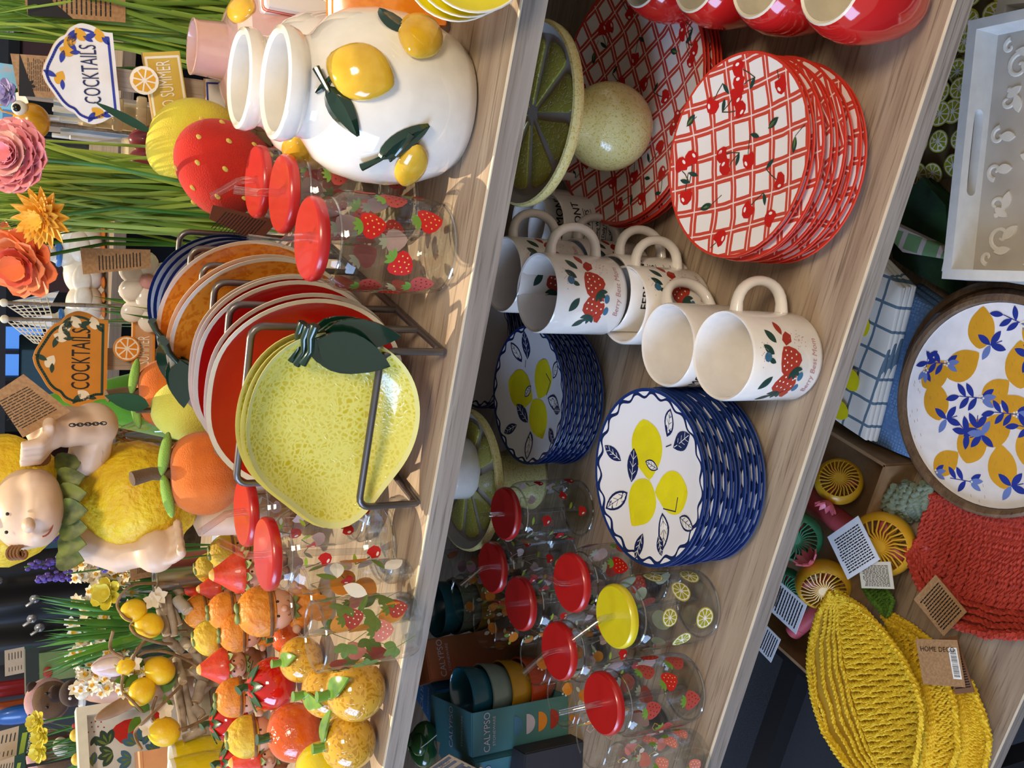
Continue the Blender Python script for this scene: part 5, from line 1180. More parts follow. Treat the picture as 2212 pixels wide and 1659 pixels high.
def fan(label, C, nrm, R, m, hdir=None, flower=None, group='toy fans'):
    n = V(nrm).normalized(); x, y, z = frame(n)
    if hdir: y_ = V(hdir) - n * V(hdir).dot(n); y = -y_.normalized(); x = y.cross(n)
    T = Mx((x, y, n)).transposed().to_4x4()
    t = bpy.data.objects.new('toy_fan', None); COL.objects.link(t); t.matrix_world = Mx.Translation(C) @ T; tag(t, label, 'fan', group)
    D = R * .40
    prof = [(R * .80, -D), (R * .93, -D * .8), (R, -D * .3), (R, D * .3), (R * .93, D * .8), (R * .80, D), (R * .78, D * .9), (R * .9, 0), (R * .78, -D * .9)]
    MB().lathe(prof + prof[:1], 48).build('cage_rim', m, t)
    for sgn in (-1, 1):
        hub = MB().lathe([(0, D * 1.12), (R * .2, D * 1.1), (R * .22, D * .98), (0, D * .95)], 24, T=Mx.Scale(sgn, 4, (0, 0, 1))).build('hub', m, t)
        sl0 = None
        for i in range(26):
            if sl0 is None:
                sl0 = MB().tube([(R * .18, 0, sgn * D * 1.05), (R * .45, R * .10 * sgn, sgn * D * 1.1), (R * .82, R * .05 * sgn, sgn * D * .97)], R * .030, 6); o = sl0.build('slat', m, t); me = o.data
            else: o = bpy.data.objects.new('slat', me); COL.objects.link(o); o.parent = t
            o.rotation_euler = (0, 0, 2 * pi * i / 26)
    MB().ball((0, 0, 0), (R * .3, R * .3, D * .5), 16, 10).build('fan_motor', PINKF, t)
    for i in range(3): a = 2 * pi * i / 3; MB().ball((R * .45 * cos(a), R * .45 * sin(a), 0), (R * .3, R * .16, R * .04), 14, 8, rot=Mx.Rotation(a, 3, 'Z')).build('blade', PINKF, t)
    if hdir: MB().tube([(0, -R * .95, 0), (0, -R * 1.4, 0), (0, -R * 2.5, 0), (0, -R * 2.62, 0)], [R * .34, R * .36, R * .34, R * .25], 20).build('handle', PINKF, t)
    if flower is not None:
        fx = V((cos(flower), sin(flower), 0))
        for i in range(9):
            a = 2 * pi * i / 9; tv = V((-sin(flower), cos(flower), 0)); d = fx * .75 + (tv * cos(a) + V((0, 0, 1)) * sin(a)) * .8
            MB().leaf(fx * R * 1.0, d, fx, R * .62, R * .27, 0, -.2, 5, thick=.0025).build('petal', PET, t)
    return t
FY = M('fan_yellow', 'd8a826', .35, coat=.2); FG = M('fan_green', '3f9a74', .35, coat=.2)
fan('yellow toy fan lying on its edge with a pink flower, farthest right in the box', at(1812, 1040, Z3 + .075), (.62, -.42, .62), .034, FY, None, 2.3)
fan('large open yellow toy fan under the white paper tag', at(1905, 1175, Z3 + .055), (.15, -.45, .88), .046, FY, None, -1.5)
fan('yellow toy fan with flat face next to the yellow basket', at(1778, 1262, Z3 + .08), (-.15, -.75, .62), .040, FY, None, .9)
fan('green toy fan half under the middle shelf edge', at(1722, 1160, Z3 + .095), (.1, -.6, .75), .038, FG, None)
fan('green toy fan below the other green fan, mostly hidden', at(1695, 1272, Z3 + .08), (.1, -.6, .75), .034, FG, None)
def rod(name, label, a, b, r, m, cat):
    c = (a + b) / 2; d = (b - a) / 2; t = thing(name, label, cat, c); MB().tube([-d, -d * .6, d * .9, d], [r * .85, r, r, r * .7], 20).build('rod_body', m, t); MB().tube([d * .4, d * .45], r * 1.03, 20).build('grip_band', m, t); return t
rod('fan_handle', 'pink fan handle lying across the box behind the white tag', at(1728, 1060, Z3 + .06), at(1845, 1150, Z3 + .045), .017, PINKF, 'handle')
rod('fan_handle', 'pink fan handle poking out below the yellow flat faced fan', at(1775, 1310, Z3 + .06), at(1712, 1365, Z3 + .05), .014, PINKF, 'handle')
PAPER = M('paper', 'dfe3ea', .6)
def flat_card(name, label, px4, z, m, art=None, tilt=None, cat='tag'):
    zs = z if isinstance(z, (list, tuple)) else [z] * 4
    q = [at(a, b, Z3 + h_) for (a, b), h_ in zip(px4, zs)]; c = sum(q, V((0, 0, 0))) / 4
    u = ((q[1] - q[0]) + (q[2] - q[3])) / 2; v = ((q[3] - q[0]) + (q[2] - q[1])) / 2; w_, h_ = u.length, v.length; u = u.normalized(); n = u.cross(v).normalized()
    if n.dot(EYE - c) < 0: u = -u; n = -n
    v = n.cross(u)
    o = MB().box((0, 0, 0), (w_, h_, .0009)).build(name, m, None, 0); Mw = Mx((u, v, n)).transposed().to_4x4(); Mw.translation = c; o.matrix_world = Mw; tag(o, label, cat)
    if art: mb = MB(); ml = art(w_, h_)(mb, plane_fn((0, 0, .00046), (1, 0, 0), (0, 1, 0))); mb.build('card_print', ml, o, 0)
    return o
flat_card('paper_tag', 'white printed paper tag on the open yellow fan, diamond on to the viewer', [(1772, 1178), (1840, 1138), (1916, 1184), (1848, 1234)], .115, PAPER, lambda w_, h_: lines_art(7, w_, h_, None))
flat_card('paper_tag', 'cream printed paper tag with a punched hole beside the pink petals', [(1846, 1222), (1908, 1214), (1948, 1272), (1870, 1262)], .10, M('paper_cream', 'd6d0bc', .6), lambda w_, h_: lines_art(8, w_, h_, None))
flat_card('price_tag', 'white price tag with barcode under the middle shelf edge, upper one', [(1655, 1336), (1673, 1272), (1749, 1284), (1720, 1345)], .14, PAPER, lambda w_, h_: lines_art(5, w_, h_, None, bars=(-w_ * .35, -h_ * .3, w_ * .6, h_ * .1)))
flat_card('price_tag', 'white price tag with barcode under the middle shelf edge, lower one', [(1628, 1412), (1640, 1366), (1692, 1354), (1662, 1408)], .13, PAPER, lambda w_, h_: lines_art(4, w_, h_, None, bars=(-w_ * .35, -h_ * .3, w_ * .6, h_ * .1)))
flat_card('swing_tag', 'kraft price tag with dark corner lying on the red basket', [(1984, 1296), (2022, 1230), (2088, 1333), (2028, 1372)], .085, KRAFT, lambda w_, h_: lines_art(6, w_, h_, None))
flat_card('swing_tag', 'kraft tag with white barcode sticker on the yellow baskets', [(1998, 1496), (1983, 1392), (2062, 1370), (2082, 1466)], .125, KRAFT, lambda w_, h_: lines_art(0, w_, h_, None, [('HOME', .0085, -w_ * .28, -h_ * .22, 1.57), ('DECO', .0085, -w_ * .28, h_ * .22, 1.57)], (-w_ * .30, h_ * .36, w_ * .6, h_ * .10), 'white'))
flat_card('swing_tag', 'brown printed leaflet behind the kraft tag on the yellow baskets', [(2062, 1380), (2072, 1376), (2100, 1492), (2030, 1498)], .11, M('leaflet', '7a5438', .7), lambda w_, h_: lines_art(9, w_, h_, None))
# ================================================================== BEHIND THE TOP SHELF
DARKW = wood('dark_wood', '8a7a68', '6c5c4c', '4a3e34'); 
bs = thing('display_shelf', 'low wooden display shelf of garden figures behind the ceramics', 'shelf', (-.55, 1.95, 0))
for z in (1.245, 1.462): MB().box((0.1, 0, z), (1.5, .42, .02)).build('shelf_board', DARKW, bs, 0)
MB().box((.1, .215, .75), (1.5, .01, 1.44)).build('dark_back', M('niche_dark', '1a1c20', .8), bs, 0)
for x in (-.64, .84): MB().box((x, 0, .74), (.02, .42, 1.44)).build('side_panel', DARKW, bs, 0)
GR1 = M('grass_green', '6d9230', .5, '557a1e', 8, .3, .7); GR2 = M('grass_light', '9ab548', .5); GR3 = M('leaf_green', '2f6a26', .45, '447f2e', 20, .4, .6)
def tuft(name, label, cat, px0, py0, y, tips, n, wd, mats_, seed, spread=.02, zb=None, droop=.1, kind='stuff', part='blades'):
    F = FR(px0, py0, y, zb); rr = random.Random(seed); t = thing(name, label, cat, F.loc, F.rz); mb = MB(); b0 = F.p(px0, py0)
    for i in range(n):
        a, b = tips[rr.randrange(len(tips))], tips[rr.randrange(len(tips))]; f = rr.random(); q = F.p(a[0] + (b[0] - a[0]) * f + rr.gauss(0, 12), a[1] + (b[1] - a[1]) * f + rr.gauss(0, 14), rr.uniform(-.06, .1))
        b = V((b0.x + rr.gauss(0, spread), rr.gauss(0, spread), min(b0.z, .02))); d = q - b; L = d.length; sd = d.cross(V((rr.gauss(0, .4), 1, 0))).normalized(); vs = []; m = 7; w_ = wd * rr.uniform(.6, 1.2); dr = rr.uniform(.2, 1.4) * droop
        for k in range(m + 1):
            s = k / m; c = b + d * s + V((d.x * .25, d.y * .25, 0)) * (s * s - s) * 1.2 + V((0, 0, dr * L)) * (s - s ** 2); wk = w_ * (1 - s ** 3) * .5 * (.6 + .4 * min(1, s * 4)); vs += [c - sd * wk, c + V((0, -w_ * .15, 0)), c + sd * wk]
        fs = []
        for k in range(m):
            for e in (0, 1): o = k * 3 + e; fs.append([o, o + 1, o + 4, o + 3])
        mb.add(vs, fs, rr.randrange(len(mats_)))
    o = mb.build(part, mats_, t, 60); o['kind'] = 'stuff'; return t, F
POTM = M('pot_white', 'dedad0', .4)
def pot(t, r, h, m=None, x=0): MB().lathe([(0, 0), (r * .8, 0), (r, h), (r * .95, h), (r * .9, h * .9), (0, h * .85)], 24, T=Mx.Translation((x, 0, 0))).build('pot', m or POTM, t)
ta_, fa = tuft('grass_bunch', 'tall artificial grass bunch at the right edge behind the pink jar', 'grass', 470, 48, 1.20, [(-30, -60), (0, 20), (40, 70), (80, 110), (-40, 140)], 240, .0050, [GR1, GR1, GR2], 1, .024); pot(ta_, .045, .06)
tb_, fb = tuft('grass_bunch', 'tall artificial grass bunch between the plush strawberry and the navy plates', 'grass', 470, 425, 1.14, [(-30, 330), (40, 380), (-40, 420), (10, 500), (60, 530), (-20, 470)], 260, .0050, [GR1, GR2, GR2], 2, .022); pot(tb_, .045, .06)
# ---- garden signs
def outline(kind):
    if kind == 'crest':   # half outline mirrored, unit width 2
        h = [(.93, -.72), (.94, -.52), (1.08, -.30), (1.13, -.05), (1.02, .18), (.86, .28), (.80, .42), (.66, .55), (.42, .68), (.18, .82), (0, .86)]
        pts = [V(p) for p in h]; out = []
        for i in range(len(pts) - 1):
            for k in range(4): out.append(pts[i].lerp(pts[i + 1], k / 4))
        out.append(pts[-1]); sm = out[:]
        for _ in range(2): sm = [sm[0], sm[1]] + [(sm[i - 1] + sm[i] * 2 + sm[i + 1]) / 4 for i in range(2, len(sm) - 1)] + [sm[-1]]
        right = [(p.x, p.y) for p in sm]; return right + [(-x, y) for x, y in right[-2::-1]]
    if kind == 'arrow': return [(1, -.30), (1, .30), (-.78, .30), (-1, 0), (-.78, -.30)]
    if kind == 'board': return [(1, -.30), (1, .30), (-1, .30), (-1, -.30)]
PC_ = {}
def sign_board(t, name, F, pts3, outl, face, edge, line, txt, tsz, tcol, roll, deco=None, th=.010, x=0, z=0, w_=.08, hk=1.0, d=0):
    sc = w_ / 2; poly = [(px * sc, py * sc * hk) for px, py in outl]
    T = Mx.Translation((x, d, z)) @ Mx.Rotation(roll, 4, 'Y') @ Mx.Rotation(pi / 2, 4, 'X')
    o = MB().prism(poly, 0, th, 1, T, 0).build(name, [face, edge], t, 30)
    K = list(dict.fromkeys([line, tcol, 'p_ochre', 'p_blue', 'p_cream', 'p_dgrn', 'p_orng', 'p_navy'])); mb = MB(); f0 = plane_fn((0, 0, th), (1, 0, 0), (0, 1, 0)); f = lambda a, b, h: T @ f0(a, b, h)
    sh = []
    n = len(poly); cx = 0; cy = sum(p[1] for p in poly) / n
    for k in range(n): a, b = poly[k], poly[(k + 1) % n]; g = .88; sh += stroke(line, [(a[0] * g, cy + (a[1] - cy) * g), (b[0] * g, cy + (b[1] - cy) * g)], sc * .055)
    if deco: sh += deco
    emit(mb, sh, f, K, lift=.0002, step=.00001)
    text_on(mb, txt, tsz, f, K.index(tcol), 0, -.012 * sc if outl[0][1] > -.5 else -.16 * sc, 0, .47)
    mb.build('board_print', mats(K), o, 0); return o
def citrus_disc(t, x, z, r, cols, d=-.012, roll=0, name='slice_disc'):
    T = Mx.Translation((x, d, z)) @ Mx.Rotation(pi / 2, 4, 'X'); o = MB().lathe([(0, 0), (r, 0), (r, .006), (0, .006)], 32, T=T).build(name, M('disc_edge', 'c8ab80', .6), t, 30)
    mb = MB(); f0 = plane_fn((0, 0, .006), (1, 0, 0), (0, 1, 0)); emit(mb, citrus(r * 2, 0, 0, .3, *cols, n=8), lambda a, b, h: T @ f0(a, b, h), list(dict.fromkeys(cols)), lift=.0002); mb.build('slice_print', mats(list(dict.fromkeys(cols))), o, 0)
SIGNW = M('sign_white', 'e4e3de', .45); SIGNO = M('sign_orange', 'cf8a2c', .5); SEDGE = M('sign_edge', 'b08a66', .6); ARW = wood('arrow_wood', 'b29a78', 'a48a66', '8e7654', 'x', 3, .6, .1); SPOST = wood('post_wood', 'a89c90', '988a7c', '7e7066', 'z', 2)
def lemons_deco(s, lem='p_ochre', lf='p_blue'):
    sh = []
    for x, y, a in ((.86, -.42, .3), (.50, .30, 1.2), (.72, .22, 2.2), (.87, -.02, .6), (-.86, -.22, .9), (-.08, .52, -.5)):
        sh += lemonshape(lem, s * .30, x * s, y * s, a); sh += xf([lobe(lf, s * .3, s * .12)], (x + .03) * s, (y + .06) * s, a + 1.6) + xf([lobe(lf, s * .24, s * .1)], (x - .03) * s, (y - .05) * s, a + 3.6)
    return sh
F = FR(175, 160, 1.10); t = thing('garden_sign', 'wooden sign post with white blue edged cocktails board and hello summer arrow', 'sign', F.loc, F.rz)
q0, q1 = F.p(150, 160), F.p(600, 160); MB().box((0, .006, q0.z / 2), (.022, .010, q0.z)).build('post', SPOST, t, 0)
c = F.p(178, 160); sign_board(t, 'name_board', F, None, outline('crest'), SIGNW, SEDGE, 'p_blue', 'COCKTAILS', .0225, 'p_navy', -.13, lemons_deco(.043), x=c.x, z=c.z, w_=.086, d=-.001)
c = F.p(350, 178); sign_board(t, 'arrow_board', F, None, outline('arrow'), M('arrow_face', 'd2b24a', .5), SEDGE, 'p_cream', 'HELLO SUMMER', .0200, 'p_cream', -.20, [('p_ochre', [])][:0], x=c.x, z=c.z, w_=.084, hk=1.45, d=-.002)
c = F.p(298, 155); citrus_disc(t, c.x, c.z, .0140, ('p_cream', 'p_cream', 'p_ochre'))
c = F.p(462, 205); sign_board(t, 'lower_board', F, None, outline('board'), SIGNW, SEDGE, 'p_blue', 'LOVE', .014, 'p_navy', -.1, None, x=c.x, z=c.z, w_=.07, hk=1.1, d=.0)
F = FR(155, 775, 1.16); t = thing('garden_sign', 'wooden sign post with orange cocktails board and summer board', 'sign', F.loc, F.rz)
q0 = F.p(140, 775); MB().box((0, .006, q0.z / 2), (.026, .010, q0.z)).build('post', SPOST, t, 0)
c = F.p(158, 775); sign_board(t, 'name_board', F, None, outline('crest'), SIGNO, M('sign_oedge', 'b87828', .5), 'p_dgrn', 'COCKTAILS', .0285, 'p_black', .02, lemons_deco(.049, 'p_cream', 'p_dgrn'), x=c.x, z=c.z, w_=.100, d=-.001)
c = F.p(298, 755); sign_board(t, 'lower_board', F, None, outline('board'), M('arrow_face2', 'c8966a', .5), SEDGE, 'p_orng', 'SUMMER', .0190, 'p_cream', .02, None, x=c.x, z=c.z, w_=.086, hk=1.0, d=-.002)
c = F.p(262, 752); citrus_disc(t, c.x, c.z, .0150, ('p_orng', 'p_cream', 'p_orng'))
# ---- kraft swing tags among the grass
def up_tag(label, pts, y, m, art=True, name='swing_tag', corner=None, d=0):
    cx = sum(p[0] for p in pts) / 4; cy = sum(p[1] for p in pts) / 4; F = FR(cx, cy, y); q = [F.p(*p) for p in pts]
    t = thing(name, label, 'tag', F.loc, F.rz); n = (q[1] - q[0]).cross(q[2] - q[0]).normalized(); n = n if n.y < 0 else -n
    MB().add(q + [p - n * .0008 for p in q], [[0, 1, 2, 3], [7, 6, 5, 4], [0, 4, 5, 1], [1, 5, 6, 2], [2, 6, 7, 3], [3, 7, 4, 0]]).build('tag_card', m, t, 0)
    if art:
        u = q[1] - q[0]; v = q[3] - q[0]; o = q[0] + n * .0001; w_, h_ = u.length, v.length; u, v = u.normalized(), v.normalized(); mb = MB(); rr = random.Random(int(cx)); K = ['p_black', 'p_tan']; sh = []
        for i in range(13):
            yy = h_ * (.16 + .05 * i); x = w_ * .15
            while x < w_ * .85: l = rr.uniform(.04, .12) * w_; sh += stroke('p_black', [(x, yy), (x + l, yy)], h_ * .015); x += l * 1.3
        if corner:
            sh.append(('p_black', [(0, h_), (w_ * .0, h_ * .55), (w_, h_ * .99), (w_, h_)])); c = (w_ * .25, h_ * .78)
            for k in range(8): a = 2 * pi * k / 8; sh += xf([lobe('p_black', w_ * .16, w_ * .07)], c[0] + w_ * .04 * cos(a), c[1] + w_ * .04 * sin(a), a)
        emit(mb, sh, lambda a, b, h: o + u * a + v * b + n * h, K, lift=.0002, step=.00001); mb.build('card_print', mats(K), t, 0)
    return t
up_tag('kraft tag with black flower corner behind the white cocktails sign', [(115, 205), (115, 118), (28, 125), (45, 210)], 1.13, KRAFT, corner=True)
up_tag('kraft tag hanging in the grass at the top right corner of view', [(265, 30), (262, -40), (62, 0), (72, 48)], 1.16, KRAFT, corner=True)
up_tag('kraft tag with printed text under the grass beside the goose figures', [(322, 575), (320, 535), (180, 540), (186, 596)], 1.12, KRAFT)
# ---- plush fruit
def plush(name, h, h2): return M(name, h, .95, h2, 30, .35, .65, bump=.5, bscale=700, sheen=.12)
PY, PR, PO, PG, PP = plush('plush_yellow', 'd9cf3c', 'cbb93a'), plush('plush_red', 'c0200f', 'aa180a'), plush('plush_orange', 'd8772c', 'c8641c'), plush('plush_green', '86b04a', '6f9a3a'), plush('plush_lime', '5aa02c', '4a8e22'); PPEAR = plush('plush_pear', 'd8d860', 'c8c850'); PSTEM = plush('plush_stem', '6a5238', '54402a')
F = FR(500, 380, .985); t = thing('plush_strawberry', 'red plush strawberry with yellow seeds behind the red lidded jars', 'plush toy', F.loc, F.rz); a_, b_ = F.p(375, 310), F.p(560, 465)
c = F.p(512, 378, .02); ax = (F.p(560, 455, .02) - F.p(400, 310, .02)); ang = atan2(-ax.x, -ax.z)
def sbody(p, u): return p * (1 - .42 * max(0, -u.z) ** 1.4 + .05 * max(0, u.z))
Rm = Mx.Rotation(ang * .9, 3, 'Y'); R0 = V((.047, .040, .060)); C0 = V((c.x, c.y, max(c.z, .040)))
MB().ball(C0, tuple(R0), 40, 26, fn=sbody, rot=Rm).build('berry_body', PR, t)
SEED = plush('plush_seed', 'd8c060', 'cbb050'); me = None
for k in range(40):
    th = k * 2.4; z = .92 - 1.7 * (k + .5) / 40; u = V((sqrt(1 - z * z) * cos(th), sqrt(1 - z * z) * sin(th), z))
    if u.y > .35: continue
    p = C0 + Rm @ sbody(V((u.x * R0.x, u.y * R0.y, u.z * R0.z)), u)
    o = MB().ball((0, 0, 0), (.0022, .0012, .0036), 8, 6, rot=Rm).build('seed', SEED, t) if me is None else bpy.data.objects.new('seed', me)
    if me is None: me = o.data
    else: COL.objects.link(o); o.parent = t
    o.location = p
p = F.p(520, 480, -.01); up_tag('dark brown printed tag under the plush strawberry', [(600, 470), (560, 520), (455, 478), (462, 448)], .955, M('tag_brown', '5a2c1a', .7))
F = FR(412, 306, 1.06); t = thing('plush_lemon', 'yellow plush lemon leaning behind the plush strawberry', 'plush toy', F.loc, F.rz); c = F.p(418, 306)
MB().ball((c.x, 0, max(c.z, .046)), (.044, .038, .046), 36, 24, fn=lambda p, u: p * (1 + .1 * abs(u.z) ** 8), rot=Mx.Rotation(-.6, 3, 'Y')).build('lemon_body', PY, t)
q, q2 = F.p(335, 297), F.p(222, 248); MB().leaf(q, q2 - q, (0, -1, 0), (q2 - q).length, .009, 0, .1, 6, thick=.003).build('leaf', M('stalk_dark', '14402c', .8), t)
def plush_orange(label, px, py, y, rpx, stem=True):
    F = FR(px, py, y); r = rpx * F.k; t = thing('plush_orange', label, 'plush toy', F.loc, F.rz); c = F.p(px, py); z = max(c.z, r * .9)
    MB().ball((c.x, 0, z), (r, r, r * .92), 48, 28, fn=lambda p, u: p * (1 - .10 * (1 - abs(sin(4 * atan2(u.y, u.x) + .4)) ** .35) * (1 - abs(u.z) ** 3)) - V((0, 0, .16 * r * max(0, u.z) ** 10))).build('fruit_body', PO, t)
    MB().tube([(c.x, 0, z + r * .7), (c.x + r * .05, 0, z + r * 1.15), (c.x - r * .05, -r * .1, z + r * 1.6)], [r * .16, r * .15, r * .17], 12).build('stem', PSTEM, t)
    for s_ in (-1, 1): MB().ball((c.x + s_ * r * .48, -r * .1, z + r * (.88 if s_ > 0 else .84)), (r * .52, r * .2, r * .13), 18, 10, rot=Mx.Rotation(.18 * s_, 3, 'Y')).build('leaf', PG, t)
    return t
plush_orange('orange plush pumpkin shaped fruit beside the red plates, in front', 440, 1022, .90, 92)
plush_orange('orange plush fruit behind the yellow plush pear', 360, 850, 1.04, 76)
F = FR(385, 885, .985); t = thing('plush_pear', 'pale yellow plush pear with dark green leaf behind the red plates', 'plush toy', F.loc, F.rz); c = F.p(400, 885); z = max(c.z, .04)
MB().ball((c.x, 0, z), (.034, .032, .046), 32, 22, fn=lambda p, u: p * (1 - .22 * max(0, u.z))).build('pear_body', PPEAR, t)
q = F.p(300, 852, -.01); MB().leaf((q.x - .012, q.y, q.z - .012), (.25, -.1, 1), (-.2, -1, 0), .045, .018, 0, .1, 7, thick=.003).build('leaf', M('felt_dark', '1f4a2a', .9), t)
MB().tube([(c.x, 0, z + .035), (c.x, -.003, q.z)], .003, 8).build('stem', PSTEM, t)
# ---- felt cone tree and cellophane bag
F = FR(150, 870, 1.30); t = thing('felt_tree', 'bright green felt cone behind the orange cocktails sign', 'decoration', F.loc, F.rz); a_ = F.p(80, 860); 
MB().lathe([(0, 0), (.075, 0), (.072, .01), (.035, a_.z * .6), (.006, a_.z), (0, a_.z + .002)], 32).build('felt_cone', PP, t); MB().tube([(0, 0, a_.z), (.004, 0, a_.z + .012), (.0, 0, a_.z + .02)], .0012, 6).build('loop', STEMG, t)
F = FR(330, 932, 1.03); t = thing('cellophane_bag', 'crinkled clear cellophane bag tied beside the big lemon figurine', 'bag', F.loc, F.rz); c = F.p(420, 935); tp = F.p(225, 900); nk = F.p(262, 915)
prof = [(.004, 0), (.034, .004), (.038, .03), (.037, nk.z * .55), (.030, nk.z * .75), (.010, nk.z * .97), (.009, nk.z), (.02, nk.z + .012), (.034, tp.z)]
prof = [tuple(V(prof[i]).lerp(V(prof[i + 1]), k / 3)) for i in range(8) for k in range(3)] + [prof[-1]]
MB().lathe(prof, 40, fn=lambda p, a, k: V((c.x + p.x * (1 + .34 * NZ.noise((cos(a) * 3.5, sin(a) * 3.5, k * .45))), p.y * (1 + .34 * NZ.noise((cos(a) * 3.5, sin(a) * 3.5, k * .45 + 5))), p.z + .006 * NZ.noise((cos(a) * 3, sin(a) * 3, k)))) ).build('bag_film', BAG, t, 20)
MB().ball((c.x, 0, .045), (.026, .026, .04), 20, 12).build('bag_filling', M('fill_green', '5d7a3a', .6, 'c8b84a', 30, .4, .6), t)
# ---- the big lemon figurine
F = FR(270, 1070, 1.03); t = thing('lemon_gnome', 'large yellow lemon suited garden figurine with hand on a chain', 'figurine', F.loc, F.rz)
LSUIT = M('lemon_suit', 'e4c826', .5, 'd8b01c', 60, .35, .65, bump=1.0, bscale=110, bdist=.004); SK2 = M('figurine_skin', 'dcc0a6', .45, sss=.05); 
def rad(n): return n * F.k
b = F.p(285, 1080, 0); MB().ball((b.x, 0, b.z), (rad(126), .080, rad(132)), 44, 30, fn=lambda p, u: p * (1 - .10 * max(0, u.z) ** 2 + .05 * max(0, -u.z) ** 6) + V((0, 0, 0)) + u * .0028 * NZ.noise((p.x * 90, p.y * 90, p.z * 90))).build('lemon_suit', LSUIT, t)
hd = F.p(75, 1085, -.045)
fuse('head', [(hd, (rad(82), .052, rad(66))), (hd + V((0, -.018, -rad(22))), (rad(78), .045, rad(45))), (hd + V((rad(45), -.03, -rad(14))), (rad(30), .025, rad(30))), (hd + V((-rad(45), -.03, -rad(14))), (rad(30), .025, rad(30)))], .0035, SK2, t, 6)
MB().ball(hd + V((rad(-30), -.068, rad(2))), (rad(15), .012, rad(12)), 16, 10).build('nose', SK2, t)
for px, py in ((40, 1092), (38, 1126)):
    q = F.p(px, py, 0); MB().ball((q.x, hd.y - .048, q.z), .0018, 8, 6).build('eye', EYE_, t)
q = F.p(108, 1114, 0); MB().tube([(q.x + .013 * cos(a), hd.y - .056 - .004 * sin(a), q.z + .006 + .010 * sin(a)) for a in (pi + pi * i / 10 for i in range(11))], .0009, 6).build('smile', M('smile_red', 'a85040', .5), t)
for px, py, r_ in ((98, 985, 1), (8, 1105, .8), (60, 1170, .7)):
    q = F.p(px, py, hd.y - .02); mb = MB()
    for k in range(4): mb.tube([q + V((.011 * r_ * cos(a) * (1 - a / 9), -.006 + .003 * k, .009 * r_ * sin(a) * (1 - a / 9) + .003 * k - .004)) for a in (i * .5 for i in range(13))], .0028 * r_, 6)
    mb.build('hair_curl', M('hair_brown', '7a4e22', .5), t)
q = F.p(48, 1066, hd.y + .045); MB().ball(q, (rad(136), .064, rad(130)), 44, 28, fn=lambda p, u: V((p.x * (1 - .25 * max(0, -u.z)), p.y, p.z)) + u * .002 * NZ.noise((p.x * 80, p.y * 80, p.z * 80))).build('lemon_hat', LSUIT, t)
for k in range(7):
    a = F.p(152 + 4 * abs(k - 3) * .0, 1008 + 29 * k, -.082 + .004 * (k - 3) ** 2); mb = MB(); mb.leaf(a + V((0, .01, .012)), (.1 * (3 - k), -.55, -1), (0, -1, .3), .030, .028, 0, .3, 6, thick=.002, fold=.35).build('collar_leaf', M('collar_green', '7a8a3c', .5, '3c4a2c', 50, .4, .65), t)
def limb(name, pts, rs, hand, hdir, curl):
    balls = [(p, r) for p, r in zip(pts, rs)]; tubes = [(pts, rs)]
    x, y, z = frame(hdir)
    h = hand; balls.append((h, (.024, .019, .022)))
    for k in range(4):
        o = h + x * (.0105 * (k - 1.5)) + z * .016; m_ = o + z * .013 + y * curl * .6; tubes.append(([h + x * .008 * (k - 1.5), o, m_, m_ + z * .004 + y * curl * 1.4], [.0068, .0064, .0060, .005]))
    tubes.append(([h, h + x * .020 + z * .006, h + x * .025 + z * .018], [.008, .007, .0056]))
    fuse(name, [(b_[0], (b_[1],) * 3) if not isinstance(b_[1], tuple) else b_ for b_ in balls], .0026, SK2, t, 3, tubes)
s1 = F.p(195, 985, -.03); e1 = F.p(198, 925, -.06); h1 = F.p(112, 930, -.085)
limb('arm', [s1, e1, e1.lerp(h1, .6)], [.022, .025, .022], h1, V((-.55, -.3, .05)), .012)
s2 = F.p(190, 1165, -.02); e2 = F.p(250, 1190, -.03); h2 = F.p(312, 1188, -.06)
limb('arm', [s2, e2, e2.lerp(h2, .6)], [.020, .021, .017], h2, V((.3, -.5, -.9)), .008)
me = None; a, b = F.p(150, 930, -.112), F.p(205, 928, -.112)
for k in range(9):
    q = a.lerp(b, k / 8); o = MB().tube([(.0016 * cos(i * pi / 5), 0, .0030 * sin(i * pi / 5)) for i in range(10)], .0006, 5, closed=True).build('chain_link', BLACKM, t); o.location = q; o.rotation_euler = (0, 0, k * pi / 2)
for sx in (-1, 1):
    q = F.p(420, 1085 + 45 * sx, -.01); MB().lathe([(0, 0), (.030, 0), (.031, .012), (.024, .028), (.021, q.z), (0, q.z + .01)], 24, T=Mx.Translation((q.x, -.005, 0))).build('leg', SK2, t)
    MB().ball((q.x, -.03, .014), (.026, .04, .015), 18, 10).build('shoe', M('figurine_shoe', '9a6a3c', .5), t)
up_tag('kraft tag with dense text hung on the big lemon figurine', [(145, 890), (50, 945), (-5, 850), (52, 808)], .98, KRAFT)
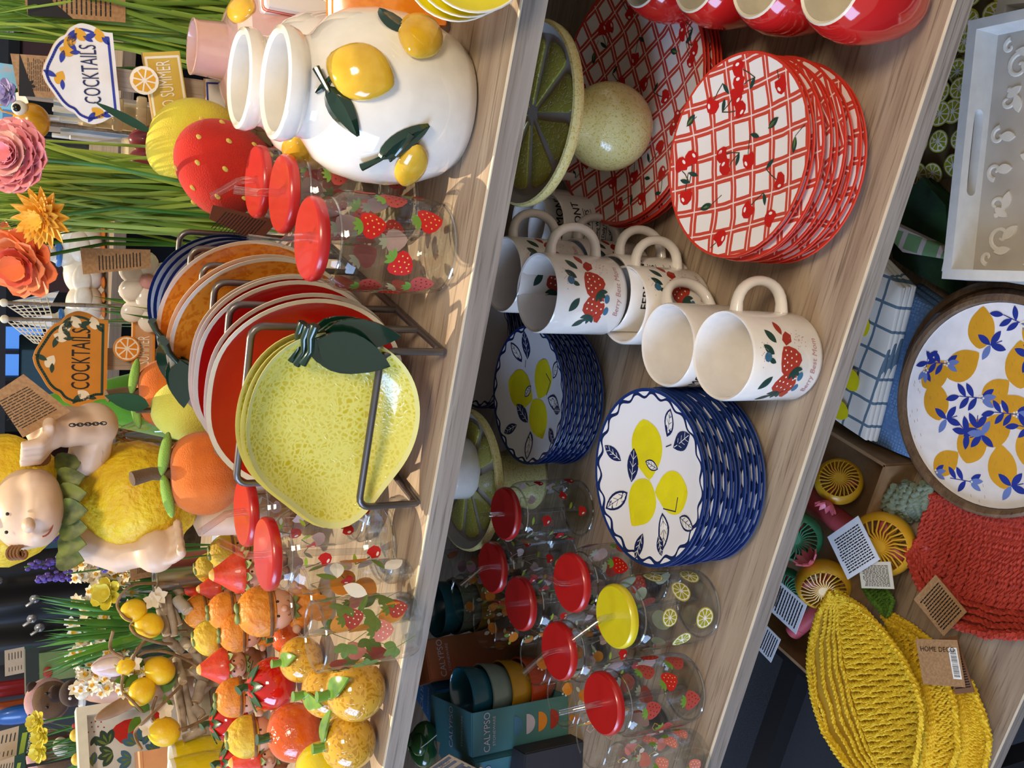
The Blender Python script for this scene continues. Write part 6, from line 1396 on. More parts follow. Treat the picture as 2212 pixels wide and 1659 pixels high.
# ---- flowers on stems
def petalled(name, label, px, py, y, cols, n, L, Wd, layers, head, cat='flower', stem_to=None, dirv=(0, -.55, .8), zb=None, group=None):
    F = FR(px, py, y, zb); t = thing(name, label, cat, F.loc, F.rz, group); c = F.p(px, py); d = V(dirv).normalized(); x, y_, z = frame(d)
    for l in range(layers):
        m = cols[l % len(cols)]; me = None; op = .25 + .5 * l / max(1, layers - 1) if layers > 1 else .45
        for k in range(n - l):
            T = Mx((x, y_, z)).transposed(); o = None
            if me is None: o = MB().leaf((0, 0, 0), (1, 0, 0), (0, 0, 1), L * (1 - .16 * l), Wd * (1 - .1 * l), 0, -.25, 6, fold=.45, thick=.0007, tip=.5 if Wd > .6 * L else 1).build('petal', m, t); me = o.data
            else: o = bpy.data.objects.new('petal', me); COL.objects.link(o); o.parent = t
            o.matrix_local = Mx.Translation(c + z * (.004 * l)) @ (T @ Mx.Rotation(2 * pi * (k + .5 * l) / (n - l), 3, 'Z') @ Mx.Rotation(-op * 1.1, 3, 'Y')).to_4x4()
    MB().ball(c + z * .006, head[1], 14, 8).build('flower_centre', head[0], t)
    q = F.p(*stem_to) if stem_to else V((c.x * .5, .02, 0)); MB().tube([c, c.lerp(q, .4) + V((.01, .01, 0)), V((q.x, q.y + .01, 0))], .0022, 6).build('stem', GR3, t)
    return t
FPK = [M('petal_rose', 'f0a4aa', .5), M('petal_rose2', 'ec949c', .5), M('petal_rose3', 'f4bcb4', .5)]; FOR = [M('petal_amber', 'f0ae34', .5), M('petal_amber2', 'f6c450', .5)]; FCO = [M('petal_coral', 'f08450', .5), M('petal_coral2', 'f49a68', .5), M('petal_coral3', 'ea6a52', .5)]
petalled('artificial_flower', 'large pink peony bloom at the upper edge above the grass', 46, 340, 1.0, FPK, 11, .036, .032, 5, (FPK[0], .010), stem_to=(480, 400), dirv=(.1, -.7, .6))
petalled('artificial_flower', 'amber yellow spiky bloom in front of the grass bunch', 97, 468, 1.08, FOR, 14, .034, .011, 4, (FOR[1], .006), stem_to=(480, 440), dirv=(-.2, -.75, .55))
petalled('artificial_flower', 'coral orange lily bloom left of the amber flower', 58, 560, 1.12, FCO, 8, .042, .028, 4, (M('stamen', 'b9a86a', .6), .005), stem_to=(460, 500), dirv=(-.35, -.7, .5))
petalled('artificial_flower', 'second coral lily bloom just above the first one', 20, 535, 1.16, [FCO[2], FCO[0]], 7, .032, .018, 3, (M('stamen'), .004), stem_to=(460, 500), dirv=(.3, -.7, .6))
# ---- sea side and garden figures on the back shelf
CAST = M('sand_glaze', 'd8c4a0', .2, coat=.4); ZB = 1.472
F = FR(270, 285, 1.26); t = thing('sand_castle', 'glazed cream sand castle ornament behind the plush lemon', 'ornament', F.loc, F.rz); c = F.p(290, 285); tp = F.p(205, 285)
w0 = 115 * F.k
for k, (x0, x1, z1_) in enumerate(((-w0 * .55, w0 * .55, tp.z * .55), (-w0 * .5, -w0 * .1, tp.z * .82), (w0 * .02, w0 * .5, tp.z))):
    MB().box(((x0 + x1) / 2, .01 * k, z1_ / 2), (x1 - x0, .06, z1_)).build('tower', CAST, t, 30, bev=.004)
me = None
for r_ in range(8):
    for cc in range(6):
        x = -w0 * .5 + w0 * (cc + .5 * (r_ % 2)) / 6 + .008; z = .02 + tp.z * (r_ + .3) / 8
        if z > tp.z * (.8 if x < 0 else .97): continue
        o = MB().box((0, 0, 0), (.016, .008, .012)).build('block', CAST, t, 30, bev=.003) if me is None else bpy.data.objects.new('block', me)
        if me is None: me = o.data
        else: COL.objects.link(o); o.parent = t
        o.location = (x, -.031, z)
for k in range(4): MB().box((w0 * (.06 + .13 * k), -.005, tp.z + .006), (w0 * .07, .05, .016)).build('merlon', CAST, t, 30, bev=.003)
F = FR(320, 345, 1.19); t = thing('glazed_tulip', 'dark pink glazed tulip ornament before the sand castle', 'ornament', F.loc, F.rz); c = F.p(330, 345); tp = F.p(262, 340); MR_ = M('tulip_rose', '9a3a48', .3, coat=.4)
for sx in (-1, 0, 1): MB().ball((c.x + sx * .022, .006 * abs(sx), tp.z * .52), (.024, .024, tp.z * .5), 22, 16, fn=lambda p, u: p * (1 - .15 * max(0, u.z) ** 2)).build('tulip_petal', MR_, t)
F = FR(65, 262, 1.34); t = thing('bee_stick', 'yellow round eyed bee on a garden stick', 'decoration', F.loc, F.rz); c = F.p(68, 262); BEE = M('bee_yellow', 'd89a1c', .25, coat=.4)
MB().ball(c, (.022, .022, .021), 24, 16).build('bee_body', BEE, t); MB().tube([(c.x, 0, c.z - .02), (c.x, 0, 0)], .003, 8).build('stick', DARKW, t)
for s_ in (-1, 1):
    q = c + V((s_ * .014, -.014, .014)); MB().ball(q, .009, 14, 10).build('eye', WHITE, t); MB().ball(q + V((0, -.006, .003)), .005, 10, 8).build('pupil', EYE_, t)
    MB().tube([c + V((s_ * .006, 0, .018)), c + V((s_ * .008, -.004, .032)), c + V((s_ * .014, -.004, .036)), c + V((s_ * .016, -.004, .031))], .0012, 6).build('antenna', BEE, t)
    MB().leaf(c + V((s_ * .012, .006, .004)), (s_, .5, .5), (0, -1, 1), .03, .016, 0, 0, 5, thick=.001).build('wing', POTM, t)
F = FR(105, 322, 1.22); t = thing('glass_bottle', 'small clear glass bottle vase under the pink peony', 'vase', F.loc, F.rz); c = F.p(85, 322); MB().lathe([(0, 0), (.028, 0), (.03, .02), (.026, c.z * .6), (.012, c.z * .8), (.011, c.z), (.014, c.z + .006)], 28).build('bottle_body', GLASS, t)
STR = cloth_mat('stripe_cloth', 'd8dbe0', '8aa0b8', .012, .18)
def hammock(label, px, py, y, wpx, hpx):
    F = FR(px, py, y); t = thing('deck_chair', label, 'ornament', F.loc, F.rz, 'miniature deck chairs'); w_ = wpx * F.k; h_ = hpx * F.k; c = F.p(px, py)
    for s_ in (-1, 1):
        MB().tube([(s_ * w_ / 2, -.02, 0), (s_ * w_ / 2, .03, c.z + h_ / 2)], .003, 8).build('frame_rail', POTM, t); MB().tube([(s_ * w_ / 2, .03, 0), (s_ * w_ / 2, -.01, c.z)], .003, 8).build('frame_rail', POTM, t)
    MB().sheet(lambda u, v: V(((u - .5) * w_ * .95, -.018 + .05 * v + .02 * sin(pi * v), .02 + (c.z + h_ / 2 - .03) * v - .015 * sin(pi * v))), 8, 10).build('sling', STR, t)
    return t
hammock('miniature white deck chair behind the white cocktails sign, nearer one', 150, 268, 1.40, 55, 60); hammock('miniature white deck chair further right near the bee', 128, 232, 1.34, 46, 50)
def sail(label, px, py, y, pts):
    F = FR(px, py, y); t = thing('hanging_chair', label, 'decoration', F.loc, F.rz, 'hanging fabric chairs'); q = [F.p(*p) for p in pts]
    MB().add(q[:3] + [p + V((0, .002, 0)) for p in q[:3]], [[0, 1, 2], [5, 4, 3], [0, 3, 4, 1], [1, 4, 5, 2], [2, 5, 3, 0]]).build('fabric', STR, t, 0)
    NET = M('net_cord', 'd8d0bc', .8); 
    mb = MB()
    for k in range(7): a = q[3].lerp(q[4], k / 6); b = q[5].lerp(q[6], k / 6); mb.tube([a, b], .0009, 5)
    for k in range(7): a = q[3].lerp(q[5], k / 6); b = q[4].lerp(q[6], k / 6); mb.tube([a, b], .0009, 5)
    mb.build('net', NET, t)['kind'] = 'stuff'; MB().tube([q[0], V((q[0].x, .01, 0))], .003, 8).build('stand', DARKW, t); MB().ball(q[0], .006, 12, 8).build('tassel', NET, t)
sail('striped hanging hammock chair with net, right one of the pair', 40, 650, 1.50, [(12, 655), (120, 625), (100, 665), (14, 658), (60, 690), (95, 640), (110, 700)])
sail('striped hanging hammock chair with net, left one of the pair', 45, 695, 1.46, [(14, 690), (105, 680), (105, 712), (16, 692), (70, 740), (90, 690), (105, 745)])
GOOSE = M('goose_white', 'dcd8cc', .4, 'cfc8b8', 40, .4, .6); BEAK = M('beak_orange', 'd0701c', .4); BLUEC = M('scarf_blue', '2a6ab0', .5)
def goose(label, px, py, y, s, flip=1):
    F = FR(px, py, y, ZB); t = thing('goose_figure', label, 'figurine', (F.loc.x, F.loc.y, ZB), F.rz, 'goose figures')
    fuse('goose_body', [((0, 0, .035 * s), (.04 * s, .03 * s, .034 * s)), ((-.03 * s * flip, 0, .062 * s), (.018 * s, .016 * s, .03 * s)), ((-.036 * s * flip, -.004, .095 * s), (.017 * s, .016 * s, .016 * s)), ((.045 * s * flip, 0, .045 * s), (.02 * s, .014 * s, .014 * s))], .003, GOOSE, t, 4)
    MB().lathe([(.009 * s, 0), (.007 * s, .008 * s), (0, .022 * s)], 14, T=Mx.Translation((-.048 * s * flip, -.006, .093 * s)) @ Mx.Rotation(-1.3 * flip, 4, 'Y')).build('beak', BEAK, t)
    MB().tube([(.018 * s * cos(a) - .033 * s * flip, .016 * s * sin(a), .076 * s) for a in (2 * pi * i / 16 for i in range(16))], .005 * s, 8, closed=True).build('scarf', BLUEC, t)
    MB().ball((.01 * s * flip, -.026 * s, .04 * s), (.026 * s, .008 * s, .016 * s), 14, 8).build('wing', GOOSE, t)
    for q in (-1, 1): MB().ball((q * .014 * s, -.022 * s, .004 * s), (.011 * s, .018 * s, .004 * s), 10, 6).build('foot', BEAK, t)
goose('white goose figure with orange beak and blue scarf on the back shelf', 150, 655, 1.82, .95); goose('white goose figure half behind the coral flowers', 140, 590, 1.84, 1.0, -1); goose('white goose figure behind the grass bunch', 130, 515, 1.86, 1.1, -1)
STONE = M('stone_grey', '7c7a74', .85, '6a6862', 40, .4, .6)
q = aty(250, 600, 1.80); t = thing('stone_figure', 'grey stone crouching figure in the niche under the back shelf', 'figurine', (q.x, q.y, 1.255)); fuse('stone_body', [((0, 0, .03), (.03, .028, .03)), ((.005, -.01, .075), (.024, .022, .024)), ((-.024, -.02, .03), (.014, .014, .026)), ((.026, -.02, .03), (.014, .014, .026)), ((-.02, -.012, .095), (.008, .006, .008)), ((.022, -.012, .095), (.008, .006, .008))], .004, STONE, t, 3)
q = aty(245, 645, 1.79); t = thing('fairy_house', 'tiny dark house with yellow window in the niche under the back shelf', 'ornament', (q.x, q.y, 1.255)); MB().box((0, 0, .035), (.06, .05, .07)).build('house_wall', M('house_dark', '2a2624', .8), t, 0); MB().prism([(-.04, 0), (.04, 0), (0, .03)], -.03, .03, T=Mx.Translation((0, 0, .07)) @ Mx.Rotation(pi / 2, 4, 'X')).build('roof', M('roof_green', '2c4a24', .8), t, 0); MB().box((0, -.026, .04), (.016, .003, .02)).build('window', M('win_yel', 'c89a2c', .4), t, 0)
# white ceramic daisies behind the navy plates
for (px, py, lb) in ((318, 608, 'white ceramic petal dish behind the navy plates, right one'), (322, 655, 'white ceramic petal dish behind the navy plates, left one')):
    F = FR(px, py, 1.16); t = thing('petal_dish', lb, 'dish', F.loc, F.rz, 'white petal dishes'); c = F.p(px, py)
    for k in range(6): a = 2 * pi * k / 6; MB().ball((c.x + .020 * cos(a), .0, c.z + .020 * sin(a)), (.015, .006, .013), 14, 8, rot=Mx.Rotation(-a, 3, 'Y')).build('petal', WHITE, t)
    MB().ball((c.x, -.004, c.z), (.009, .006, .009), 12, 8).build('flower_centre', M('centre_pink', 'd8a0a0', .4), t); MB().box((c.x, .004, c.z / 2 - .01), (.012, .006, c.z - .02)).build('stand', WHITE, t, 0)
tuft('daffodil_leaves', 'thin green leaves beside the orange summer board', 'plant', 330, 690, 1.17, [(225, 640), (240, 690), (290, 720), (300, 660)], 22, .005, [GR3, GR2], 11, .008)
# ================================================================== LEFT BACKGROUND
F = FR(90, 1290, 2.35, 0); t = thing('black_coat', 'long black coat with silver clasps hanging behind the white daffodils', 'coat', F.loc, F.rz)
a_, b_ = F.p(-120, 1160), F.p(300, 1440); COATM = M('coat_black', '0c0d11', .55, '16181d', 6, .4, .7)
xl, xr = F.p(0, 1425).x, F.p(0, 1185).x
MB().sheet(lambda u, v: V((xl + (xr - xl) * u, .05 * sin(u * 17 + v * 2) * .4 + .06 * (2 * u - 1) ** 2 + .02 * NZ.noise((u * 6, v * 4, 3)), .02 + (a_.z - .02) * v)), 40, 24).build('coat_front', COATM, t)
MB().box(((xl + xr) / 2, .14, a_.z * .5), (abs(xr - xl) * .8, .03, a_.z)).build('coat_back', COATM, t, 0)
SILV = M('clasp_silver', 'c4c6cc', .2, metal=.9)
for px, py in ((5, 1247), (74, 1292), (68, 1332), (82, 1352)):
    q = F.p(px, py, -.055); MB().tube([q + V((-.016, 0, .02)), q + V((-.006, -.004, .004)), q], .004, 8).build('clasp', SILV, t); MB().ball(q, (.011, .006, .013), 12, 8).build('clasp_end', SILV, t)
# narcissus
tuft('narcissus_leaves', 'long green daffodil leaves fanning out behind the lemon wreaths', 'plant', 330, 1350, 1.245, [(118, 1262), (140, 1300), (120, 1330), (115, 1370), (130, 1400), (120, 1440), (160, 1420)], 44, .0095, [GR3, GR3, M('leaf_bright', '5a9a34', .45)], 21, .012)
WP, YC = M('petal_white', 'e9e2cc', .5), M('cup_yellow', 'e0a820', .5)
F = FR(200, 1350, 1.29); t = thing('narcissus_clump', 'bushy clump of small white daffodils with yellow cups before the coat', 'plant', F.loc, F.rz); rr = random.Random(5); me = None
for k in range(170):
    px, py = rr.uniform(160, 290), rr.uniform(1195, 1500)
    if me is None:
        mb = MB()
        for i in range(6): a = 2 * pi * i / 6; mb.leaf((0, 0, 0), (cos(a), sin(a), .15), (0, 0, 1), .0105, .0075, 0, .1, 4, thick=.0006)
        mb.lathe([(0, .001), (.002, .001), (.0034, .005), (.0028, .005), (0, .002)], 10, 1); o = mb.build('flower_head', [WP, YC], t); me = o.data
    else: o = bpy.data.objects.new('flower_head', me); COL.objects.link(o); o.parent = t
    o.location = F.p(px, py, rr.uniform(-.05, .05)); o.scale = (rr.uniform(.8, 1.25),) * 3; o.rotation_euler = (rr.uniform(.5, 1.5), 0, rr.uniform(-.9, .9))
mb = MB()
for k in range(40): px, py = rr.uniform(180, 300), rr.uniform(1200, 1490); q = F.p(px, py, .02); mb.tube([q, V((q.x * .5, .02, 0))], .0012, 5)
mb.build('stems', GR3, t)['kind'] = 'stuff'
YDF = [M('daffodil_yellow', 'd8c83a', .5), M('daffodil_yellow2', 'e2d65c', .5)]
petalled('artificial_flower', 'pale yellow daffodil bloom above the first lemon wreath', 232, 1283, 1.24, YDF, 6, .024, .016, 2, (YDF[0], .007), stem_to=(420, 1300), dirv=(.1, -.8, .5))
for i, (px, py, lb) in enumerate(((82, 1560, 'yellow daffodil head, rightmost of the three above the white frame'), (92, 1590, 'yellow daffodil head, middle of the three above the white frame'), (88, 1622, 'yellow daffodil head, leftmost of the three above the white frame'))):
    petalled('artificial_flower', lb, px, py, 1.38, YDF, 6, .019, .013, 2, (YDF[0], .006), stem_to=(330, 1590), dirv=(.2 - .2 * i, -.6, .7))
tuft('daffodil_leaves', 'thin grey green leaves of the three daffodils behind the white frame', 'plant', 330, 1590, 1.39, [(110, 1540), (120, 1580), (115, 1630), (160, 1610)], 36, .0055, [M('leaf_grey2', '4a6a3a', .5), GR3], 23, .01)
# lavender
LAV = [M('lavender', '4a3a9a', .6), M('lavender2', '5f50b0', .6)]
F = FR(200, 1215, 1.12); t = thing('lavender_plant', 'purple lavender sprigs right of the white daffodils', 'plant', F.loc, F.rz); rr = random.Random(8)
for (x0, y0), (x1, y1), L in (((68, 1212), (230, 1200), 75), (((92, 1240)), (240, 1225), 62), ((110, 1150), (240, 1190), 60), ((178, 1200), (300, 1200), 55), ((215, 1232), (330, 1200), 70), ((250, 1222), (340, 1200), 60), ((265, 1195), (340, 1190), 50)):
    a, b = F.p(x0, y0, rr.uniform(-.02, .02)), F.p(x1, y1, 0); Lm = L * F.k; d = (b - a).normalized(); mb = MB()
    mb.tube([a, a + d * Lm, V((b.x * .6, 0, .05))], .0011, 5, 1)
    for k in range(46):
        s = rr.random(); q = a + d * (Lm * s) + V((rr.gauss(0, .0035), rr.gauss(0, .0035), rr.gauss(0, .0015))) * (.5 + s); mb.ball(q, (.0024, .0024, .0032), 6, 4, rr.choice((0, 2)))
    mb.build('sprig', [LAV[0], GR3, LAV[1]], t)
pot(t, .03, .05)
tuft('fern', 'dark green ferny sprig behind the first lemon wreath', 'plant', 380, 1262, 1.24, [(280, 1235), (300, 1265), (320, 1290), (340, 1240)], 46, .0065, [GR3, M('fern_dark', '1f5a24', .5)], 31, .012)
ZINC = M('zinc', '9a988e', .3, metal=.8); PB = M('pink_pot', 'b86a6c', .35, coat=.3)
def bucket(label, px, py, y, rpx, hpx, m, name='bucket'):
    F = FR(px, py, y); t = thing(name, label, 'pot', F.loc, F.rz); r = rpx * F.k; c = F.p(px, py); zt = c.z + hpx * F.k / 2
    MB().lathe([(0, .002), (r * .78, 0), (r, zt - .004), (r * 1.06, zt), (r * .96, zt), (r * .9, zt * .9), (0, zt * .85)], 32, T=Mx.Translation((c.x, 0, 0))).build('bucket_body', m, t)
    MB().tube([(c.x + r * 1.04 * cos(a), r * 1.04 * sin(a), zt) for a in (2 * pi * i / 28 for i in range(28))], .002, 6, closed=True).build('bucket_rim', m, t)
bucket('zinc metal pot right of the first twig bundle', 372, 1250, 1.19, 26, 70, ZINC); bucket('pink ribbed pot beside the zinc metal pot', 372, 1214, 1.24, 28, 62, PB)
up_tag('kraft tag with barcode beside the pink pot', [(345, 1245), (345, 1165), (280, 1160), (283, 1250)], 1.22, KRAFT)
# lemon twig wreaths
BARK = M('bark', '8c8276', .85, 'aca294', 40, .4, .6, bump=.6, bscale=120); BIRCH = M('birch', 'c8bca6', .8, 'a09684', 30, .4, .6, bump=.3, bscale=120); CUT = M('cut_wood', 'c8ae86', .7, 'b0946c', 200, .4, .6); VINE = M('vine_brown', '6e5436', .7, '8a6c48', 60, .4, .6); LEM = M('fake_lemon', 'e0b414', .4, 'e8c420', 30, .4, .6, bump=.25, bscale=260, sss=.1)
def wreath(label, px0, py0, y, lems, twigs, vines, leaves, flowers):
    F = FR(px0, py0, y); t = thing('lemon_wreath', label, 'decoration', F.loc, F.rz, 'lemon twig candle holders')
    for x, y_, r in lems:
        c = F.p(x, y_, -.03); R = r * F.k; MB().ball(c, (R * 1.0, R * .98, R * 1.12), 26, 18, fn=lambda p, u: p * (1 + .07 * max(0, u.z) ** 12), rot=Mx.Rotation(rr.uniform(-1, 1), 3, 'Y')).build('lemon', LEM, t); MB().tube([c + V((0, 0, R)), c + V((.004, 0, R * 1.35))], .0012, 6).build('lemon_stalk', M('stalk_yellow', 'b8a830', .6), t)
    for x0, y0, x1, y1, r in twigs:
        d0, d1 = rr.uniform(-.02, .0), rr.uniform(-.03, .0); a, b = F.p(x0, y0, d0), F.p(x1, y1, d1); m = rr.choice((BARK, BIRCH, BARK)); R = r * F.k * 1.2
        o = MB().tube([a, a.lerp(b, .3) + V((0, 0, .001)), a.lerp(b, .7) - V((0, 0, .001)), b], [R, R * .96, R * .98, R * .92], 12).build('twig', m, t)
        d = (b - a).normalized(); MB().tube([a - d * .0006, a + d * .0002], R * .86, 12).build('cut_end', CUT, o); MB().tube([b - d * .0002, b + d * .0006], R * .8, 12).build('cut_end', CUT, o)
    for vn in vines:
        P_ = [F.p(x, y_, -.035 + .01 * sin(i * 2)) for i, (x, y_) in enumerate(vn)]; out = []
        for i in range(len(P_) - 1):
            p0, p1, p2, p3 = P_[max(0, i - 1)], P_[i], P_[i + 1], P_[min(len(P_) - 1, i + 2)]
            for k in range(6): s = k / 6; out.append(.5 * ((2 * p1) + (p2 - p0) * s + (2 * p0 - 5 * p1 + 4 * p2 - p3) * s * s + (3 * p1 - p0 - 3 * p2 + p3) * s ** 3))
        MB().tube(out + [P_[-1]], .0021, 7).build('vine', VINE, t)
    for x, y_, a, L in leaves: MB().leaf(F.p(x, y_, -.015), (cos(a), -.3, sin(a)), (0, -1, .3), L * F.k, L * F.k * .5, 0, .2, 6, thick=.0008).build('leaf', M('wreath_leaf', '55802c', .45, '3f6a24', 30, .4, .6), t)
    for x, y_ in flowers:
        c = F.p(x, y_, -.035); mb = MB()
        for i in range(5): a = 2 * pi * i / 5; mb.leaf(c, (cos(a), -.25, sin(a)), (0, -1, 0), .013, .010, 0, .2, 4, thick=.0005)
        mb.build('blossom', WP, t)
    lo = min(min(F.p(q[0], q[1]).z, F.p(q[2], q[3]).z) for q in twigs); xm = sum(F.p(q[0], q[1]).x for q in twigs) / len(twigs)
    for dx in (-.03, .03): MB().tube([(xm + dx, .02, 0), (xm + dx * .8, .012, lo + .012)], .006, 10).build('twig_foot', BARK, t)
rr = random.Random(12)
wreath('lemon and twig candle ring on the right, beside the zinc pot', 340, 1330, 1.17, [(287, 1314, 24), (316, 1348, 26)],
       [(343, 1298, 350, 1372, 8), (352, 1272, 378, 1355, 8), (374, 1262, 386, 1292, 10), (378, 1300, 394, 1328, 11), (340, 1268, 352, 1330, 7), (360, 1290, 366, 1376, 7)],
       [[(378, 1268), (330, 1262), (285, 1262), (262, 1280), (256, 1300), (266, 1325), (280, 1334)], [(292, 1330), (280, 1345), (290, 1365), (330, 1385), (360, 1392)], [(245, 1350), (240, 1385), (262, 1408)]],
       [(310, 1290, 1.9, 34), (320, 1310, .3, 30), (300, 1330, 2.6, 30)], [(335, 1290), (322, 1298)])
wreath('lemon and twig candle ring on the left, before the white frame', 340, 1510, 1.15, [(341, 1453, 29), (303, 1490, 27), (343, 1578, 30), (276, 1434, 18)],
       [(362, 1382, 394, 1420, 9), (412, 1380, 430, 1456, 9), (400, 1398, 412, 1418, 10), (384, 1432, 387, 1484, 8), (393, 1485, 410, 1590, 9), (415, 1455, 440, 1490, 9), (432, 1490, 414, 1528, 10), (410, 1538, 424, 1560, 9), (374, 1440, 386, 1585, 8), (428, 1588, 386, 1600, 8), (380, 1460, 436, 1470, 7), (400, 1376, 428, 1400, 8)],
       [[(400, 1378), (350, 1374), (310, 1392), (288, 1420), (290, 1450)], [(432, 1470), (400, 1440), (350, 1416), (310, 1412), (288, 1430)], [(270, 1440), (266, 1480), (284, 1510), (300, 1530)], [(330, 1505), (322, 1540), (340, 1572), (380, 1578), (440, 1562)], [(296, 1605), (286, 1570), (310, 1545), (380, 1490)], [(282, 1450), (300, 1400), (330, 1380)]],
       [(310, 1440, .6, 44), (300, 1455, 2.2, 40), (350, 1500, -.4, 60), (320, 1530, 1.0, 46), (300, 1540, 2.4, 40), (360, 1540, .3, 40), (285, 1460, 1.6, 36)], [(345, 1535), (310, 1565), (288, 1430)])
F = FR(300, 1385, 1.21); t = thing('candle_glass', 'clear glass candle cup between the two lemon rings', 'glass', F.loc, F.rz); c = F.p(262, 1380); r = 34 * F.k; MB().lathe([(0, .003), (r * .9, 0), (r * .95, .004), (r, c.z), (r * .94, c.z)], 32, T=Mx.Translation((c.x, 0, 0))).build('cup_body', GLASS, t); MB().lathe([(0, .004), (r * .85, .004), (r * .88, c.z * .45), (0, c.z * .45)], 28, T=Mx.Translation((c.x, 0, 0))).build('wax', M('wax', 'b8b08a', .4, sss=.2), t)
F = FR(222, 1440, 1.19); t = thing('crocus_bud', 'pink and white closed crocus bud above the left lemon ring', 'flower', F.loc, F.rz); c = F.p(232, 1440)
for i in range(5): a = 2 * pi * i / 5; MB().ball(c + V((.006 * cos(a), .006 * sin(a), 0)), (.010, .010, .022), 16, 12, rot=Mx.Rotation(-.3 * cos(a), 3, 'Y')).build('petal', M('crocus', 'c49aa6', .4, 'e0d2d0', 30, .35, .65), t)
for i in range(5): a = 2 * pi * i / 5; MB().leaf(c + V((0, 0, .020)), (cos(a), sin(a), -1.2), (0, 0, 1), .018, .010, 0, .2, 4, thick=.0008).build('calyx', GR3, t)
MB().tube([c + V((0, 0, .022)), c + V((.004, 0, .035)), c + V((.022, .004, .024)), V((c.x + .03, .01, 0))], .0016, 6).build('stem', GR3, t)
# picture frame
F = FR(270, 1590, 1.25); t = thing('picture_frame', 'deep white box frame with painted strawberries', 'picture frame', F.loc, F.rz + .18)
tr, bl = F.p(176, 1518), F.p(372, 1660); w_ = tr.x - bl.x + .02; h_ = tr.z; xc = tr.x - w_ / 2; FRM = M('frame_white', 'e2e0d2', .5); th = .014; dp_ = .03
for nm, c, d in (('frame_side', (xc - w_ / 2 + th / 2, 0, h_ / 2), (th, dp_, h_)), ('frame_side', (xc + w_ / 2 - th / 2, 0, h_ / 2), (th, dp_, h_)), ('frame_rail', (xc, 0, h_ - th / 2), (w_ - 2 * th, dp_, th)), ('frame_rail', (xc, 0, th / 2), (w_ - 2 * th, dp_, th))): MB().box(c, d).build(nm, FRM, t, 0)
o = MB().box((xc, .008, h_ / 2), (w_ - 2 * th, .003, h_ - 2 * th)).build('picture', M('picture_paper', 'd8dade', .7), t, 0)
K = ['p_red', 'p_yel', 'p_dgrn', 'p_fern', 'p_pink', 'p_sky', 'p_dkred']; sh = []
def inpic(px, py): q = F.p(px, py); return q.x - xc, q.z - h_ / 2
for px, py, s, a in ((215, 1560, .036, 1.4), (275, 1580, .040, 2.9), (350, 1560, .03, 1)): x, y = inpic(px, py); sh += strawberry('p_red', 'p_dkred', 'p_dgrn', s, x, y, a)
for px, py, a, L in ((235, 1600, .3, .034), (245, 1620, 1.7, .032), (210, 1610, 2.2, .028), (290, 1610, .4, .03), (280, 1640, 1.4, .03), (205, 1640, 1.0, .032), (320, 1590, 1.9, .028), (330, 1630, .2, .026)):
    x, y = inpic(px, py)
    for da in (-.7, 0, .7): sh += xf([lobe('p_dgrn' if L > .03 else 'p_sky', L * .7, L * .36, .6), lobe('p_fern', L * .5, L * .12)], x, y, a + da)
sh = [s for s in sh if all(abs(x) < w_ / 2 - th - .001 and abs(y) < h_ / 2 - th - .001 for x, y in s[1])]
mb = MB(); emit(mb, sh, plane_fn((xc, .0064, h_ / 2)), K, lift=.0002, step=.00001); mb.build('strawberry_painting', mats(K), o, 0)
# lemon mugs at the left edge
for (px, py, lb) in ((425, 1636, 'yellow lemon cup with cream rim at the left photo edge, right one'), (438, 1668, 'yellow lemon cup with cream rim at the left photo edge, nearest the corner')):
    F = FR(px, py, 1.10 - .04 * (py > 1650)); t = thing('lemon_cup', lb, 'cup', F.loc, F.rz, 'yellow lemon cups'); c = F.p(px, py); r = 44 * F.k; H = F.p(372, py).z
    MB().lathe([(0, .002), (r * .5, 0), (r * .9, H * .25), (r, H * .55), (r * .94, H * .95), (r * .88, H), (r * .82, H * .98), (r * .86, H * .6), (r * .5, H * .1), (0, H * .08)], 36, T=Mx.Translation((c.x, 0, 0)), mis=[0, 0, 0, 0, 1, 1, 1, 1, 1]).build('cup_body', [LEMF, CRM], t)
    MB().tube([(c.x - r * .9 + -r * .5 * sin(pi * i / 8), -r * .3, H * (.25 + .5 * i / 8)) for i in range(9)], .005, 8).build('handle', DKG, t)
F = FR(345, 1650, 1.18); t = thing('paper_lantern', 'pale orange paper box at the left photo edge', 'box', F.loc, F.rz); c = F.p(345, 1655); MB().box((c.x, 0, F.p(305, 1650).z / 2), (.05, .05, F.p(305, 1650).z)).build('box_body', M('paper_orange', 'd89a6c', .7), t, 0); MB().box((c.x, 0, F.p(305, 1650).z + .001), (.052, .052, .004)).build('box_lid', M('paper_orange'), t, 0)
# bunny, shell, bears
FURB = plush('fur_brown', '6a4c30', '543a24'); FURD = plush('fur_dark', '3a2418', '2c1a10'); FURP = plush('fur_pink', 'c49a98', 'b08684'); FURW = plush('fur_white', 'dcd6c8', 'ccc4b4')
F = FR(255, 1476, 1.25); t = thing('bunny_figure', 'brown long eared bunny figure behind the left lemon ring', 'figurine', F.loc, F.rz); c = F.p(300, 1490); zt = F.p(225, 1490).z
BUN = M('bunny_brown', 'a07a58', .6, '8a6848', 40, .4, .6)
fuse('bunny_body', [((c.x, 0, .045), (.032, .03, .045)), ((c.x, -.008, .10), (.026, .025, .026))], .004, BUN, t, 3)
for s_ in (-1, 1): MB().ball((c.x + s_ * .022, 0, zt * .5 + .055), (.011, .006, .042), 16, 12, rot=Mx.Rotation(.35 * s_, 3, 'Y')).build('ear', BUN, t); MB().ball((c.x + s_ * .009, -.031, .105), .003, 8, 6).build('eye', EYE_, t)
F = FR(180, 1488, 1.30); t = thing('peach_figure', 'pale peach coloured shell ornament above the bunny ears', 'ornament', F.loc, F.rz); c = F.p(192, 1488)
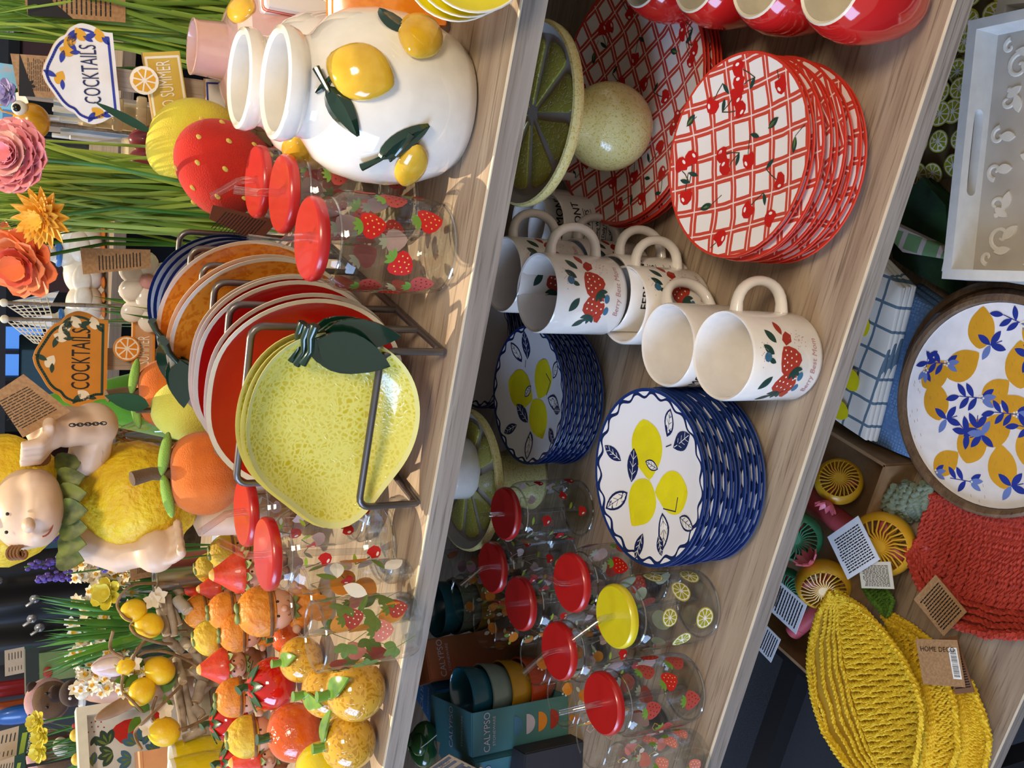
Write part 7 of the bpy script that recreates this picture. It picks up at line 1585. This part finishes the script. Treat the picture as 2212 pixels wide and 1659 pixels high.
MB().lathe([(0, 0), (.03, 0), (.034, c.z * .5), (.026, c.z * .9), (.020, c.z), (.012, c.z + .014), (0, c.z + .018)], 24, T=Mx.Translation((c.x, 0, 0))).build('shell_body', M('peach_clay', 'd8ac90', .5), t); MB().ball((c.x - .006, -.012, c.z + .012), .010, 12, 8).build('bow', WP, t)
def bear(label, px, py, y, rpx, hood):
    F = FR(px, py, y, ZB - .2); t = thing('plush_bear', label, 'plush toy', (F.loc.x, F.loc.y, 1.20), F.rz, 'brown plush animals'); F.zb = 1.20; F.h0 = F.O.z - 1.20; c = F.p(px, py); r = rpx * F.k
    fuse('bear_body', [(c, (r, r * .9, r * .95)), ((c.x, 0, c.z * .4), (r * .9, r * .8, c.z * .42))], .007, FURB, t, 4)
    MB().ball(c + V((r * .25, -r * .75, -r * .2)), (r * .45, r * .35, r * .36), 18, 12).build('muzzle', FURW if hood else FURD, t)
    for s_ in (-1, 1): MB().ball(c + V((s_ * r * .75, 0, r * .8)), (r * .28, r * .16, r * .28), 14, 10).build('ear', FURD, t); MB().ball(c + V((s_ * r * .34, -r * .84, r * .2)), r * .07, 8, 6).build('eye', EYE_, t)
    MB().ball(c + V((0, r * .25, r * .1)), (r * 1.14, r * .8, r * 1.1), 24, 16).build('hood', FURP, t)
bear('brown plush animal in pink hood behind the daffodil leaves', 108, 1512, 1.72, 42, False); bear('brown plush animal in pink hood at the left edge behind the frame', 118, 1628, 1.66, 46, True)
F = FR(105, 1512, 1.64); t = thing('plush_dog', 'small dark brown plush with white collar beside the peach ornament', 'plush toy', (F.loc.x, F.loc.y, 1.20), F.rz); F.zb = 1.2; F.h0 = F.O.z - 1.2; c = F.p(152, 1505)
fuse('dog_body', [(c, (.026, .024, .024)), ((c.x, 0, c.z * .45), (.026, .024, c.z * .5))], .005, FURD, t, 3); MB().tube([(c.x + .024 * cos(a), .022 * sin(a), c.z - .016) for a in (2 * pi * i / 18 for i in range(18))], .007, 8, closed=True).build('collar', FURW, t)
for s_ in (-1, 1): MB().ball(c + V((s_ * .009, -.022, .006)), .0032, 8, 6).build('eye', WHITE, t)
tbl = thing('display_table', 'dark display table behind carrying the plush animals', 'table', (-1.79, 1.9, 0)); MB().box((0, 0, 1.185), (1.1, .6, .03)).build('table_top', M('table_dark', '23262b', .6), tbl, 0)
for x in (-.5, .5):
    for y in (-.26, .26): MB().box((x, y, .585), (.04, .04, 1.17)).build('leg', BLACKM, tbl, 0)
for px, py, lb, cc in ((197, 1562, 'red gnome hat tip sticking up behind the white frame', 'b83a3a'), ):
    F = FR(px, py, 1.33); t = thing('gnome_hat', lb, 'figurine', F.loc, F.rz); c = F.p(160, 1562); MB().lathe([(0, 0), (.022, 0), (.02, c.z * .6), (.012, c.z * .85), (.003, c.z), (0, c.z)], 18, T=Mx.Translation((c.x, 0, 0))).build('hat_cone', M('hat_red', cc, .6), t); MB().ball((c.x, -.015, c.z * .5), .012, 10, 8).build('nose', SKIN, t)
for px, py, lb in ((165, 1588, 'small yellow and blue bird figure on the frame edge, right one'), (168, 1640, 'small yellow and blue bird figure on the frame edge, left one')):
    F = FR(px, py, 1.32); t = thing('bird_figure', lb, 'figurine', F.loc, F.rz); c = F.p(px, py); MB().ball((c.x, 0, c.z), (.010, .010, .010), 14, 10).build('bird_head', M('bird_yellow', 'd8b83a', .5), t); MB().tube([(c.x + .004, 0, c.z - .006), (c.x + .012, 0, c.z - .02), (c.x + .01, 0, 0)], [.006, .008, .01], 10).build('bird_body', M('bird_blue', '6aa6b8', .5), t)
# shop cards and the far shop
GCARD = M('card_green', '0f4034', .6); BEI = M('card_beige', 'c8b296', .6); LIMC = M('card_lime', '8aa83a', .6)
def shop_card(label, pts, y, split, words=None):
    cx = sum(p[0] for p in pts) / 4; cy = sum(p[1] for p in pts) / 4; F = FR(cx, cy, y, 1.2); t = thing('shop_card', label, 'sign', (F.loc.x, F.loc.y, 1.20), F.rz, 'price cards'); q = [F.p(*p) for p in pts]; m1, m2 = q[0].lerp(q[3], split), q[1].lerp(q[2], split); n = V((0, .004, 0))
    MB().add([q[0], q[1], m2, m1] + [p + n for p in (q[0], q[1], m2, m1)], [[0, 1, 2, 3], [7, 6, 5, 4], [0, 4, 5, 1], [2, 6, 7, 3], [1, 5, 6, 2], [0, 3, 7, 4]]).build('upper_panel', BEI, t, 0)
    MB().add([m1, m2, q[2], q[3]] + [p + n for p in (m1, m2, q[2], q[3])], [[0, 1, 2, 3], [7, 6, 5, 4], [0, 4, 5, 1], [2, 6, 7, 3], [1, 5, 6, 2], [0, 3, 7, 4]]).build('lower_panel', GCARD, t, 0)
    MB().box(((q[2].x + q[3].x) / 2, .006, (q[2].z) / 2), (.006, .004, abs(q[2].z))).build('holder', BLACKM, t, 0)
    mb = MB(); K = ['p_black', 'p_lime', 'p_white']; f = plane_fn(q[0] - V((0, .0004, 0)), (q[1] - q[0]).normalized(), (q[0] - q[3]).normalized()); w_ = (q[1] - q[0]).length; h_ = (q[0] - q[3]).length; sh = []
    for i in range(5): yy = -h_ * split * (.2 + .15 * i); sh += stroke('p_black', [(w_ * .15, yy), (w_ * .3, yy)], h_ * .02) + stroke('p_black', [(w_ * .6, yy), (w_ * .85, yy)], h_ * .025)
    sh += [('p_lime', [(w_ * .1, -h_ * (split + .04)), (w_ * .8, -h_ * (split + .04)), (w_ * .8, -h_ * (split + .16)), (w_ * .1, -h_ * (split + .16))])]
    emit(mb, sh, f, K, lift=.0004)
    if words: text_on(mb, words, w_ * .13, f, 2, w_ * .5, -h_ * (split + .25), 0, .9)
    mb.build('card_print', mats(K), t, 0)
shop_card('beige and green price card above the daffodil heads', [(-20, 1640), (-8, 1578), (70, 1568), (66, 1636)], 1.60, .62, 'FLOWER STAKE')
shop_card('beige and green price card in the lower corner behind the frame', [(-10, 1690), (0, 1642), (52, 1632), (50, 1690)], 1.56, .6)
shop_card('beige and green price card between the coat and red rods', [(14, 1456), (14, 1402), (68, 1398), (70, 1452)], 2.2, .7)
F = FR(118, 1440, 1.95, 1.20); t = thing('seed_box', 'dark box with a green picture panel behind the daffodil leaves', 'box', (F.loc.x, F.loc.y, 1.20), F.rz); q0, q1 = F.p(62, 1395), F.p(190, 1490); MB().box(((q0.x + q1.x) / 2, .03, q0.z / 2), (abs(q0.x - q1.x), .06, q0.z)).build('box_body', M('seed_dark', '22302e', .6), t, 0)
q0, q1 = F.p(88, 1408), F.p(165, 1468); MB().box(((q0.x + q1.x) / 2, -.002, (q0.z + q1.z) / 2), (abs(q0.x - q1.x), .003, abs(q0.z - q1.z))).build('green_panel', M('panel_green', '5a7a42', .6, '7c8c5a', 12, .4, .6), t, 0)
q = F.p(104, 1450, -.006); MB().ball(q, (.012, .002, .010), 12, 8).build('red_seal', M('seal_red', 'a83028', .5), t)
F = FR(40, 1480, 2.5, 0); t = thing('tool_rack', 'rack with red and orange tool handles at the upper left', 'rack', F.loc, F.rz)
q0, q1 = F.p(-30, 1400), F.p(120, 1640); MB().box(((q0.x + q1.x) / 2, .1, q0.z / 2), (abs(q0.x - q1.x), .04, q0.z)).build('rack_panel', M('rack_grey', '3a4048', .6), t, 0)
for px, py, c in ((20, 1478, 'a82428'), (25, 1490, 'a82428'), (30, 1520, 'c8602a'), (20, 1535, 'c8602a')):
    a, b = F.p(-20, py), F.p(110, py); MB().tube([a, b], .014, 8).build('tool_handle', M('tool_' + c, c, .5), t)
for px, py, lb in ((40, 1540, 'blue blob standing in for window glow at the tool rack'),):
    q = F.p(px, py, -.05); o = MB().ball((0, 0, 0), (.03, .02, .07), 14, 10).build('blue_glint', M('glint_blue', '2a6ab8', .3, coat=.4), None); o.location = F.loc + Mx.Rotation(F.rz, 3, 'Z') @ q; tag(o, lb, 'bag')  # blue blob added in place of a small far window's light
# far shop window and dim shelving
q = aty(35, 765, 5.9); WE = NT('window_glow'); WE.b.inputs['Emission Color'].default_value = (.10, .30, .85, 1); WE.b.inputs['Emission Strength'].default_value = .9; WE.col(lin('2a5aa0'))
slab('window_1', q.x - .16, q.x + .16, 5.96, 5.985, q.z - .14, q.z + .22, WE.m)
for i, dx in enumerate((-.17, 0, .17)): slab('trim_%d' % (i + 1), q.x + dx - .012, q.x + dx + .012, 5.93, 5.958, q.z - .16, q.z + .24, BLACKM)
FS = thing('shop_shelving', 'dim far shop shelving with dark goods at the back wall', 'shelving', (-1.6, 4.6, 0)); MSH = M('far_shelf', '2a2c30', .7)
for z in (.4, .8, 1.2, 1.55): MB().box((0, 0, z), (4.4, .4, .03)).build('far_board', MSH, FS, 0)
for x in (-2.2, -.7, .8, 2.2): MB().box((x, 0, .8), (.04, .4, 1.6)).build('far_post', MSH, FS, 0)
rr = random.Random(44); cols = ['2c4a36', '1f2f4a', '4a2a2a', '5a5448', '20242a', '3a5a6a']; 
for k in range(26):
    z = (.415, .815, 1.215)[k % 3]; o = MB().box((0, 0, .1), (rr.uniform(.12, .25), .2, rr.uniform(.18, .3))).build('shop_parcel', M('far_' + cols[k % 6], cols[k % 6], .7), FS, 0, bev=.008); o.location = (-2.0 + .16 * k, -.05, z + .06)
for (px, py, lb, cc) in ((12, 195, 'pale blue beach sign board at the upper right corner', '8ac4d8'), (38, 262, 'small blue striped board beside the bee', '4a86b8')):
    F = FR(px, py, 1.69 - .06 * (px > 20), 0); t = thing('beach_sign', lb, 'sign', F.loc, F.rz); c = F.p(px, py); w_ = 110 * F.k * (1 if px < 20 else .4); MB().prism([(-w_ / 2, -.02), (w_ / 2, -.02), (w_ / 2, .02), (-w_ / 2, .02), (-w_ * .62, 0)], 0, .008, T=Mx.Translation(c) @ Mx.Rotation(pi / 2, 4, 'X')).build('board', M('beach_' + cc, cc, .5, 'd8a88a', 30, .55, .7), t, 0); MB().box((c.x, .008, c.z / 2), (.02, .008, c.z)).build('post', SPOST, t, 0)
LIL = [M('lilac', '9a90c8', .5), M('lilac2', 'b4aad8', .5)]
for px, py, lb in ((14, 52, 'lilac bloom in the upper right corner, inner one'), (66, 8, 'lilac bloom at the right photo edge above the kraft tag'), (18, 200, 'lilac bloom before the pale blue board')): petalled('artificial_flower', lb, px, py, 1.26, LIL, 6, .016, .012, 2, (LIL[0], .004), stem_to=(460, 60), dirv=(0, -.7, .7))
